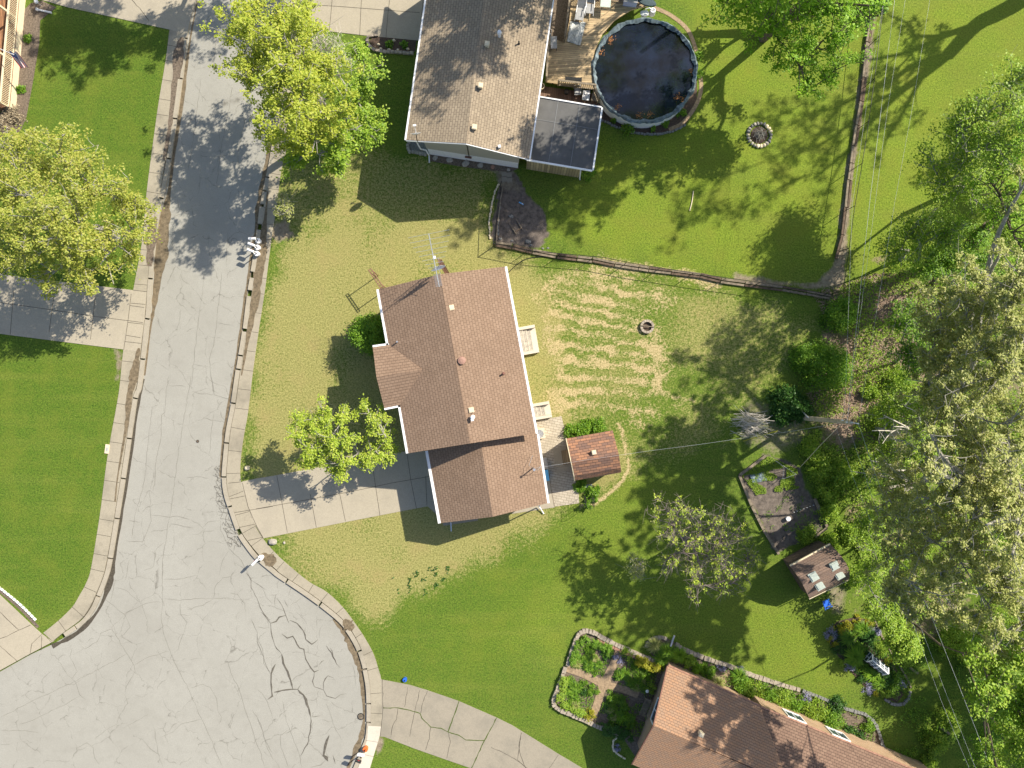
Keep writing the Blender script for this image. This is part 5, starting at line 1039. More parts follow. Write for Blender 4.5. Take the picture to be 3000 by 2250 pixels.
edging([P(*q) for q in ((1198, 415), (1197, 443), (1225, 449), (1255, 456))], .2, .18, .2, 'stone', 'line of rounded cobbles round the gravel corner below the satellite dish')
mb = MB()
for q in ((1477, 511), (1492, 513), (1478, 526), (1493, 529)): mb = MB(); c = P(*q); mb.box((c.x, c.y, .03), (.38, .36, .06), .1); tag(mb.build('paving_stone', M['oldconc'], loc=c), 'square grey stepping slab, one of four in the walk below the grey gable wall', 'paving slab', 'stepping slabs below the gable')
boulder(1490, 498, .14, .12, .15, 'small stone beside the hose tap at the right end of the gable wall')
# front bed of the taupe house
struct('front_bed', MB().prism([P(*q) for q in ((1110, 107), (1220, 118), (1216, 152), (1110, 146), (1090, 135), (1082, 122), (1090, 110))], -.05, .03), M['mulch'])
edging([P(*q) for q in ((1108, 104), (1085, 106), (1076, 118), (1080, 133), (1095, 146), (1112, 151), (1160, 155), (1214, 158))], .2, .2, .35, 'pavebrick', 'curved tan block edging of the front bed by the upper driveway')
for i, (x, y) in enumerate(((1109, 131), (1116, 144), (1140, 146), (1166, 147), (1154, 119), (1195, 144))): boulder(x, y, .12, .1, .12, 'small pale rock lying in the mulch of the block-edged front bed', 'cream', 'rock', 'rocks in the front bed')
# white edging blocks at the left lawn
pr = None
L_ = resample(smooth_line(xy([(-12, 1712), (0, 1721), (60, 1770), (118, 1828)]), 6), .31)
for i, p in enumerate(L_[:-1]):
    d = L_[i + 1] - p
    if pr is None:
        pr = MB().box((0, 0, .06), (.25, .11, .12)).build('edging_block', M['white']); tag(pr, 'small white block in the dashed line edging the bottom left lawn', 'edging block', 'white edging blocks of the left lawn'); o = pr
    else: o = pr.copy(); COL.objects.link(o)
    o.location = (p.x, p.y, 0); o.rotation_euler = (0, 0, math.atan2(d.y, d.x) + random.uniform(-.05, .05))
struct('edging_soil', MB().ribbon(smooth_line(xy([(-12, 1722), (0, 1731), (60, 1782), (112, 1838)]), 5), .25, .014), M['soil'])
# ---------------------------------------------------------------- fire pits
def firepit(x, y, r, n, label, mat, kind):
    c = P(x, y, 0); t = empty('fire_pit', c, label, 'fire pit')
    for k in range(n):
        a = 2 * math.pi * k / n
        if kind == 'rock': MB().rock((c.x + r * math.cos(a), c.y + r * math.sin(a), .08), .15 * random.uniform(.8, 1.2), .12 * random.uniform(.8, 1.2), .13, a, .2, 8, 5).build('ring_stone', M[random.choice(['stone', 'gravel', 'cream'])], t)
        else:
            d = 2 * math.pi / n * .92 / 2; q = [(c.x + rr * math.cos(a + s_), c.y + rr * math.sin(a + s_)) for rr, s_ in ((r * .72, -d), (r * 1.08, -d), (r * 1.08, d), (r * .72, d))]
            MB().prism(q, 0, .22).build('ring_stone', M[mat], t)
    MB().cyl((c.x, c.y, 0), r * .75, .03, 20).build('ash_bed', M['mulch'], t); return t, c
t, c = firepit(2224, 396, .88, 22, 'fire ring of round field stones heaped with dry sticks', 'stone', 'rock')
mb = MB()
for k in range(60):
    a = random.uniform(0, 6.28); l = random.uniform(.3, .62); z_ = random.uniform(.08, .4); q = c + Vector((random.uniform(-.3, .3), random.uniform(-.3, .3), z_)); d = Vector((math.cos(a), math.sin(a), random.uniform(-.25, .25))) * l
    mb.tube([q - d * .7, q + Vector((0, 0, random.uniform(-.04, .08))), q + d * .7], .012, 4)
mb.build('stick_pile', M['barkgrey'], t)
t, c = firepit(1895, 957, .5, 13, 'small ring of tan wedge blocks with weeds inside, on the straw lawn', 'pavebrick', 'block')
MB().tube([c + Vector((-.52, .06, .26)), c + Vector((.5, -.04, .26))], .035, 6).build('grate_bar', M['timber'], t)
# ---------------------------------------------------------------- fence with sleepers
def sleepers(pts, label, n=2, w=.16):
    t = empty('timber_edging', P(*pts[0]), label, 'edging')
    for a, b in zip(pts, pts[1:]):
        a, b = P(*a), P(*b); d = (b - a).normalized(); nn = Vector((-d.y, d.x, 0))
        for k in range(n): MB().beam(a + nn * (k * .22 - .1) + d * .03 + Vector((0, 0, .1 + .08 * (k % 2))), b + nn * (k * .22 - .1 + random.uniform(-.03, .03)) - d * .03 + Vector((0, 0, .1 + .08 * (k % 2))), w, .14).build('sleeper', M[random.choice(['timber', 'darktimber', 'timber'])], t)
    return t
sleepers([(1452, 716), (1500, 724), (1560, 738), (1630, 751), (1690, 758), (1735, 763)], 'weathered timber edging along the bottom of the dark soil patch')
sleepers([(1735, 762), (1800, 775), (1870, 785), (1900, 790), (1965, 798), (2050, 808), (2110, 823), (2180, 833), (2290, 846), (2360, 858), (2430, 872)], 'long weathered timber edging under the wire fence between the two back lawns')
sleepers([(2450, 760), (2468, 690), (2478, 610), (2487, 530), (2494, 480), (2500, 430), (2510, 370), (2522, 300), (2530, 230), (2540, 127), (2555, 40), (2562, -10)], 'weathered timber edging along the fence line running up the right lawn')
sleepers([(1450, 715), (1455, 650), (1462, 590), (1470, 545)], 'thin timber edging up the left side of the dark soil patch', 1, .08)
edging([P(*q) for q in ((1436, 700), (1433, 650), (1440, 610), (1448, 570), (1457, 545), (1465, 540))], .12, .12, .22, 'cream', 'row of small whitish stones left of the dark soil patch')
edging([P(*q) for q in ((1459, 690), (1461, 640), (1467, 590))], .12, .14, .3, 'gravel', 'short row of grey bricks inside the dark soil patch')
for i, (x, y, s_) in enumerate(((1497, 634, .2), (1547, 708, .25), (1555, 718, .12), (1500, 705, .12), (1590, 728, .1), (1605, 727, .1), (1520, 655, .08), (1465, 700, .14))):
    boulder(x, y, s_, s_ * .7, s_ * .5, ('flat pale stone in the dark soil patch by the timber corner' if i > 1 else ('pale stone near the top of the dark soil patch' if i == 0 else 'largest pale stone at the lower edge of the dark soil patch')), 'gravel', 'rock', 'stones in the soil patch')
t = local('wooden_frame', P(1512, 665, 0), 'rough dark wooden frame lying in the soil patch', 'frame', None, math.radians(-57))
MB().box((0, .3, .08), (1.0, .05, .08)).build('rail', M['timber'], t); MB().box((0, -.3, .08), (1.0, .05, .08)).build('rail', M['timber'], t); MB().box((.3, 0, .1), (.05, .6, .05)).build('cross_piece', M['darktimber'], t)
t = local('water_toy', P(1527, 596, 0), 'small bright blue plastic toy on the dark soil patch', 'toy', None, -.5); MB().box((0, 0, .04), (.4, .08, .08)).build('body', M['skyblue'], t); MB().box((.1, 0, .1), (.1, .06, .06)).build('grip', M['white'], t)
def fence(pts, label, h=1.25, sp=2.55, rail=True):
    P0 = P(*pts[0]); t = empty('wire_fence', P0, label, 'fence'); L_ = [P(*p) for p in pts]; rs = resample(L_, sp)
    for p in rs: MB().tube([p, p + Vector((0, 0, h))], .028, 6).build('post', M['black'], t)
    if rail: MB().tube([p + Vector((0, 0, h - .02)) for p in L_], .024, 6).build('top_rail', M['black'], t)
    mb = MB()
    for k in range(1, 5): mb.tube([p + Vector((0, 0, h * k / 5)) for p in L_], .003, 3)
    for p in resample(L_, .3): mb.tube([p + Vector((0, 0, .03)), p + Vector((0, 0, h - .03))], .002, 3)
    mb.build('wire_mesh', M['black'], t); return t
fence([(1445, 722), (1560, 744), (1760, 762), (1860, 782), (2050, 812), (2240, 838), (2430, 872)], 'thin black wire fence standing along the timber edging between the back lawns')
fence([(2440, 860), (2470, 640), (2505, 430), (2530, 250), (2545, 120), (2563, -20)], 'taller black wire fence running up the strip of bare earth on the right', 1.75, 3.2)
fence([(1447, 722), (1452, 600), (1470, 545)], 'short piece of black wire fence on the left side of the soil patch', 1.3, 2.2)
mb = MB().tube(smooth_line([(p.x, p.y, .04) for p in [P(*q) for q in ((1488, 800), (1515, 775), (1548, 757), (1600, 753), (1640, 760))]], 6), .03, 6); tag(mb.build('garden_hose', M['black'], loc=P(1488, 800)), 'black hose curving from the house corner to the fence', 'hose')
mb = MB().tube(smooth_line([(p.x, p.y, .05) for p in [P(*q) for q in ((2031, 560), (2027, 590), (2020, 618))]], 4), .04, 6); tag(mb.build('pole_on_grass', M['cream'], loc=P(2025, 590)), 'thin pale rod lying on the bright green back lawn', 'rod')
# ---------------------------------------------------------------- things round the middle house
t = local('air_conditioner', P(1579, 1269, .03), 'pale air conditioning unit with a round fan grille beside the brick patio', 'air conditioner', None, math.radians(10))
MB().box((0, 0, .36), (.78, .78, .7)).build('case', M['cream'], t); MB().cyl((0, 0, .71), .33, .02, 28).build('fan_well', M['greytex'], t); mb = MB()
for r in (.1, .18, .26, .33): mb.ring((0, 0, .75), r, .009, 24, m=4)
for k in range(8): a = k * math.pi / 4; mb.beam((0, 0, .75), (.33 * math.cos(a), .33 * math.sin(a), .75), .012, .012)
mb.cyl((0, 0, .73), .07, .04, 12); mb.build('grille', M['metal'], t)
def bin_(x, y, mat, label, rz): 
    t = local('storage_bin', P(x, y, .03), label, 'bin', None, rz); vs = []
    for z_, k in ((0, .8), (.5, 1.0)): vs += [(a * .26 * k, b * .4 * k, z_) for a, b in ((-1, -1), (1, -1), (1, 1), (-1, 1))]
    MB().add(vs, [[3, 2, 1, 0], [4, 5, 6, 7], [0, 1, 5, 4], [1, 2, 6, 5], [2, 3, 7, 6], [3, 0, 4, 7]]).build('body', M[mat], t); MB().box((0, 0, .52), (.56, .84, .05)).build('lid', M[mat], t); MB().box((0, 0, .55), (.4, .6, .02)).build('lid_panel', M[mat], t); return t
bin_(1592, 1356, 'greytex', 'grey-green lidded bin against the back wall next to the patio', math.radians(10)); bin_(1596, 1391, 'skyblue', 'bright blue lidded bin against the back wall next to the patio', math.radians(8))
# aerial
tw = empty('aerial_tower', P(1314 + 0, 822, 0), 'rusty lattice mast with a long television aerial and dish at the north gable', 'antenna')
bx, by = (1286 - 1500) * (H - 8.4) / F, -(762 - 1125) * (H - 8.4) / F; tw.location = (bx, by, 0); ORG[tw.name] = Vector((bx, by, 0)); mb = MB(); q3 = [Vector((bx + .17 * math.cos(a), by + .17 * math.sin(a), 0)) for a in (0.3, 2.4, 4.5)]
for q in q3: mb.tube([q, q + Vector((0, 0, 8.4))], .02, 5)
for k in range(28):
    for i in range(3):
        a, b = q3[i], q3[(i + 1) % 3]; mb.tube([a + Vector((0, 0, k * .3)), b + Vector((0, 0, k * .3 + .3))], .01, 4); mb.tube([a + Vector((0, 0, k * .3)), b + Vector((0, 0, k * .3))], .01, 4)
mb.build('lattice_mast', M['rust'], tw)
zA = 9.1; a0, a1 = P(1256, 685, zA), P(1287, 841, zA); MB().tube([Vector((bx, by, 8.2)), Vector((bx, by, 9.1))], .025, 6).build('mast_top', M['metal'], tw)
MB().tube([a0, a1], .03, 6).build('boom', M['metal'], tw); bd = (a1 - a0); nb = Vector((-bd.y, bd.x, 0)).normalized()
for i, t_ in enumerate((0.0, .1, .2, .29, .38, .47, .55, .62, .68)):
    c = a0.lerp(a1, t_); l = (1.45 - .14 * i) if i else 1.35; MB().tube([c - nb * l, c + nb * l], .011, 4).build('element', M['metal'], tw)
for i in range(12): c = a0.lerp(a1, .76 + i * .02); MB().tube([c - nb * .22, c + nb * .22], .009, 4).build('element', M['metal'], tw)
c = Vector((bx + .18, by + .25, 8.0)); u, v = base_frame(Vector((.55, -.5, .2))); vs = []; n = 18
MB().box(a0.lerp(a1, .44) + Vector((.05, 0, -.1)), (.18, .18, .2)).build('amplifier', M['white'], tw)
cd = Vector((bx - .15, by - .35, 7.3)); fw = Vector((.35, -.93, .04)).normalized(); u, v = base_frame(fw)
for j in range(4):
    for i in range(n): a = 2 * math.pi * i / n; vs.append(cd + (u * math.cos(a) + v * math.sin(a)) * .5 * j / 3 - fw * .12 * (1 - (j / 3) ** 2))
MB().add(vs, [[j * n + i, j * n + (i + 1) % n, (j + 1) * n + (i + 1) % n, (j + 1) * n + i] for j in range(3) for i in range(n)]).build('dish', M['white'], tw); MB().tube([cd - v * .2, cd + fw * .4], .015, 5).build('dish_arm', M['metal'], tw)
MB().tube([cd - fw * .08, Vector((bx, by, 7.2))], .025, 5).build('dish_bracket', M['black'], tw)
# garden arch by the north-west corner, seen mainly by its shadow
t = empty('garden_arch', G(1118, 829), 'thin dark metal trellis arch near the north-west corner of the brown roof', 'trellis')
c = G(1118, 829); d = Vector((.56, -.83, 0)); n_ = Vector((.83, .56, 0))
for s_ in (-1, 1):
    b = c + d * s_ * .62
    for w_ in (-1, 1): MB().tube([b + n_ * w_ * .1, b + n_ * w_ * .1 + Vector((0, 0, 2.3))], .035, 5).build('upright', M['rust'], t)
mb = MB()
for w_ in (-1, 1): mb.tube([c + d * -.85 + n_ * w_ * .1 + Vector((0, 0, 2.3)), c + d * .85 + n_ * w_ * .1 + Vector((0, 0, 2.3))], .035, 5)
for k in range(9): mb.tube([c + d * (-.8 + k * .2) + n_ * -.14 + Vector((0, 0, 2.3)), c + d * (-.8 + k * .2) + n_ * .14 + Vector((0, 0, 2.3))], .024, 4)
mb.build('top_ladder', M['rust'], t)
# wire trellis and planter by the shed
t = empty('wire_trellis', P(1722, 1462), 'tall arched wire plant trellis south of the small shed', 'trellis'); c = P(1722, 1462); mb = MB()
for s_ in (-.35, .35):
    pts = [c + Vector((s_ * .6, s_ * .8, 0))]; mb.tube([c + Vector((-.3, s_, 0)), c + Vector((-.3, s_, 1.6)), c + Vector((-.2, s_, 1.95)), c + Vector((0, s_, 2.1)), c + Vector((.2, s_, 1.95)), c + Vector((.3, s_, 1.6)), c + Vector((.3, s_, 0))], .014, 5)
for k in range(9): z_ = .3 + k * .19; mb.tube([c + Vector((-.3, -.35, z_)), c + Vector((-.3, .35, z_))], .008, 4); mb.tube([c + Vector((.3, -.35, z_)), c + Vector((.3, .35, z_))], .008, 4)
mb.tube([c + Vector((0, -.35, 2.1)), c + Vector((0, .35, 2.1))], .012, 4); mb.build('wire_frame', M['black'], t)
t = local('window_planter', P(1722, 1423, 0), 'low grey wire planter rack on the ground just south of the small shed', 'planter', None, .2)
MB().box((0, 0, .1), (.65, .2, .06)).build('tray', M['greytex'], t); mb = MB()
for k in range(6): mb.box((-.3 + k * .12, .1, .2), (.02, .02, .2))
mb.box((0, .1, .31), (.65, .02, .02)); mb.build('rack', M['greytex'], t)
MBg = disc('bucket', 1187, 1989, .16, 0.0, 'blue', 'bright blue bucket on the grass beside the lower right driveway', 'bucket', 0, .22)
MB().cyl((-.02, -.05, .21), .06, .03, 12).build('hole', M['black'], MBg)
t = local('white_bucket', P(2306, 1518, 0), 'white bucket standing in the middle of the fenced garden plot', 'bucket'); MB().cyl((0, 0, 0), .14, .3, 18, .17).build('body', M['white'], t); MB().ring((0, 0, .3), .17, .012, 18).build('rim', M['white'], t)
t = local('camping_chair', P(2415, 1762, 0), 'royal blue folding chair on the grass below the old gambrel shed', 'chair', None, math.radians(115)); MB().box((0, 0, .42), (.5, .5, .03), tilt=(0, .12)).build('seat', M['blue'], t)
MB().add([(-.25, .2, .42), (.25, .2, .42), (.22, .42, .95), (-.22, .42, .95), (-.25, .23, .42), (.25, .23, .42), (.22, .45, .95), (-.22, .45, .95)], [[0, 1, 2, 3], [7, 6, 5, 4], [3, 2, 6, 7], [0, 3, 7, 4], [1, 5, 6, 2]]).build('backrest', M['blue'], t)
for a in (-1, 1):
    MB().tube([(a * .26, -.25, 0), (a * .26, .3, .62)], .018, 5).build('leg', M['black'], t); MB().tube([(a * .26, .25, 0), (a * .26, -.25, .62)], .018, 5).build('leg', M['black'], t); MB().box((a * .29, 0, .63), (.07, .5, .02)).build('armrest', M['blue'], t)
# ---------------------------------------------------------------- garden plot frame
t = empty('plot_border', P(2165, 1390), 'low weathered timber border round the fenced garden plot', 'border')
for a, b in (((2165, 1392), (2240, 1335)), ((2165, 1392), (2200, 1480)), ((2201, 1482), (2235, 1550)), ((2236, 1552), (2280, 1622)), ((2385, 1572), (2421, 1545)), ((2421, 1543), (2385, 1460))): MB().beam(P(*a) + Vector((0, 0, .1)), P(*b) + Vector((0, 0, .1)), .2, .18).build('border_board', M['timber'], t)
t = empty('plant_support', P(2292, 1385), 'white wire plant supports standing in the upper half of the garden plot', 'plant support'); mb = MB()
q = [P(2272, 1350, .9), P(2333, 1390, .9), P(2293, 1403, .9), P(2297, 1370, .5), P(2278, 1352, .9)]
for a, b in zip(q, q[1:]): mb.tube([a, b], .012, 4)
for a in q[:3]: mb.tube([a, Vector((a.x, a.y, 0))], .015, 4)
mb.build('wire_frame', M['metal'], t)
t = empty('row_marker_line', P(2360, 1490), 'dotted line of white row markers in the dark half of the garden plot', 'markers'); 
for k in range(7): c = P(2325 + k * 9.5, 1500 - k * 3.4); MB().box(c + Vector((0, 0, .06)), (.07, .03, .12)).build('marker', M['white'], t)
cloth('garden_fleece', [(2196, 1392), (2240, 1382), (2246, 1408), (2205, 1416)], .05, .08, 'teal', 'crumpled green-grey netting on the upper left of the garden plot', 'netting', 8, 8)
# ---------------------------------------------------------------- utility pole and wires
PB = P(2352, 1224, 0); ZT = 8.6; PT = Vector((PB.x + .1, PB.y - .05, ZT)); PT = P(2494, 1238, ZT)
up_ = empty('utility_pole', PB, 'tall weathered wooden utility pole carrying the overhead wires on the right', 'pole')
MB().tube([PB, PB.lerp(PT, .5), PT], [.19, .16, .13], 12).build('pole_shaft', M['pole'], up_)
MB().beam(P(2477, 1228, 7.7), P(2483, 1242, 7.7), .1, .12).build('crossarm', M['pole'], up_)
for q in ((2469, 1231, 7.9), (2482, 1237, 8.3), (2514, 1241, 9.0)): c = P(*q); MB().cyl(c + Vector((0, 0, -.12)), .05, .2, 10, .035).build('insulator', M['white'], up_)
MB().tube([PT, P(2514, 1241, 8.95)], .03, 6).build('top_pin', M['metal'], up_)
MB().beam(P(2352, 1206, .6), P(2366, 1222, 2.0), .22, .06).build('guy_guard', M['metal'], up_)
MB().tube([P(2467, 1222, 7.4), P(2474, 1212, 7.6), P(2480, 1218, 7.8)], .012, 5).build('jumper_wire', M['wire'], up_)
def wire(pts, label, r=.0055, mat='wire', cat='power line', group='overhead wires'):
    q = [P(*p) for p in pts]; o = MB().tube(q, r, 5).build('power_line', M[mat], loc=q[0]); return tag(o, label, cat, group)
zw = 7.9
wire([(2603, -120, zw), (2589, 0, zw), (2540, 300, 7.6), (2497, 600, 7.5), (2477, 1150, 7.8), (2469, 1231, zw)], 'overhead wire running up from the pole, leftmost of the four')
wire([(2636, -120, 8.3), (2621, 0, 8.3), (2584, 300, 8), (2547, 600, 7.9), (2489, 1150, 8.1), (2482, 1237, 8.3)], 'overhead wire running up from the pole, the brightest, second from the left', .009)
wire([(2667, -120, 8.3), (2652, 0, 8.3), (2600, 320, 8), (2563, 600, 8), (2510, 1000, 8.1), (2483, 1237, 8.35)], 'overhead wire running up from the pole, third from the left')
wire([(2738, -120, 9), (2724, 0, 9), (2672, 320, 8.7), (2620, 600, 8.6), (2529, 1150, 8.8), (2515, 1237, 9)], 'overhead wire running up from the pole, rightmost of the four')
wire([(2482, 1239, 8.3), (2533, 1389, 8.1), (2600, 1590, 8), (2692, 1824, 8), (2775, 2040, 8), (2858, 2250, 8.1), (2890, 2330, 8.2)], 'overhead wire running down from the pole across the dark lawn, middle one')
wire([(2515, 1241, 9), (2562, 1382, 8.9), (2640, 1590, 8.6), (2721, 1787, 8.6), (2810, 2010, 8.6), (2894, 2229, 8.8), (2940, 2350, 9)], 'overhead wire running down from the pole across the dark lawn, rightmost one', .008)
wire([(2450, 1255, 6.6), (2500, 1400, 6.4), (2580, 1600, 6.3), (2674, 1824, 6.3), (2760, 2060, 6.4), (2835, 2240, 6.6), (2870, 2330, 6.7)], 'overhead wire running down from the pole across the dark lawn, leftmost one')
wire([(2468, 1238, 7.3), (2330, 1262, 6.7), (2200, 1280, 6.1), (2050, 1302, 5.4), (1909, 1320, 4.9), (1720, 1347, 4.5), (1567, 1372, 4.55)], 'service wire from the pole to the mast on the brown roof', .007)
wire([(2468, 1240, 7.1), (2330, 1266, 5.8), (2200, 1288, 5.0), (2050, 1320, 4.0), (1909, 1334, 3.6), (1720, 1357, 3.4), (1592, 1376, 3.2)], 'thin dark cable from the pole to the back wall of the brown-roofed house', .006, 'black')
wire([(2278, 1262, 5.8), (2177, 1293, 4.6)], 'short yellow sleeved section of cable below the service wire', .03, 'lf_gold', 'cable')
wire([(2465, 1242, 7.2), (2400, 1308, 3.5), (2345, 1368, .1)], 'guy wire slanting from the pole down to the lower left', .018, 'cream', 'guy wire')
# ---------------------------------------------------------------- brick garden square and white model greenhouse, benches
edging([P(*q) for q in ((1662, 1950), (1672, 1915), (1688, 1870), (1697, 1853), (1712, 1846), (1740, 1852), (1775, 1872), (1820, 1893), (1870, 1915), (1930, 1940))], .3, .25, .3, 'pavebrick', 'tan block edging along the top of the square flower garden', jit=.02)
edging([P(*q) for q in ((1930, 1952), (1870, 1928), (1820, 1906), (1780, 1887), (1740, 1868))], .2, .2, .26, 'redbrick', 'second, reddish row of edging just inside the top of the square flower garden', jit=.02)
edging([P(*q) for q in ((1656, 1952), (1640, 2000), (1622, 2045), (1622, 2062), (1640, 2077), (1690, 2098), (1750, 2125), (1815, 2148))], .3, .25, .3, 'pavebrick', 'tan block edging along the left and bottom of the square flower garden', jit=.02)
edging([P(*q) for q in ((1812, 2150), (1797, 2170), (1795, 2190), (1808, 2208), (1838, 2225))], .12, .12, .25, 'cream', 'thin curved pale edging by the lower corner of the tan brick house')
struct('garden_square', MB().prism([P(*q) for q in ((1663, 1948), (1690, 1872), (1700, 1855), (1716, 1852), (1935, 1945), (1960, 1990), (1890, 2160), (1860, 2215), (1815, 2146), (1640, 2072), (1628, 2052))], -.05, .02), M['soil'])
for l_, w_ in (((( 1818, 1898), (1790, 1960), (1768, 2003), (1750, 2060), (1732, 2118))), .6), (((1660, 1957), (1710, 1975), (1768, 2003), (1830, 2020), (1870, 2035)), .55): struct('garden_path', MB().ribbon(smooth_line([(p.x, p.y) for p in [P(*q) for q in l_]], 5), w_, .06), M['path'])
struct('garden_path', MB().prism(circ(P(1770, 2000), .55, 20), -.01, .064), M['path'])
struct('wall_bed', MB().prism([P(*q) for q in ((1890, 1880), (1925, 1866), (1960, 1872), (1995, 1895), (2080, 1930), (2150, 1955), (2300, 2010), (2420, 2060), (2520, 2095), (2570, 2130), (2590, 2190), (2560, 2230), (2380, 2130), (2250, 2080), (1960, 1960), (1920, 1940))], -.05, .018), M['soil'])
edging([P(*q) for q in ((1892, 1895), (1905, 1874), (1932, 1866), (1958, 1872))], .26, .2, .3, 'pavebrick', 'curved block edging round the strappy plants at the brick house corner')
edging([P(*q) for q in ((1978, 1886), (2010, 1903), (2060, 1925), (2135, 1950), (2200, 1975), (2290, 2005), (2345, 2020))], .3, .2, .32, 'pavebrick', 'long stone edging of the shrub bed above the brick house')
edging([P(*q) for q in ((2350, 2022), (2410, 2045), (2480, 2075), (2530, 2090), (2560, 2115), (2578, 2160), (2588, 2195))], .22, .16, .28, 'gravel', 'grey cobble edging curving round the far end of the shrub bed')
sheet('stepping_slab', xy([(2108, 1978), (2135, 1965), (2150, 1985), (2120, 2005)]), 0, .05, M['path'])
struct('island_bed', MB().prism([P(*q) for q in ((2421, 1853), (2453, 1820), (2511, 1806), (2547, 1820), (2572, 1867), (2609, 1929), (2634, 1976), (2648, 2033), (2627, 2059), (2591, 2044), (2533, 2012), (2486, 1961), (2435, 1896))], -.05, .018), M['mulch'])
edging([P(*q) for q in ((2590, 2046), (2612, 2060), (2640, 2062), (2660, 2045), (2665, 2020))], .2, .15, .3, 'gravel', 'grey stones at the lower tip of the island flower bed')
edging([P(*q) for q in ((2560, 1815), (2590, 1875), (2625, 1935), (2655, 1985), (2672, 2030))], .12, .08, .5, 'timber', 'faint timber edging along the right side of the island flower bed')
t = local('garden_bench', P(1888, 2063, 0), 'weathered grey slatted bench beside the tan brick gable wall', 'bench', None, math.radians(68))
for k in range(5): MB().box((0, -.2 + k * .1, .42), (1.25, .075, .03)).build('seat_slat', M['timber'], t)
for k in range(9): MB().box((-.5 + k * .125, -.28, .68), (.05, .03, .4)).build('back_slat', M['timber'], t)
MB().box((0, -.28, .9), (1.3, .05, .07)).build('top_rail', M['timber'], t)
for a in (-1, 1):
    MB().box((a * .62, 0, .62), (.07, .55, .04)).build('armrest', M['timber'], t)
    for b in (-.25, .24): MB().box((a * .6, b, .3), (.06, .06, .6)).build('leg', M['timber'], t)
MB().box((.0, .0, 0), (.01, .01, .01)).build('foot', M['timber'], t)
t = local('statue', P(1893, 2018, 0), 'small pale garden ornament at the upper end of the slatted bench', 'ornament'); MB().cyl((0, 0, 0), .12, .35, 12, .08).build('pedestal', M['gravel'], t); MB().rock((0, 0, .45), .13, .13, .13, 0, .05).build('bowl', M['bluewall'], t)
# white miniature greenhouse
t = local('miniature_greenhouse', P(2556, 1936, 0), 'white wooden miniature greenhouse with glazing bars in the island flower bed', 'greenhouse', None, math.radians(-40))
def frame_face(pts, nx, ny, bar=.035, name='glazed_side'):
    a, b, c, d = [Vector(p) for p in pts]; mb = MB()
    for k in range(nx + 1): mb.beam(a.lerp(b, k / nx), d.lerp(c, k / nx), bar * (1.6 if k in (0, nx) else 1), bar)
    for k in range(ny + 1): mb.beam(a.lerp(d, k / ny), b.lerp(c, k / ny), bar * (1.6 if k in (0, ny) else 1), bar)
    fo = mb.build(name, M['white'], t); MB().add([a, b, c, d], [[0, 1, 2, 3]]).build('pane', M['glass'], fo)
hw, hl, ze, zr = .36, .78, .75, 1.2
for s_ in (-1, 1):
    frame_face([(-hl, s_ * hw, ze), (hl, s_ * hw, ze), (hl * .98, 0, zr), (-hl * .98, 0, zr)], 4, 3, name='glazed_roof'); frame_face([(-hl, s_ * hw, 0), (hl, s_ * hw, 0), (hl, s_ * hw, ze), (-hl, s_ * hw, ze)], 5, 2); frame_face([(s_ * hl, -hw, 0), (s_ * hl, hw, 0), (s_ * hl, hw, ze), (s_ * hl, -hw, ze)], 2, 2)
mb = MB(); mb.beam((-hl, 0, zr + .02), (hl, 0, zr + .02), .09, .05)
for s_ in (-1, 1): mb.beam((s_ * hl, -hw, ze), (s_ * hl, 0, zr), .09, .05); mb.beam((s_ * hl, hw, ze), (s_ * hl, 0, zr), .09, .05)
mb.beam((-.1, -hw, ze + .05), (-.1, 0, zr + .06), .09, .05); mb.beam((-.1, hw, ze + .05), (-.1, 0, zr + .06), .09, .05); mb.build('ridge_boards', M['white'], t)
# loose boards and logs
def plank_(x0, y0, x1, y1, label, w=.16, mat='timber', cat='board'): o = MB().beam(P(x0, y0, .06), P(x1, y1, .08), w, .07).build('loose_board', M[mat], loc=P(x0, y0)); tag(o, label, cat)
plank_(2665, 1956, 2690, 1973, 'short weathered board on the dark grass right of the island bed'); plank_(2753, 2130, 2782, 2150, 'pale board near the bushes low on the right'); plank_(2510, 1598, 2522, 1630, 'thin pale stick standing up among the scrub behind the old shed', .06)
# brush pile
t = empty('brush_pile', P(2198, 1240), 'heap of pale bare branches on the grass left of the utility pole', 'brush pile'); mb = MB(); c = P(2198, 1240)
for k in range(75):
    a = random.gauss(.25, .6) + (math.pi if random.random() < .5 else 0); l = random.uniform(.7, 1.3); q = c + Vector((random.gauss(0, .4), random.gauss(0, .4), random.uniform(.05, .75))); d = Vector((math.cos(a), -math.sin(a) * .7 + random.uniform(-.3, .3), random.uniform(-.2, .2))) * l; b = Vector((random.uniform(-.2, .2), random.uniform(-.2, .2), .15))
    mb.tube([q - d, q + b, q + d], [.02, .018, .006], 4)
mb.build('branches', M['dead'], t)
# ---------------------------------------------------------------- vegetation
def leaf_quads(C, sig, size, n, upb=1.1, aspect=.6):
    """n leaves scattered round cluster centres C (k,3); sig (3,)"""
    k = len(C); idx = RNG.integers(0, k, n); c = C[idx] + RNG.normal(0, 1, (n, 3)) * np.array(sig)
    nr = RNG.normal(0, .8, (n, 3)); nr[:, 2] = np.abs(nr[:, 2]) + upb * .6; nr += np.array(sd) * upb; nr /= np.linalg.norm(nr, axis=1)[:, None]
    t = np.cross(nr, RNG.normal(0, 1, (n, 3))); t /= np.linalg.norm(t, axis=1)[:, None]; b = np.cross(nr, t)
    s = (size * RNG.uniform(.55, 1.35, n))[:, None]
    V = np.stack([c + t * s, c + b * s * aspect, c - t * s, c - b * s * aspect], 1)
    V[:, :, 2] = np.maximum(V[:, :, 2], .02)
    return V.reshape(-1, 3), np.arange(4 * n).reshape(n, 4)
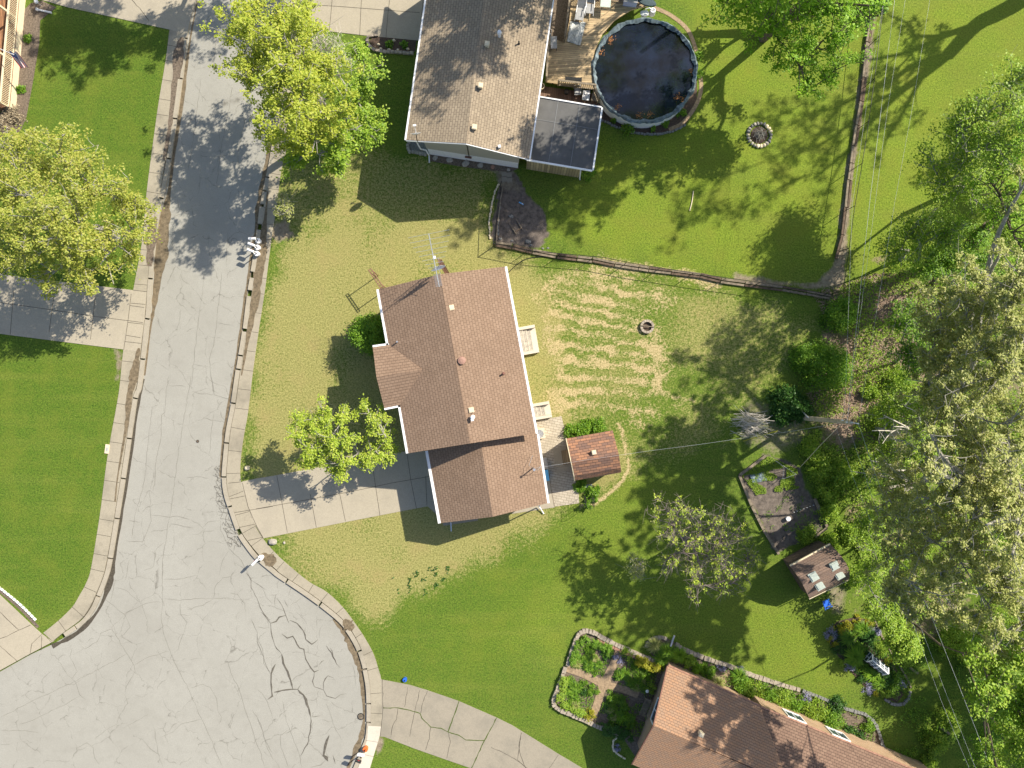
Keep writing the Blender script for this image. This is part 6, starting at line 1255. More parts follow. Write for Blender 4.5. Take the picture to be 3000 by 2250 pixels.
def tree(name, label, cat, base, blobs, leaf, n, size=.12, sig=.28, K=20, bark='bark', group=None, tr=.28, plan=False, fork=None, twigs=True, bare=0, limbs=None, twr=.018):
    """blobs: (px, py, z, radius) as seen in the photo at height z"""
    bs = Vector(((base[0] - 1500) / S, -(base[1] - 1125) / S, 0)); t = empty(name, bs, label, cat, group)
    top0 = None; B_ = [((G(x, y) + Vector((0, 0, z))) if plan else P(x, y, z), r) for x, y, z, r in blobs]
    cen = sum((b for b, r in B_), Vector()) / len(B_); zmin = min(b.z - r * .5 for b, r in B_); hf = fork or max(1.2, zmin * .55)
    top = bs.lerp(cen, hf / cen.z); top.z = hf; mb = MB(); nodes = []; ends = []
    q = bs.lerp(top, .5) + Vector((random.uniform(-.1, .1), random.uniform(-.1, .1), 0)); 
    if not limbs: mb.tube([bs + Vector((0, 0, -.1)), bs + Vector((0, 0, .25)), q, top], [tr * 1.5, tr * 1.12, tr * .95, tr * .82], 9)
    # limbs: nearest blobs grow from each other as well as from the fork
    done = [] if limbs else [(top, tr * .72)]
    for pts_, r0, r1_ in (limbs or []):         # limbs placed by where their shadows fall on the ground
        cv = smooth_line([G(x + 36.8 * z, y - 25.6 * z, z) for x, y, z in pts_], 5); n_ = len(cv); rs = [r0 + (r1_ - r0) * i / (n_ - 1) for i in range(n_)]; mb.tube(cv, rs, 7)
        for i in range(0, n_, 3):
            done.append((cv[i], rs[i] * .8))
        if r0 < .3:
            nodes += cv[3:]
            for i in range(3, n_, 2):
                for k in range(2):
                    e = cv[i] + Vector((random.gauss(0, 1), random.gauss(0, 1), random.gauss(.4, .6))).normalized() * random.uniform(.7, 1.8); m2 = cv[i].lerp(e, .5) + Vector((random.uniform(-.2, .2), random.uniform(-.2, .2), .1)); c2 = smooth_line([cv[i], m2, e], 3); mb.tube(c2, [max(.014, rs[i] * .45 * (1 - .7 * j / (len(c2) - 1))) for j in range(len(c2))], 4); nodes += c2[2:]; ends.append((e, 1.1, c2))
    for b, r in sorted(B_, key=lambda e: (e[0] - top).length):
        src, sr = min(done, key=lambda e: (e[0] - b).length + .35 * (e[0] - top).length); mid = src.lerp(b, .5) + Vector((random.uniform(-.3, .3), random.uniform(-.3, .3), random.uniform(-.2, .45))); r0 = sr * .72; r1_ = max(.045, r0 * .55)
        cv = smooth_line([src, mid, b], 4); rs = [r0 + (r1_ - r0) * i / (len(cv) - 1) for i in range(len(cv))]; mb.tube(cv, rs, 6); done.append((mid, r0 * .85)); done.append((b, r1_ * 1.2)); nodes += cv[2:]
        nb_ = 7 + int(r * 1.5)
        for k in range(nb_):          # sub-branches
            d = Vector((random.gauss(0, 1), random.gauss(0, 1), random.gauss(.2, .6))).normalized() * r * random.uniform(.55, 1.3); s0 = random.choice(cv[3:]); e = b + d; m2 = s0.lerp(e, .55) + Vector((random.uniform(-.2, .2), random.uniform(-.2, .2), .12)); c2 = smooth_line([s0, m2, e], 3)
            mb.tube(c2, [max(.015, r1_ * .8 * (1 - .72 * i / (len(c2) - 1))) for i in range(len(c2))], 4); nodes += c2[1:]; ends.append((b, r, c2))
    Cs = []; NP = np.array([tuple(p) for p in nodes])
    for b, r, c2 in ends:
        kk = max(2, int(K * r * r / (7 + int(r * 1.5)) * 1.15)); cc = np.array([tuple(v) for v in c2]); u = RNG.uniform(.3, 1.0, kk) * (len(cc) - 1); i0 = np.minimum(u.astype(int), len(cc) - 2); fr_ = (u - i0)[:, None]
        d = RNG.normal(0, 1, (kk, 3)) * r * np.array([.17, .17, .12]); Cs.append(cc[i0] * (1 - fr_) + cc[i0 + 1] * fr_ + d)
    Cs = np.concatenate(Cs); tips = []
    if twigs:
        for c in Cs:
            j = int(np.argmin(((NP - c) ** 2).sum(1))); a = Vector(NP[j]); c = Vector(c); m2 = a.lerp(c, .5) + Vector((random.uniform(-.12, .12),) * 2 + (.06,)); mb.tube([a, m2, c], [twr, twr * .75, twr * .4], 3)
            if bare:
                for k in range(bare): e = c + Vector((random.gauss(0, .4), random.gauss(0, .4), random.gauss(.15, .3))); mb.tube([m2 if k % 2 else c, e], [twr * .6, twr * .3], 3)
    mb.build('trunk', M[bark], t)
    if n:
        keep = Cs[RNG.random(len(Cs)) > .12]; V, Fq = leaf_quads(keep, (sig, sig, sig * .55), size, n); npmesh('crown', V, Fq, M[leaf], t)
    return t
tree('maple_tree', 'large yellow-green maple overhanging the right side of the upper road', 'tree', (985, 365), [(740, 110, 8, 2.3), (700, 50, 7.5, 1.6), (850, 150, 9, 2.7), (790, 270, 8, 2.4), (890, 290, 9, 2.5), (850, 410, 7, 1.8), (960, 220, 8, 1.6), (930, 380, 7, 1.8), (720, 190, 7, 1.5), (800, 20, 8, 2.0), (1000, 330, 7.5, 1.5), (900, 80, 8, 1.3), (900, 20, 7, 1.1)], 'lf_yellow', 31000, .085, .17, 14, 'barkgrey', tr=.3, limbs=[([(985, 365, 0), (880, 437, 2.8), (780, 505, 5.5)], .36, .27), ([(780, 505, 5.5), (700, 555, 7.5), (600, 625, 10), (520, 700, 12)], .24, .06), ([(740, 530, 6.5), (680, 545, 8), (600, 575, 9.5)], .13, .04), ([(690, 560, 7.5), (650, 620, 9), (610, 690, 10.5)], .13, .04), ([(700, 550, 7.5), (640, 560, 9), (560, 590, 11)], .1, .04)])
tree('ash_tree', 'greener lower tree merging with the right side of the yellow-green maple', 'tree', (1030, 345), [(1050, 300, 5, 1.5), (1090, 220, 4.8, 1.0), (1080, 360, 5, 1.1), (1000, 420, 5.2, 1.5), (1040, 400, 5, 1.2), (920, 450, 5.5, 1.2), (990, 480, 4.5, .9), (1040, 170, 4.5, .9), (860, 480, 4.5, .9)], 'lf_airy', 12000, .09, .2, 18, 'barkgrey', tr=.16)
tree('bare_tree', 'leafless grey twigs poking out between the maple and the upper driveway', 'tree', (1010, 250), [(960, 150, 5.5, 1.4), (985, 200, 5.5, 1.2), (930, 110, 5, 1.0)], 'lf_airy', 500, .06, .3, 26, 'dead', tr=.1, bare=3)
tree('maple_tree', 'broad olive-yellow maple on the left lawn covering part of a driveway', 'tree', (335, 690), [(60, 470, 7, 2.4), (170, 450, 7.5, 2.1), (240, 520, 8, 2.4), (100, 580, 8.5, 2.8), (320, 560, 6.5, 2.0), (385, 670, 5.5, 1.8), (320, 740, 5.5, 1.9), (210, 790, 6, 1.8), (60, 720, 7, 2.3), (240, 640, 8.5, 2.8), (130, 830, 5, 1.0), (270, 830, 5, 1.1), (405, 610, 5.5, 1.2), (-80, 600, 7, 3), (30, 420, 6, 1.3), (140, 700, 8, 2.4), (0, 560, 7, 2), (100, 405, 6.5, 1.1), (380, 760, 5, .9)], 'lf_olive', 32000, .083, .19, 15, 'barkgrey', tr=.36)
tree('maple_tree', 'vivid lime-green maple at the top right beside the pool lawn', 'tree', (2200, 148), [(2230, 50, 7, 2.0), (2330, 40, 8, 2.6), (2290, 130, 7, 2.0), (2410, 120, 7, 2.1), (2480, 60, 8, 2.0), (2350, 200, 6, 1.5), (2470, 175, 6.5, 1.4), (2372, 262, 5.5, .8), (2200, 0, 8, 2.0), (2290, -70, 10, 3), (2420, -60, 10, 3), (2300, -120, 13, 2.6), (2440, -140, 13, 2.6), (2180, -60, 10, 2.4), (2240, -60, 14, 2.2), (2400, -170, 16, 2.8), (2560, -170, 16, 2.6), (2530, -90, 13, 2.2), (2120, -90, 13.5, 1.8), (2040, -110, 14, 1.6), (2290, -190, 17, 2.4), (2430, 225, 5.5, .9)], 'lf_lime', 36000, .1, .19, 11, 'bark', tr=.45, limbs=[
    ([(2235, 112, 0), (2200, 108, .9), (2165, 98, 1.8), (2090, 100, 3.5), (2017, 104, 5.2), (1930, 130, 7.5), (1830, 200, 10)], .42, .14), ([(2235, 112, 0), (2184, 159, 1.6), (2115, 217, 3.8), (2042, 282, 6.2), (2006, 340, 8), (1930, 420, 10.5), (1800, 500, 13)], .38, .12), ([(2115, 217, 3.8), (2112, 289, 5.5), (2122, 336, 6.5), (2104, 387, 7.5), (2096, 430, 8.5)], .2, .07), ([(2115, 240, 4), (2060, 300, 6), (2000, 380, 8), (1930, 520, 11)], .2, .06), ([(2165, 110, 2), (2115, 145, 3.5), (2060, 202, 5.5), (1990, 260, 7.5)], .16, .05), ([(2060, 100, 4), (2040, 140, 5), (1990, 170, 6.5)], .12, .05), ([(2042, 282, 6.2), (1960, 330, 8), (1850, 380, 11), (1700, 440, 14)], .18, .05)])
tree('young_tree', 'two-lobed bright green tree between the driveway and the brown-roofed house', 'tree', (1040, 1300), [(880, 1240, 4.4, 1.1), (930, 1230, 5, 1.2), (910, 1300, 4.6, 1.2), (975, 1270, 5, 1.3), (950, 1345, 4.3, 1.2), (1000, 1330, 4.6, 1.0), (1080, 1205, 4, .8), (1115, 1245, 4, .8), (1100, 1320, 3.6, .9), (1075, 1350, 3.5, .8), (1135, 1330, 3.4, .5), (1010, 1210, 4.3, .5), (990, 1385, 3.6, .6), (900, 1355, 4, .7), (1130, 1300, 3.5, .5)], 'lf_young', 12000, .08, .16, 20, 'barkgrey', tr=.14, bare=1, twr=.012)
tree('sparse_tree', 'thin tree of purplish twigs with scattered lime leaves in the lower back lawn', 'tree', (2005, 1580), [(1960, 1530, 6, 1.5), (2050, 1530, 6.5, 1.8), (2140, 1560, 6, 1.5), (2000, 1620, 6, 1.6), (2090, 1640, 6.5, 1.7), (2170, 1690, 5.5, 1.1), (2050, 1720, 5, 1.1), (2120, 1730, 5, .9), (1960, 1640, 5.5, 1.0), (2200, 1620, 5, .8), (1950, 1490, 5, .8)], 'lf_young', 3400, .085, .1, 17, 'bark_twig', tr=.17, bare=6, twr=.017)
tree('sapling', 'small pale sapling just left of the twiggy sparse tree', 'tree', (1868, 1650), [(1860, 1640, 2.4, .7), (1885, 1660, 2.6, .6), (1870, 1675, 2.0, .5)], 'lf_pale', 900, .06, .12, 30, 'barkgrey', tr=.05, bare=1)
tree('sapling', 'small leafy sapling on the dry verge beside the row of three mailboxes', 'tree', (836, 640), [(826, 600, 2.6, .55), (840, 620, 2.4, .5), (816, 625, 2.0, .45), (830, 578, 2.2, .35)], 'lf_pale', 800, .065, .14, 30, 'barkgrey', tr=.05, bare=1)
FG = 'trees of the wood on the right'
tree('blossoming_tree', 'upper of the two great pale cream-green trees on the right', 'tree', (2592, 1272), [(2750, 890, 11.2, 1.99), (2840, 860, 13.1, 2.10), (2930, 830, 15.0, 2.29), (2830, 960, 12.9, 2.74), (2950, 960, 15.4, 2.61), (2740, 990, 11.0, 2.11), (2800, 1080, 12.2, 2.78), (2930, 1100, 15.0, 2.90), (2720, 1120, 10.6, 1.66), (2830, 1210, 12.9, 2.68), (2960, 1240, 15.7, 2.69), (2730, 1240, 10.8, 1.55), (2990, 800, 16.3, 1.81)], 'lf_pale', 60000, .078, .13, 13, 'barkgrey', FG, tr=.4, twr=.022, bare=1, limbs=[([(2592, 1272, 0), (2480, 1300, 4), (2330, 1340, 8), (2200, 1390, 12)], 0.560, 0.238), ([(2480, 1300, 4), (2330, 1240, 8), (2180, 1210, 11), (2050, 1200, 14)], 0.308, 0.084), ([(2200, 1390, 12), (2100, 1400, 13.5), (2010, 1450, 15)], 0.196, 0.070), ([(2330, 1340, 8), (2220, 1260, 11), (2100, 1280, 13), (1980, 1350, 15.5)], 0.252, 0.070), ([(2300, 1270, 9), (2160, 1120, 12), (2040, 1080, 15)], 0.224, 0.070)])
tree('blossoming_tree', 'lower of the two great pale cream-green trees on the right, reaching the wires', 'tree', (2612, 1328), [(2590, 1430, 7.8, 1.73), (2690, 1430, 9.9, 2.26), (2640, 1540, 8.8, 2.16), (2780, 1390, 11.8, 2.85), (2880, 1350, 13.9, 2.71), (2970, 1440, 15.9, 2.68), (2850, 1520, 13.3, 3.02), (2740, 1590, 11.0, 2.53), (2630, 1650, 8.6, 1.93), (2830, 1670, 12.9, 2.52), (2950, 1610, 15.4, 2.71), (2700, 1730, 10.1, 1.89), (2610, 1740, 8.2, 1.39), (2800, 1780, 12.2, 1.40), (2900, 1780, 14.4, 1.90), (2985, 1850, 16.2, 2.00), (2960, 1720, 15.7, 2.16), (2930, 1920, 15.0, 1.28), (2660, 1800, 9.3, 0.93)], 'lf_pale', 76000, .078, .13, 13, 'barkgrey', FG, tr=.42, twr=.022, bare=1, limbs=[([(2610, 1325, 0), (2430, 1458, 5), (2250, 1590, 10), (2071, 1722, 14.7)], 0.588, 0.238), ([(2430, 1458, 5), (2300, 1590, 8), (2180, 1660, 11), (2155, 1750, 12.5), (2165, 1830, 13.5), (2195, 1930, 14.5)], 0.280, 0.084), ([(2071, 1722, 14.5), (1959, 1791, 16), (1862, 1874, 17.5), (1790, 1930, 18.5)], 0.182, 0.056), ([(2050, 1740, 14.5), (1995, 1775, 15.5), (1900, 1820, 16.5), (1771, 1863, 18)], 0.154, 0.056), ([(2060, 1735, 14.5), (2010, 1790, 15.5), (1960, 1880, 16.5)], 0.140, 0.056), ([(2065, 1730, 14.5), (2030, 1790, 15.5), (1998, 1880, 16.5)], 0.140, 0.056), ([(2250, 1590, 10), (2150, 1640, 11.5), (2000, 1690, 13.5), (1850, 1720, 15.5), (1740, 1740, 17)], 0.224, 0.070), ([(2200, 1640, 11), (2080, 1660, 12.5), (1900, 1660, 14.5), (1780, 1640, 16)], 0.196, 0.070)])
tree('leaning_tree', 'tall tree with a thick dark leaning trunk and thin lime foliage at the right edge', 'tree', (2800, 748), [(2945, 630, 9, 1.6), (2990, 550, 10, 1.9), (3080, 640, 13, 2.4), (3090, 480, 13, 2.3), (2960, 430, 10, 1.7), (2900, 530, 9, 1.4), (3000, 740, 9.5, 1.6), (3080, 350, 12, 2), (3150, 560, 15, 2.6), (3180, 420, 16, 2.4)], 'lf_lime', 10000, .09, .2, 10, 'bark', FG, tr=.42, fork=5.5, twr=.02)
tree('airy_tree', 'airy spring-green tree over the yellow-green lawn, upper right', 'tree', (2810, 560), [(2800, 400, 8, 1.6), (2870, 350, 9, 1.6), (2830, 480, 8, 1.6), (2760, 540, 6.5, 1.3), (2900, 440, 10, 1.7), (2960, 300, 10, 1.7), (2850, 580, 7, 1.4), (2960, 230, 10, 1.4), (2720, 460, 6, 1.0), (2900, 620, 7.5, 1.3)], 'lf_airy', 15000, .085, .34, 15, 'barkgrey', FG, tr=.2, bare=2)
tree('airy_tree', 'thin spring tree between the wires and the leaning trunk', 'tree', (2640, 760), [(2660, 680, 5, 1.2), (2720, 640, 6, 1.3), (2700, 720, 5.5, 1.2), (2770, 680, 6.5, 1.4), (2620, 740, 4.5, .9)], 'lf_airy', 7000, .08, .3, 16, 'barkgrey', FG, tr=.14, bare=2)
tree('airy_tree', 'thin tree with pale bare branches in the leaf litter right of the wires', 'tree', (2620, 1060), [(2640, 1000, 5, 1.2), (2690, 960, 6, 1.3), (2660, 1080, 5, 1.1), (2720, 1050, 6, 1.2), (2650, 930, 5, .9)], 'lf_green', 6000, .08, .28, 16, 'barkgrey', FG, tr=.13, bare=3)
tree('airy_tree', 'low leafy tree in the gap between the two great pale trees', 'tree', (2560, 1250), [(2600, 1190, 4, 1.3), (2660, 1180, 5, 1.4), (2720, 1200, 5, 1.4), (2650, 1330, 4.5, 1.3), (2590, 1330, 4, 1.1), (2700, 1290, 5, 1.3), (2560, 1400, 3.5, 1.0)], 'lf_airy', 12000, .075, .28, 16, 'barkgrey', FG, tr=.13, bare=2)
tree('airy_tree', 'low leafy tree between the old gambrel shed and the lower pale tree', 'tree', (2510, 1600), [(2530, 1540, 3, 1.1), (2560, 1620, 3.5, 1.2), (2540, 1700, 3, 1.1), (2570, 1500, 4, 1.1), (2590, 1780, 3, 1.0)], 'lf_airy', 8000, .075, .28, 16, 'barkgrey', FG, tr=.1, bare=2)
tree('green_tree', 'low green tree at the right edge below the lower pale tree', 'tree', (2860, 1960), [(2890, 1930, 4, 1.2), (2940, 1990, 5, 1.5), (2900, 2060, 4, 1.2), (2960, 2120, 5, 1.5), (2890, 2190, 4, 1.3), (2950, 2240, 5, 1.4)], 'lf_green', 14000, .085, .28, 16, 'bark', FG, tr=.14)
tree('airy_tree', 'low bright tree in front of the great pale tree, above the brown leaf litter', 'tree', (2730, 830), [(2700, 790, 4, 1.2), (2800, 800, 4.5, 1.4), (2870, 760, 5, 1.3), (2760, 740, 4.5, 1.1), (2850, 680, 5, 1.0)], 'lf_green', 7500, .08, .26, 14, 'bark', FG, tr=.15)
tree('green_tree', 'blurred mid-green tree at the bottom right corner', 'tree', (2640, 1800), [(2905, 2040, 16.5, 1.5), (2890, 1980, 16, 1.3), (2930, 2000, 14, 1.5), (2985, 2090, 15, 1.9), (3050, 1980, 16, 2.1), (2960, 2190, 14, 1.6), (3060, 2200, 16, 2.1), (3120, 2080, 17, 2.3), (2900, 1930, 13, 1.2), (2920, 2250, 12, 1.2), (3000, 1900, 15, 1.6)], 'lf_airy', 20000, .095, .2, 12, 'bark', FG, tr=.09)
tree('green_tree', 'light green bushy tree under the lower pale tree, right of the island bed', 'tree', (2600, 1830), [(2620, 1850, 3, 1.2), (2660, 1880, 3, 1.1), (2635, 1900, 2.5, .9), (2600, 1820, 3, .9)], 'lf_airy', 6500, .08, .2, 18, 'bark', FG, tr=.12)
# dead limbs
def limbs(label, base, lines, r=.09):
    t = empty('dead_tree', P(*base, 0), label, 'dead tree', FG); mb = MB()
    for l, k in lines:
        c = smooth_line([P(*q) for q in l], 5); mb.tube(c, [max(.012, r * k * (1 - .8 * i / (len(c) - 1))) for i in range(len(c))], 6)
        for q in c[4::3]: d = Vector((random.gauss(0, .5), random.gauss(0, .5), random.uniform(0, .4))); mb.tube([q, q + d * .5 + Vector((0, 0, .05)), q + d], [.025, .018, .006], 4)
    mb.build('trunk', M['dead'], t)
limbs('silvery dead tree with a spray of bare branches right of the pole', (2600, 1290), [([(2585, 1285, .1), (2640, 1290, 2.5), (2700, 1275, 4), (2665, 1255, 5), (2590, 1217, 6.5)], 1.6), ([(2700, 1275, 4), (2650, 1252, 5.5), (2620, 1250, 6)], .9), ([(2700, 1275, 4), (2640, 1258, 5), (2610, 1268, 5.5), (2585, 1300, 6)], .9), ([(2680, 1270, 4), (2600, 1262, 5), (2555, 1262, 6)], .8), ([(2700, 1275, 4), (2690, 1215, 6), (2650, 1190, 7)], .8), ([(2700, 1275, 4), (2770, 1300, 6), (2800, 1290, 7)], .9)])
limbs('long curving silvery dead limb below the silvery dead tree', (2660, 1420), [([(2700, 1410, .1), (2770, 1345, 4), (2750, 1362, 5), (2690, 1378, 6), (2620, 1376, 6.5), (2590, 1358, 7), (2552, 1350, 7.5)], 1.5), ([(2620, 1376, 6.5), (2585, 1380, 7)], .6), ([(2770, 1345, 4), (2830, 1420, 7), (2870, 1455, 9)], 1.2)])
limbs('forked grey dead limb high in the upper pale tree', (2650, 1150), [([(2660, 1160, .1), (2790, 1230, 7.5), (2805, 1290, 8.5)], 1.2), ([(2790, 1230, 7.5), (2740, 1180, 8.5), (2680, 1145, 9)], 1.1), ([(2790, 1230, 7.5), (2800, 1180, 9)], .7)])
# trees outside the picture whose shadows fall into it
OG = 'trees beyond the edge of the picture'
tree('tall_tree', 'tall thick-trunked tree beyond the top right corner, known by its long branching shadow', 'tree', (3130, -105), [(3010, -60, 12, 1.6), (2960, 0, 15, 1.9), (2880, 30, 17, 2.1), (2790, 50, 18, 2.2), (2950, -110, 16, 2.0), (2860, -90, 17, 2.1), (3060, 50, 14, 1.8), (2740, 130, 18, 1.9), (2900, 120, 17, 1.8), (2700, 40, 18.5, 2.0), (2820, 160, 18, 1.8), (2960, 120, 15, 1.6), (2680, 180, 19, 1.7)], 'lf_airy', 9000, .085, .17, 6, 'bark', OG, tr=.5, plan=True, twr=.02, limbs=[
    ([(3120, -111, 0), (3055, -66, 2), (2990, 0, 3.9), (2925, 38, 5.5), (2862, 72, 7), (2779, 159, 10)], 0.743, 0.486), ([(2862, 72, 7), (2764, 105, 9), (2706, 134, 10.5), (2634, 159, 12), (2507, 181, 14.5)], 0.270, 0.081), ([(2779, 159, 10), (2743, 170, 10.8), (2670, 195, 12.5), (2616, 231, 14), (2525, 275, 16), (2453, 318, 17.5), (2381, 416, 19)], 0.297, 0.068),
    ([(2779, 159, 10), (2688, 231, 12.5), (2634, 271, 14), (2544, 362, 16.5), (2489, 434, 18), (2381, 524, 20)], 0.378, 0.081), ([(2700, 225, 12), (2665, 290, 13), (2640, 340, 14.5), (2600, 395, 16), (2588, 440, 17)], 0.176, 0.054), ([(2764, 105, 9), (2690, 105, 10.5), (2674, 95, 11), (2663, 72, 11.5), (2598, 40, 12.5)], 0.135, 0.054), ([(2453, 318, 17), (2380, 330, 18), (2290, 380, 19.5)], 0.121, 0.041), ([(2489, 434, 18), (2440, 520, 19), (2400, 620, 20)], 0.121, 0.041), ([(2634, 271, 14), (2560, 300, 15.5), (2440, 400, 17.5), (2330, 450, 19)], 0.189, 0.054)])
tree('tall_tree', 'tall tree beyond the top edge, shading the taupe roof', 'tree', (1840, -190), [(1740, -70, 14, 2.2), (1660, -110, 13, 2.2), (1800, -130, 15, 2.4), (1600, -60, 12, 1.7), (1730, -170, 16, 2.2), (1560, -130, 11, 1.8), (1690, 0, 15, 1.6), (1800, -20, 16, 1.8), (1860, -60, 17, 2)], 'lf_airy', 16900, .09, .2, 10, 'bark', OG, tr=.45, plan=True, limbs=[([(1650, -50, 0), (1500, 60, 4), (1392, 139, 7)], .4, .25), ([(1392, 139, 7), (1291, 240, 9), (1218, 312, 11), (1128, 421, 13.5), (1074, 511, 16)], .15, .05), ([(1392, 139, 7), (1336, 225, 9), (1263, 297, 11), (1173, 406, 13.5), (1119, 496, 16)], .15, .05), ([(1392, 139, 7), (1376, 210, 9), (1303, 282, 11), (1213, 391, 13.5), (1159, 481, 16)], .15, .05), ([(1392, 139, 7), (1251, 220, 9), (1178, 292, 11), (1088, 401, 13.5), (1034, 491, 16)], .15, .05), ([(1392, 139, 7), (1411, 165, 9), (1338, 237, 11), (1248, 346, 13.5), (1194, 436, 16)], .15, .05)])
tree('tall_tree', 'tree beyond the top edge, shading the concrete driveway of the taupe house', 'tree', (1150, -120), [(1100, -170, 9, 2), (1180, -210, 11, 2.4), (1060, -110, 8, 1.5), (1010, -190, 10, 2)], 'lf_airy', 6500, .09, .2, 10, 'bark', OG, tr=.35, plan=True, fork=5)
tree('tall_tree', 'tree beyond the top edge, shading the upper road and left lawn', 'tree', (730, -160), [(650, -120, 10, 2.6), (730, -200, 11, 2.8), (560, -110, 9, 2.2), (490, -170, 9, 2.4), (610, -220, 11, 2.4), (820, -130, 9, 2.4), (900, -160, 10, 2.4)], 'lf_airy', 22100, .09, .2, 10, 'bark', OG, tr=.4, plan=True, fork=4)
tree('tall_tree', 'tree beyond the top edge, shading the pool deck', 'tree', (2120, -190), [(2020, -80, 12, 2), (1960, -120, 13, 2.0), (2080, -130, 13, 2.2), (1900, -60, 12, 1.5)], 'lf_airy', 7150, .09, .2, 10, 'bark', OG, tr=.35, plan=True, fork=4)
tree('tall_tree', 'dense tree beyond the right edge, shading the lawn under the wires', 'tree', (3150, 1760), [(3100, 1740, 9, 3), (3180, 1850, 10, 3.2), (3080, 1620, 9, 2.4), (3130, 1960, 8, 2.6), (3190, 2060, 9, 3), (3110, 1850, 7, 2.2), (3150, 2180, 9, 2.6)], 'lf_green', 59800, .09, .2, 10, 'bark', OG, tr=.4, plan=True)
tree('tall_tree', 'thin tree beyond the right edge beside the upper lawn', 'tree', (3250, 250), [(3160, 200, 9, 2.4), (3200, 340, 10, 2.4), (3130, 420, 8, 1.8)], 'lf_airy', 5000, .11, .35, 12, 'bark', OG, tr=.3, plan=True)
# shrubs
def shrub(x, y, r, h, leaf, label, cat='shrub', group=None, kind='leafy', n=None, size=.05, name='shrub', ry=None):
    c = P(x, y, 0); t = empty(name, c, label, cat, group); ry = ry or r
    if kind == 'blade':
        n = n or int(170 * r / .4); a = RNG.uniform(0, 2 * np.pi, n); L = r * RNG.uniform(.6, 1.25, n); w = .022; rr = RNG.uniform(0, r * .35, n); d = np.stack([np.cos(a), np.sin(a), np.zeros(n)], 1); s = np.stack([-np.sin(a), np.cos(a), np.zeros(n)], 1)
        b = np.array(c) + d * rr[:, None] * RNG.uniform(-1, 1, n)[:, None]; hh = h * RNG.uniform(.6, 1.1, n); z = np.array([0, 0, 1.0])
        p0 = b; p1 = b + d * (L * .45)[:, None] + z * hh[:, None]; p2 = b + d * L[:, None] + z * (hh * .55)[:, None]
        V = np.stack([p0 - s * w, p0 + s * w, p1 + s * w, p1 - s * w, p2 + s * w * .3, p2 - s * w * .3], 1).reshape(-1, 3); i = np.arange(n) * 6
        Fq = np.concatenate([np.stack([i, i + 1, i + 2, i + 3], 1), np.stack([i + 3, i + 2, i + 4, i + 5], 1)]); npmesh('leaves', V, Fq, M[leaf], t)
        return t
    n = n or int(2300 * r * ry + 200); K = max(8, int(60 * r * ry)); d = RNG.normal(0, 1, (K, 3)); d /= np.linalg.norm(d, axis=1)[:, None]; d[:, 2] = np.abs(d[:, 2])
    f = RNG.uniform(.55, 1, K)[:, None] if kind == 'leafy' else RNG.uniform(.85, 1, K)[:, None]
    C = np.array(c) + d * f * np.array([r, ry, h]); V, Fq = leaf_quads(C, (r * .13 + .03, r * .13 + .03, .05), size, n, .3); npmesh('leaves', V, Fq, M[leaf], t)
    mb = MB()
    for k in range(6): e = Vector(C[k % K]); mb.tube([c, c.lerp(e, .5) + Vector((0, 0, .05)), e], [.025, .018, .008], 4)
    mb.build('stems', M['bark'], t); return t
t = shrub(1092, 984, 1.42, 3.4, 'lf_green', 'dense rounded dark green bush in the corner of the brown-roofed house', size=.07, n=12000)
def bush(lst, leaf, base, cat='shrub', group=None, kind='leafy', size=.06, name='shrub'):
    for x, y, r, h, lb in lst: shrub(x, y, r, h, leaf, lb, cat, group, kind, None, size, name)
bush([(2410, 1075, 1.9, 2.2, 'big round bright green bush at the left edge of the wood'), (2345, 1048, 1.0, 1.6, 'smaller green bush attached to the left of the big round one'), (2450, 925, 1.3, 1.8, 'feathery green bush where the timber edging meets the wood')], 'lf_green', '', size=.075)
bush([(2300, 1180, 1.3, 1.2, 'dark green bush above the pale brush pile'), (2340, 1200, .9, 1.0, 'dark green bush at the foot of the utility pole'), (2290, 1215, .8, .8, 'low dark bush between the brush pile and the pole')], 'lf_dark', '', size=.09)
bush([(2370, 1315, .9, 1.2, 'yellow-green bush just below the pole'), (2395, 1370, 1.0, 1.3, 'yellow-green bush beside the garden plot corner'), (2420, 1440, .9, 1.1, 'yellow-green bush along the right of the garden plot'), (2455, 1390, 1.2, 1.0, 'darker scrub bush under the guy wire'), (2425, 1500, .8, 1.0, 'small bush at the lower right of the garden plot'), (2580, 1230, 1.2, 1.6, 'lime bush under the silvery dead branches'), (2620, 1110, 1.1, 1.4, 'bush in the brown leaf litter right of the wires'), (2545, 1150, .7, .9, 'small bush between the wires in the leaf litter'), (2420, 1590, .9, 1.0, 'white-flecked bush at the back corner of the old gambrel shed'), (2500, 1680, .9, 1.3, 'bush at the right end of the old gambrel shed'), (2490, 1560, .9, 1.0, 'dense low bush behind the old gambrel shed'), (2360, 1560, .8, .7, 'dark leafy bush in the lower corner of the garden plot'), (2780, 1870, 1.3, 1.8, 'grey-green bush right of the wires on the dark lawn'), (2840, 1900, 1.2, 1.6, 'olive bush under the lower pale tree beside the wires'), (2735, 2170, .9, 1.0, 'small bright bush on the dark lawn at the bottom'), (2770, 2100, .9, 1.0, 'bush crossed by the wires at the bottom right'), (2720, 2220, .6, .7, 'round lime bush at the bottom edge'), (2645, 1790, .8, 1.2, 'bush against the trunk of the lower pale tree'), (2640, 1925, .6, .8, 'small dark bush beside the faint timber edging')], 'lf_airy', '', size=.07)
bush([(1680, 1268, .75, .7, 'leafy green bush at the back left of the small shed'), (1712, 1260, .7, .7, 'leafy green bush at the middle of the back of the small shed'), (1748, 1252, .75, .75, 'leafy green bush at the back right of the small shed'), (1700, 1420, .5, .4, 'low green plant in the shade below the small shed'), (1735, 1445, .6, .5, 'grey-green plant at the wire trellis'), (1722, 1475, .35, 1.0, 'climber on the wire trellis')], 'lf_green', '', size=.07)
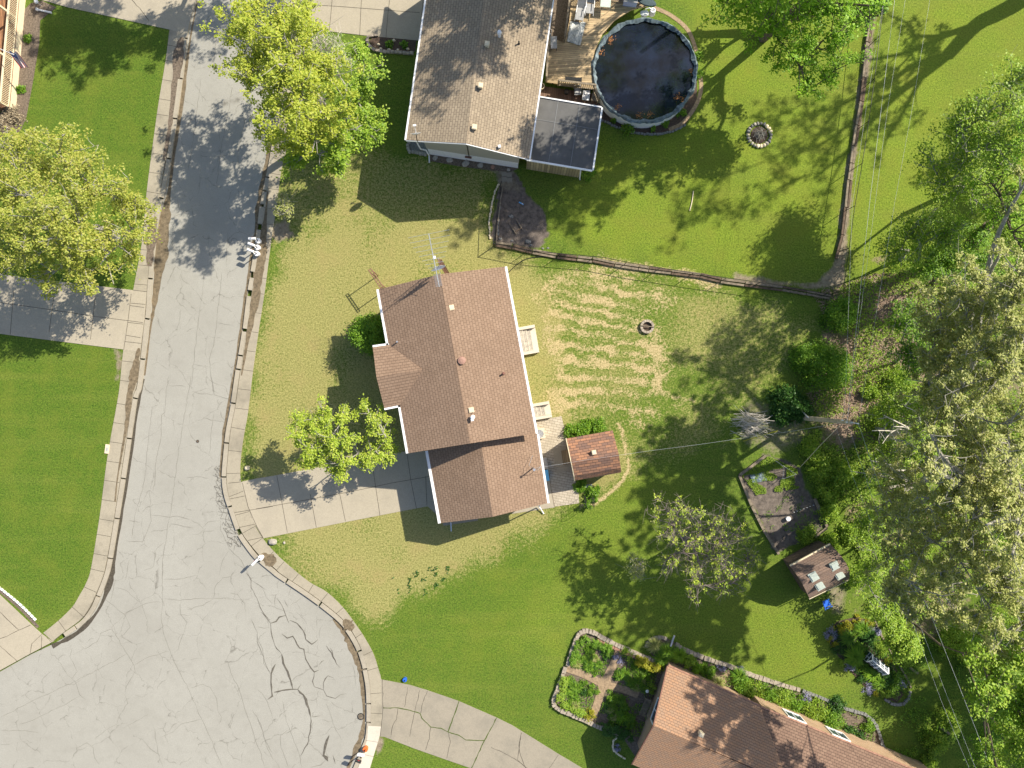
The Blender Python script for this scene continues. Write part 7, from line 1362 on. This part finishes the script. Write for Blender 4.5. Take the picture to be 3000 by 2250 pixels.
bush([(1806, 352, .4, .5, 'first leafy plant in the pool bed, next to the flat roof'), (1842, 372, .65, .6, 'largest leafy plant in the pool bed'), (1940, 355, .5, .6, 'leafy plant under the bottom rim of the pool'), (1908, 374, .3, .4, 'small plant in the pool bed mulch'), (1992, 332, .4, .5, 'leafy plant low on the right of the pool'), (2046, 165, .35, .6, 'leafy plant at the right edge of the pool'), (2048, 220, .35, .5, 'lower leafy plant at the right edge of the pool'), (1720, 512, .55, .8, 'bright leafy bush at the outer corner of the flat-roofed extension'), (1183, 132, .3, .3, 'silvery clump in the block-edged front bed'), (1140, 130, .3, .25, 'twiggy clump in the block-edged front bed'), (85, 114, .3, .3, 'small green plant in the mulch below the porch'), (62, 262, .35, .35, 'bright green plant in the mulch at the porch rail')], 'lf_green', '', size=.06)
bush([(45, 340, .8, .8, 'brown twiggy shrub at the lower end of the porch'), (20, 372, .8, .7, 'second brown shrub below the porch, nearest the left edge')], 'lf_dry', '', size=.05)
bush([(2560, 10, 1.0, 1.6, 'dark bush at the top edge on the line of bare earth')], 'lf_dark', '', size=.08)
# flower garden square: corners in picture pixels, four quarters
g1 = 'strappy clumps of the square garden'; gq = [('upper left', (1708, 1878), (1792, 1912), (1755, 1975), (1684, 1945)), ('upper right', (1835, 1928), (1920, 1960), (1885, 2025), (1800, 1992)), ('lower left', (1660, 1982), (1742, 2010), (1715, 2095), (1645, 2055)), ('lower right', (1790, 2035), (1860, 2058), (1845, 2135), (1758, 2108))]
for nm, a, b, c, d in gq:
    for (k, kind, leaf, w) in ((7, 'blade', 'lf_green', 'strappy green clump'), (5, 'leafy', 'lf_green', 'low leafy plant'), (3, 'leafy', 'lf_dark', 'dark green mound'), (2, 'blade', 'lf_pale', 'silver-green clump')):
        for i in range(k):
            u, v = random.random(), random.random(); x = (a[0] * (1 - u) + b[0] * u) * (1 - v) + (d[0] * (1 - u) + c[0] * u) * v; y = (a[1] * (1 - u) + b[1] * u) * (1 - v) + (d[1] * (1 - u) + c[1] * u) * v
            r = random.uniform(.25, .45); shrub(x, y, r, random.uniform(.2, .4), leaf, w + ' in the ' + nm + ' quarter of the square flower garden', 'plant', w + 's of the ' + nm + ' garden quarter', kind, size=.05, name='garden_plant')
def hedge(x0, y0, x1, y1, w, h, leaf, label):
    a, b = P(x0, y0), P(x1, y1); L = (b - a).length; t = empty('hedge', a, label, 'hedge'); K = max(10, int(L * 28)); u = RNG.random(K)[:, None]; d = np.array((b - a)) ; nn_ = np.array([-(b - a).y, (b - a).x, 0]) / L
    C = np.array(a) + u * d + nn_ * RNG.uniform(-w / 2, w / 2, K)[:, None]; C[:, 2] = h * RNG.uniform(.45, 1, K); V, Fq = leaf_quads(C, (.07, .07, .05), .045, int(1700 * L * w + 300)); npmesh('leaves', V, Fq, M[leaf], t); m_ = MB(); 
    for k in range(max(2, int(L / .4))): p = a.lerp(b, (k + .5) / max(2, int(L / .4))); m_.tube([p, p + Vector((0, 0, h * .7))], .03, 4)
    m_.build('stems', M['bark'], t)
hedge(1705, 1866, 1790, 1900, .5, .5, 'lf_green', 'clipped hedge along the top of the upper left garden quarter'); hedge(1700, 1872, 1676, 1940, .5, .5, 'lf_green', 'clipped hedge down the left of the upper left garden quarter')
hedge(1655, 1978, 1640, 2045, .5, .5, 'lf_airy', 'clipped hedge down the left of the lower left garden quarter'); hedge(1645, 2058, 1712, 2090, .45, .4, 'lf_airy', 'low hedge along the bottom of the lower left garden quarter'); hedge(1862, 1928, 1925, 1952, .7, .6, 'lf_gold', 'golden clipped hedge at the top of the upper right garden quarter'); hedge(1760, 2125, 1850, 2150, .8, .6, 'lf_dark', 'dark hedge at the bottom of the lower right garden quarter')
for x, y, r, lf, lb in ((1835, 1915, .5, 'lf_airy', 'round clipped green ball at the top of the upper right garden quarter'), (1725, 2095, .45, 'lf_gold', 'lime-yellow ball at the bottom of the lower left garden quarter'), (1820, 2095, .5, 'lf_lime', 'lime leafy plant in the lower right garden quarter'), (1935, 1952, .4, 'lf_gold', 'golden ball touching the corner of the brick house'), (1738, 2020, .42, 'lf_green', 'round green plant at the crossing of the garden paths'), (1795, 2036, .45, 'lf_green', 'leafy mound below the crossing of the garden paths'), (1868, 2005, .5, 'lf_green', 'rounded green plant next to the upper end of the slatted bench'), (1905, 2010, .5, 'lf_airy', 'rounded light green plant against the brick gable')): shrub(x, y, r, .5, lf, lb, kind='ball', size=.045)
for x, y, lb in ((1803, 1922, 'blue flower cluster beside the upper garden path'), (1818, 1932, 'blue flower cluster near the golden hedge'), (1808, 2190, 'blue flower cluster inside the thin curved edging')): shrub(x, y, .25, .25, 'lf_purple', lb, 'flowers', kind='leafy', size=.04, name='flower_clump')
# shrub bed above the brick house
sb = [(1915, 1888, .6, 'blade', 'lf_pale', 'pale strappy clump at the far left of the shrub bed'), (1950, 1905, .7, 'blade', 'lf_green', 'strappy clump at the corner of the orange roof'), (1985, 1915, .6, 'blade', 'lf_lime', 'lime strappy clump beside the drain pipe'), (1935, 1925, .6, 'blade', 'lf_green', 'strappy clump touching the brick gable corner'), (2015, 1935, .6, 'leafy', 'lf_airy', 'first yellow-green shrub along the brick house'), (2045, 1950, .6, 'leafy', 'lf_lime', 'second yellow-green shrub along the brick house'), (2075, 1960, .5, 'leafy', 'lf_green', 'green shrub above the stepping slab, left side'), (2070, 1980, .4, 'leafy', 'lf_green', 'small plant against the wall below the stepping slab'), (2100, 1998, .5, 'blade', 'lf_pale', 'spiky plant just below the stepping slab'), (2160, 1975, .6, 'blade', 'lf_green', 'spiky green plant right of the stepping slab'), (2175, 2005, .8, 'leafy', 'lf_green', 'large shrub right of the stepping slab'), (2205, 2020, .9, 'leafy', 'lf_airy', 'large light shrub in the middle of the shrub bed'), (2245, 2030, .8, 'leafy', 'lf_green', 'dark shrub in the middle of the shrub bed'), (2285, 2045, .9, 'leafy', 'lf_airy', 'shrub where the brown wing roof begins'), (2330, 2060, .8, 'leafy', 'lf_green', 'shrub above the wing wall, left part'), (2380, 2080, 1.0, 'leafy', 'lf_airy', 'big glossy shrub above the wing wall, middle part'), (2430, 2110, 1.0, 'leafy', 'lf_green', 'big glossy shrub above the wing wall, right part'), (2480, 2140, .5, 'leafy', 'lf_dark', 'small dark plant near the end of the shrub bed'), (2515, 2160, .6, 'leafy', 'lf_dark', 'mounded dark plant near the grey cobbles'), (2540, 2120, .6, 'leafy', 'lf_green', 'green plant inside the grey cobble curve'), (2450, 2060, .7, 'leafy', 'lf_dark', 'dark shrub touching the edging above the wing')]
for x, y, r, kd, lf, lb in sb: shrub(x, y, r, r * .9, lf, lb, kind=kd, size=.06)
for x, y, r, lb in ((2110, 1952, .35, 'mauve flower cushion left on the stone edging above the brick house'), (2168, 1967, .35, 'mauve flower cushion right of the stepping slab'), (2360, 2040, .4, 'mauve flower cushion among the shrubs over the wing'), (2434, 1856, .5, 'pale mauve cushion at the upper left of the island bed'), (2489, 1953, .4, 'violet cushion at the left edge of the island bed'), (2542, 2013, .5, 'violet cushion at the lower left of the island bed'), (2562, 1851, .4, 'pale mauve cushion at the upper right of the island bed'), (2638, 2000, .4, 'pale violet cushion at the lower right of the island bed')): shrub(x, y, r, .25, 'lf_purple', lb, 'flowers', kind='ball', size=.04, name='flower_clump')
# island bed plants
ib = [(2483, 1826, .42, 'ball', 'lf_gold', 'golden ball at the top left of the island bed'), (2454, 1844, .42, 'ball', 'lf_gold', 'golden ball beside the pale mauve cushion'), (2441, 1876, .4, 'ball', 'lf_gold', 'golden ball on the left edge of the island bed'), (2507, 1812, .3, 'ball', 'lf_gold', 'small golden ball at the very top of the island bed'), (2546, 1828, .4, 'ball', 'lf_gold', 'golden plant at the top right of the island bed'), (2565, 1880, .4, 'ball', 'lf_airy', 'green-gold ball above the miniature greenhouse'), (2580, 1902, .45, 'ball', 'lf_airy', 'green-gold ball right of the miniature greenhouse'), (2601, 1945, .4, 'ball', 'lf_gold', 'golden plant at the right edge of the island bed'), (2474, 1938, .4, 'ball', 'lf_airy', 'green mound above the violet cushion'), (2565, 2022, .35, 'ball', 'lf_gold', 'lime ball next to the lower violet cushion'),
 (2520, 1840, .6, 'blade', 'lf_green', 'strappy clump in the top of the island bed'), (2540, 1860, .6, 'blade', 'lf_dark', 'dark strappy clump in the top of the island bed'), (2480, 1865, .6, 'blade', 'lf_green', 'bright strappy clump left in the island bed'), (2455, 1900, .5, 'leafy', 'lf_dark', 'dark leafy plant on the left of the island bed'), (2498, 1918, .75, 'blade', 'lf_lime', 'large arching pale clump left of the miniature greenhouse'), (2515, 1895, .45, 'blade', 'lf_green', 'strappy clump above the large arching one'), (2530, 1955, .5, 'leafy', 'lf_green', 'leafy plant below the miniature greenhouse'), (2548, 1972, .55, 'blade', 'lf_lime', 'pale strappy clump below the miniature greenhouse'), (2590, 1985, .7, 'leafy', 'lf_dark', 'dark leafy mass low in the island bed'), (2615, 1985, .5, 'leafy', 'lf_green', 'leafy plant low on the right of the island bed'), (2570, 1995, .6, 'blade', 'lf_green', 'strappy clump low in the island bed'), (2615, 2020, .6, 'leafy', 'lf_green', 'rounded plant at the lower tip of the island bed'), (2590, 2025, .5, 'leafy', 'lf_airy', 'light green plant at the lower tip of the island bed'), (2535, 1905, .3, 'leafy', 'lf_dark', 'small dark plant behind the miniature greenhouse'), (2505, 1945, .4, 'leafy', 'lf_green', 'green plant between violet cushion and miniature greenhouse'), (2525, 1985, .45, 'leafy', 'lf_dark', 'dark plant above the lower violet cushion')]
for x, y, r, kd, lf, lb in ib: shrub(x, y, r, r * .9, lf, lb, kind=kd, size=.045, name='garden_plant', cat='plant')
# uncountable low growth
def cover(name, poly, n, leaf, size, h, label, seed, clump=.35, thr=.45, avoid=()):
    pl = [P(*p) for p in poly]; xs = [p.x for p in pl]; ys = [p.y for p in pl]; X = RNG.uniform(min(xs), max(xs), n * 3); Y = RNG.uniform(min(ys), max(ys), n * 3); ok = (sdist(X, Y, pl) > 0) & (vnoise(X + 300, Y + 300, clump * 2, seed) * .65 + vnoise(X + 300, Y + 300, clump * 6, seed + 1) * .35 > thr); 
    for a, b in avoid:
        a = P(*a); b = P(*b); ex, ey = b.x - a.x, b.y - a.y; t = np.clip(((X - a.x) * ex + (Y - a.y) * ey) / (ex * ex + ey * ey), 0, 1); ok &= np.hypot(X - a.x - t * ex, Y - a.y - t * ey) > .33
    X = X[ok][:n]; Y = Y[ok][:n]
    C = np.stack([X, Y, RNG.uniform(0, h, len(X)) + .03], 1); V, Fq = leaf_quads(C, (.01, .01, .01), size, len(X), .5); tag(npmesh(name, V, Fq, M[leaf]), label, 'undergrowth', kind='stuff')
cover('undergrowth', [(2450, 850), (2620, 760), (2760, 600), (2960, 560), (3050, 900), (3050, 1950), (2700, 1850), (2560, 1820), (2480, 1500), (2350, 1260), (2390, 1150), (2480, 1000)], 70000, 'lf_airy', .065, .8, 'loose green undergrowth scattered through the wood on the right', 81)
cover('leaf_litter', [(2380, 860), (2560, 800), (2780, 800), (2760, 1100), (2560, 1250), (2400, 1250), (2360, 1150), (2450, 1000)], 16000, 'lf_litter', .05, .02, 'brown fallen leaves covering the ground under the wires', 83, thr=.4)
cover('undergrowth', [(2560, 1880), (2700, 1850), (2900, 1900), (3000, 2300), (2700, 2300), (2600, 2200), (2650, 2050)], 9000, 'lf_green', .06, .25, 'low weeds on the dark lawn at the bottom right', 85, thr=.55)
cover('garden_undergrowth', [(1700, 1862), (1930, 1950), (1880, 2160), (1740, 2120), (1640, 2065)], 9000, 'lf_green', .045, .18, 'mixed low foliage filling the square flower garden beds', 87, clump=.7, thr=.4, avoid=(((1818, 1898), (1768, 2003)), ((1768, 2003), (1732, 2118)), ((1660, 1957), (1768, 2003)), ((1768, 2003), (1870, 2035))))
cover('garden_undergrowth', [(2425, 1855), (2455, 1822), (2545, 1822), (2605, 1930), (2645, 2030), (2595, 2040), (2490, 1960)], 7000, 'lf_dark', .045, .18, 'mixed low foliage filling the island flower bed', 88, clump=.7, thr=.4)
cover('garden_undergrowth', [(1900, 1880), (2140, 1950), (2400, 2050), (2560, 2110), (2560, 2200), (2250, 2070), (1950, 1950)], 10000, 'lf_green', .05, .2, 'mixed low foliage filling the shrub bed above the brick house', 89, clump=.7, thr=.45)
cover('plot_weeds', [(2170, 1390), (2250, 1335), (2335, 1375), (2340, 1430), (2215, 1450)], 9000, 'lf_airy', .04, .1, 'sparse pale weeds in the upper half of the garden plot', 90, thr=.42)
cover('lawn_weeds', [(1150, 1690), (1230, 1660), (1320, 1650), (1310, 1700), (1200, 1770), (1140, 1780)], 900, 'lf_dark', .07, .04, 'dark green weeds dotting the dry lawn below the driveway', 91, clump=1.2, thr=.66)
# fallen twigs and straw give the dry back lawn its rough look

cover('plot_weeds', [(2215, 1450), (2340, 1430), (2415, 1540), (2280, 1610)], 2600, 'lf_green', .035, .06, 'few low weeds in the dark lower half of the garden plot', 95, clump=.9, thr=.56)
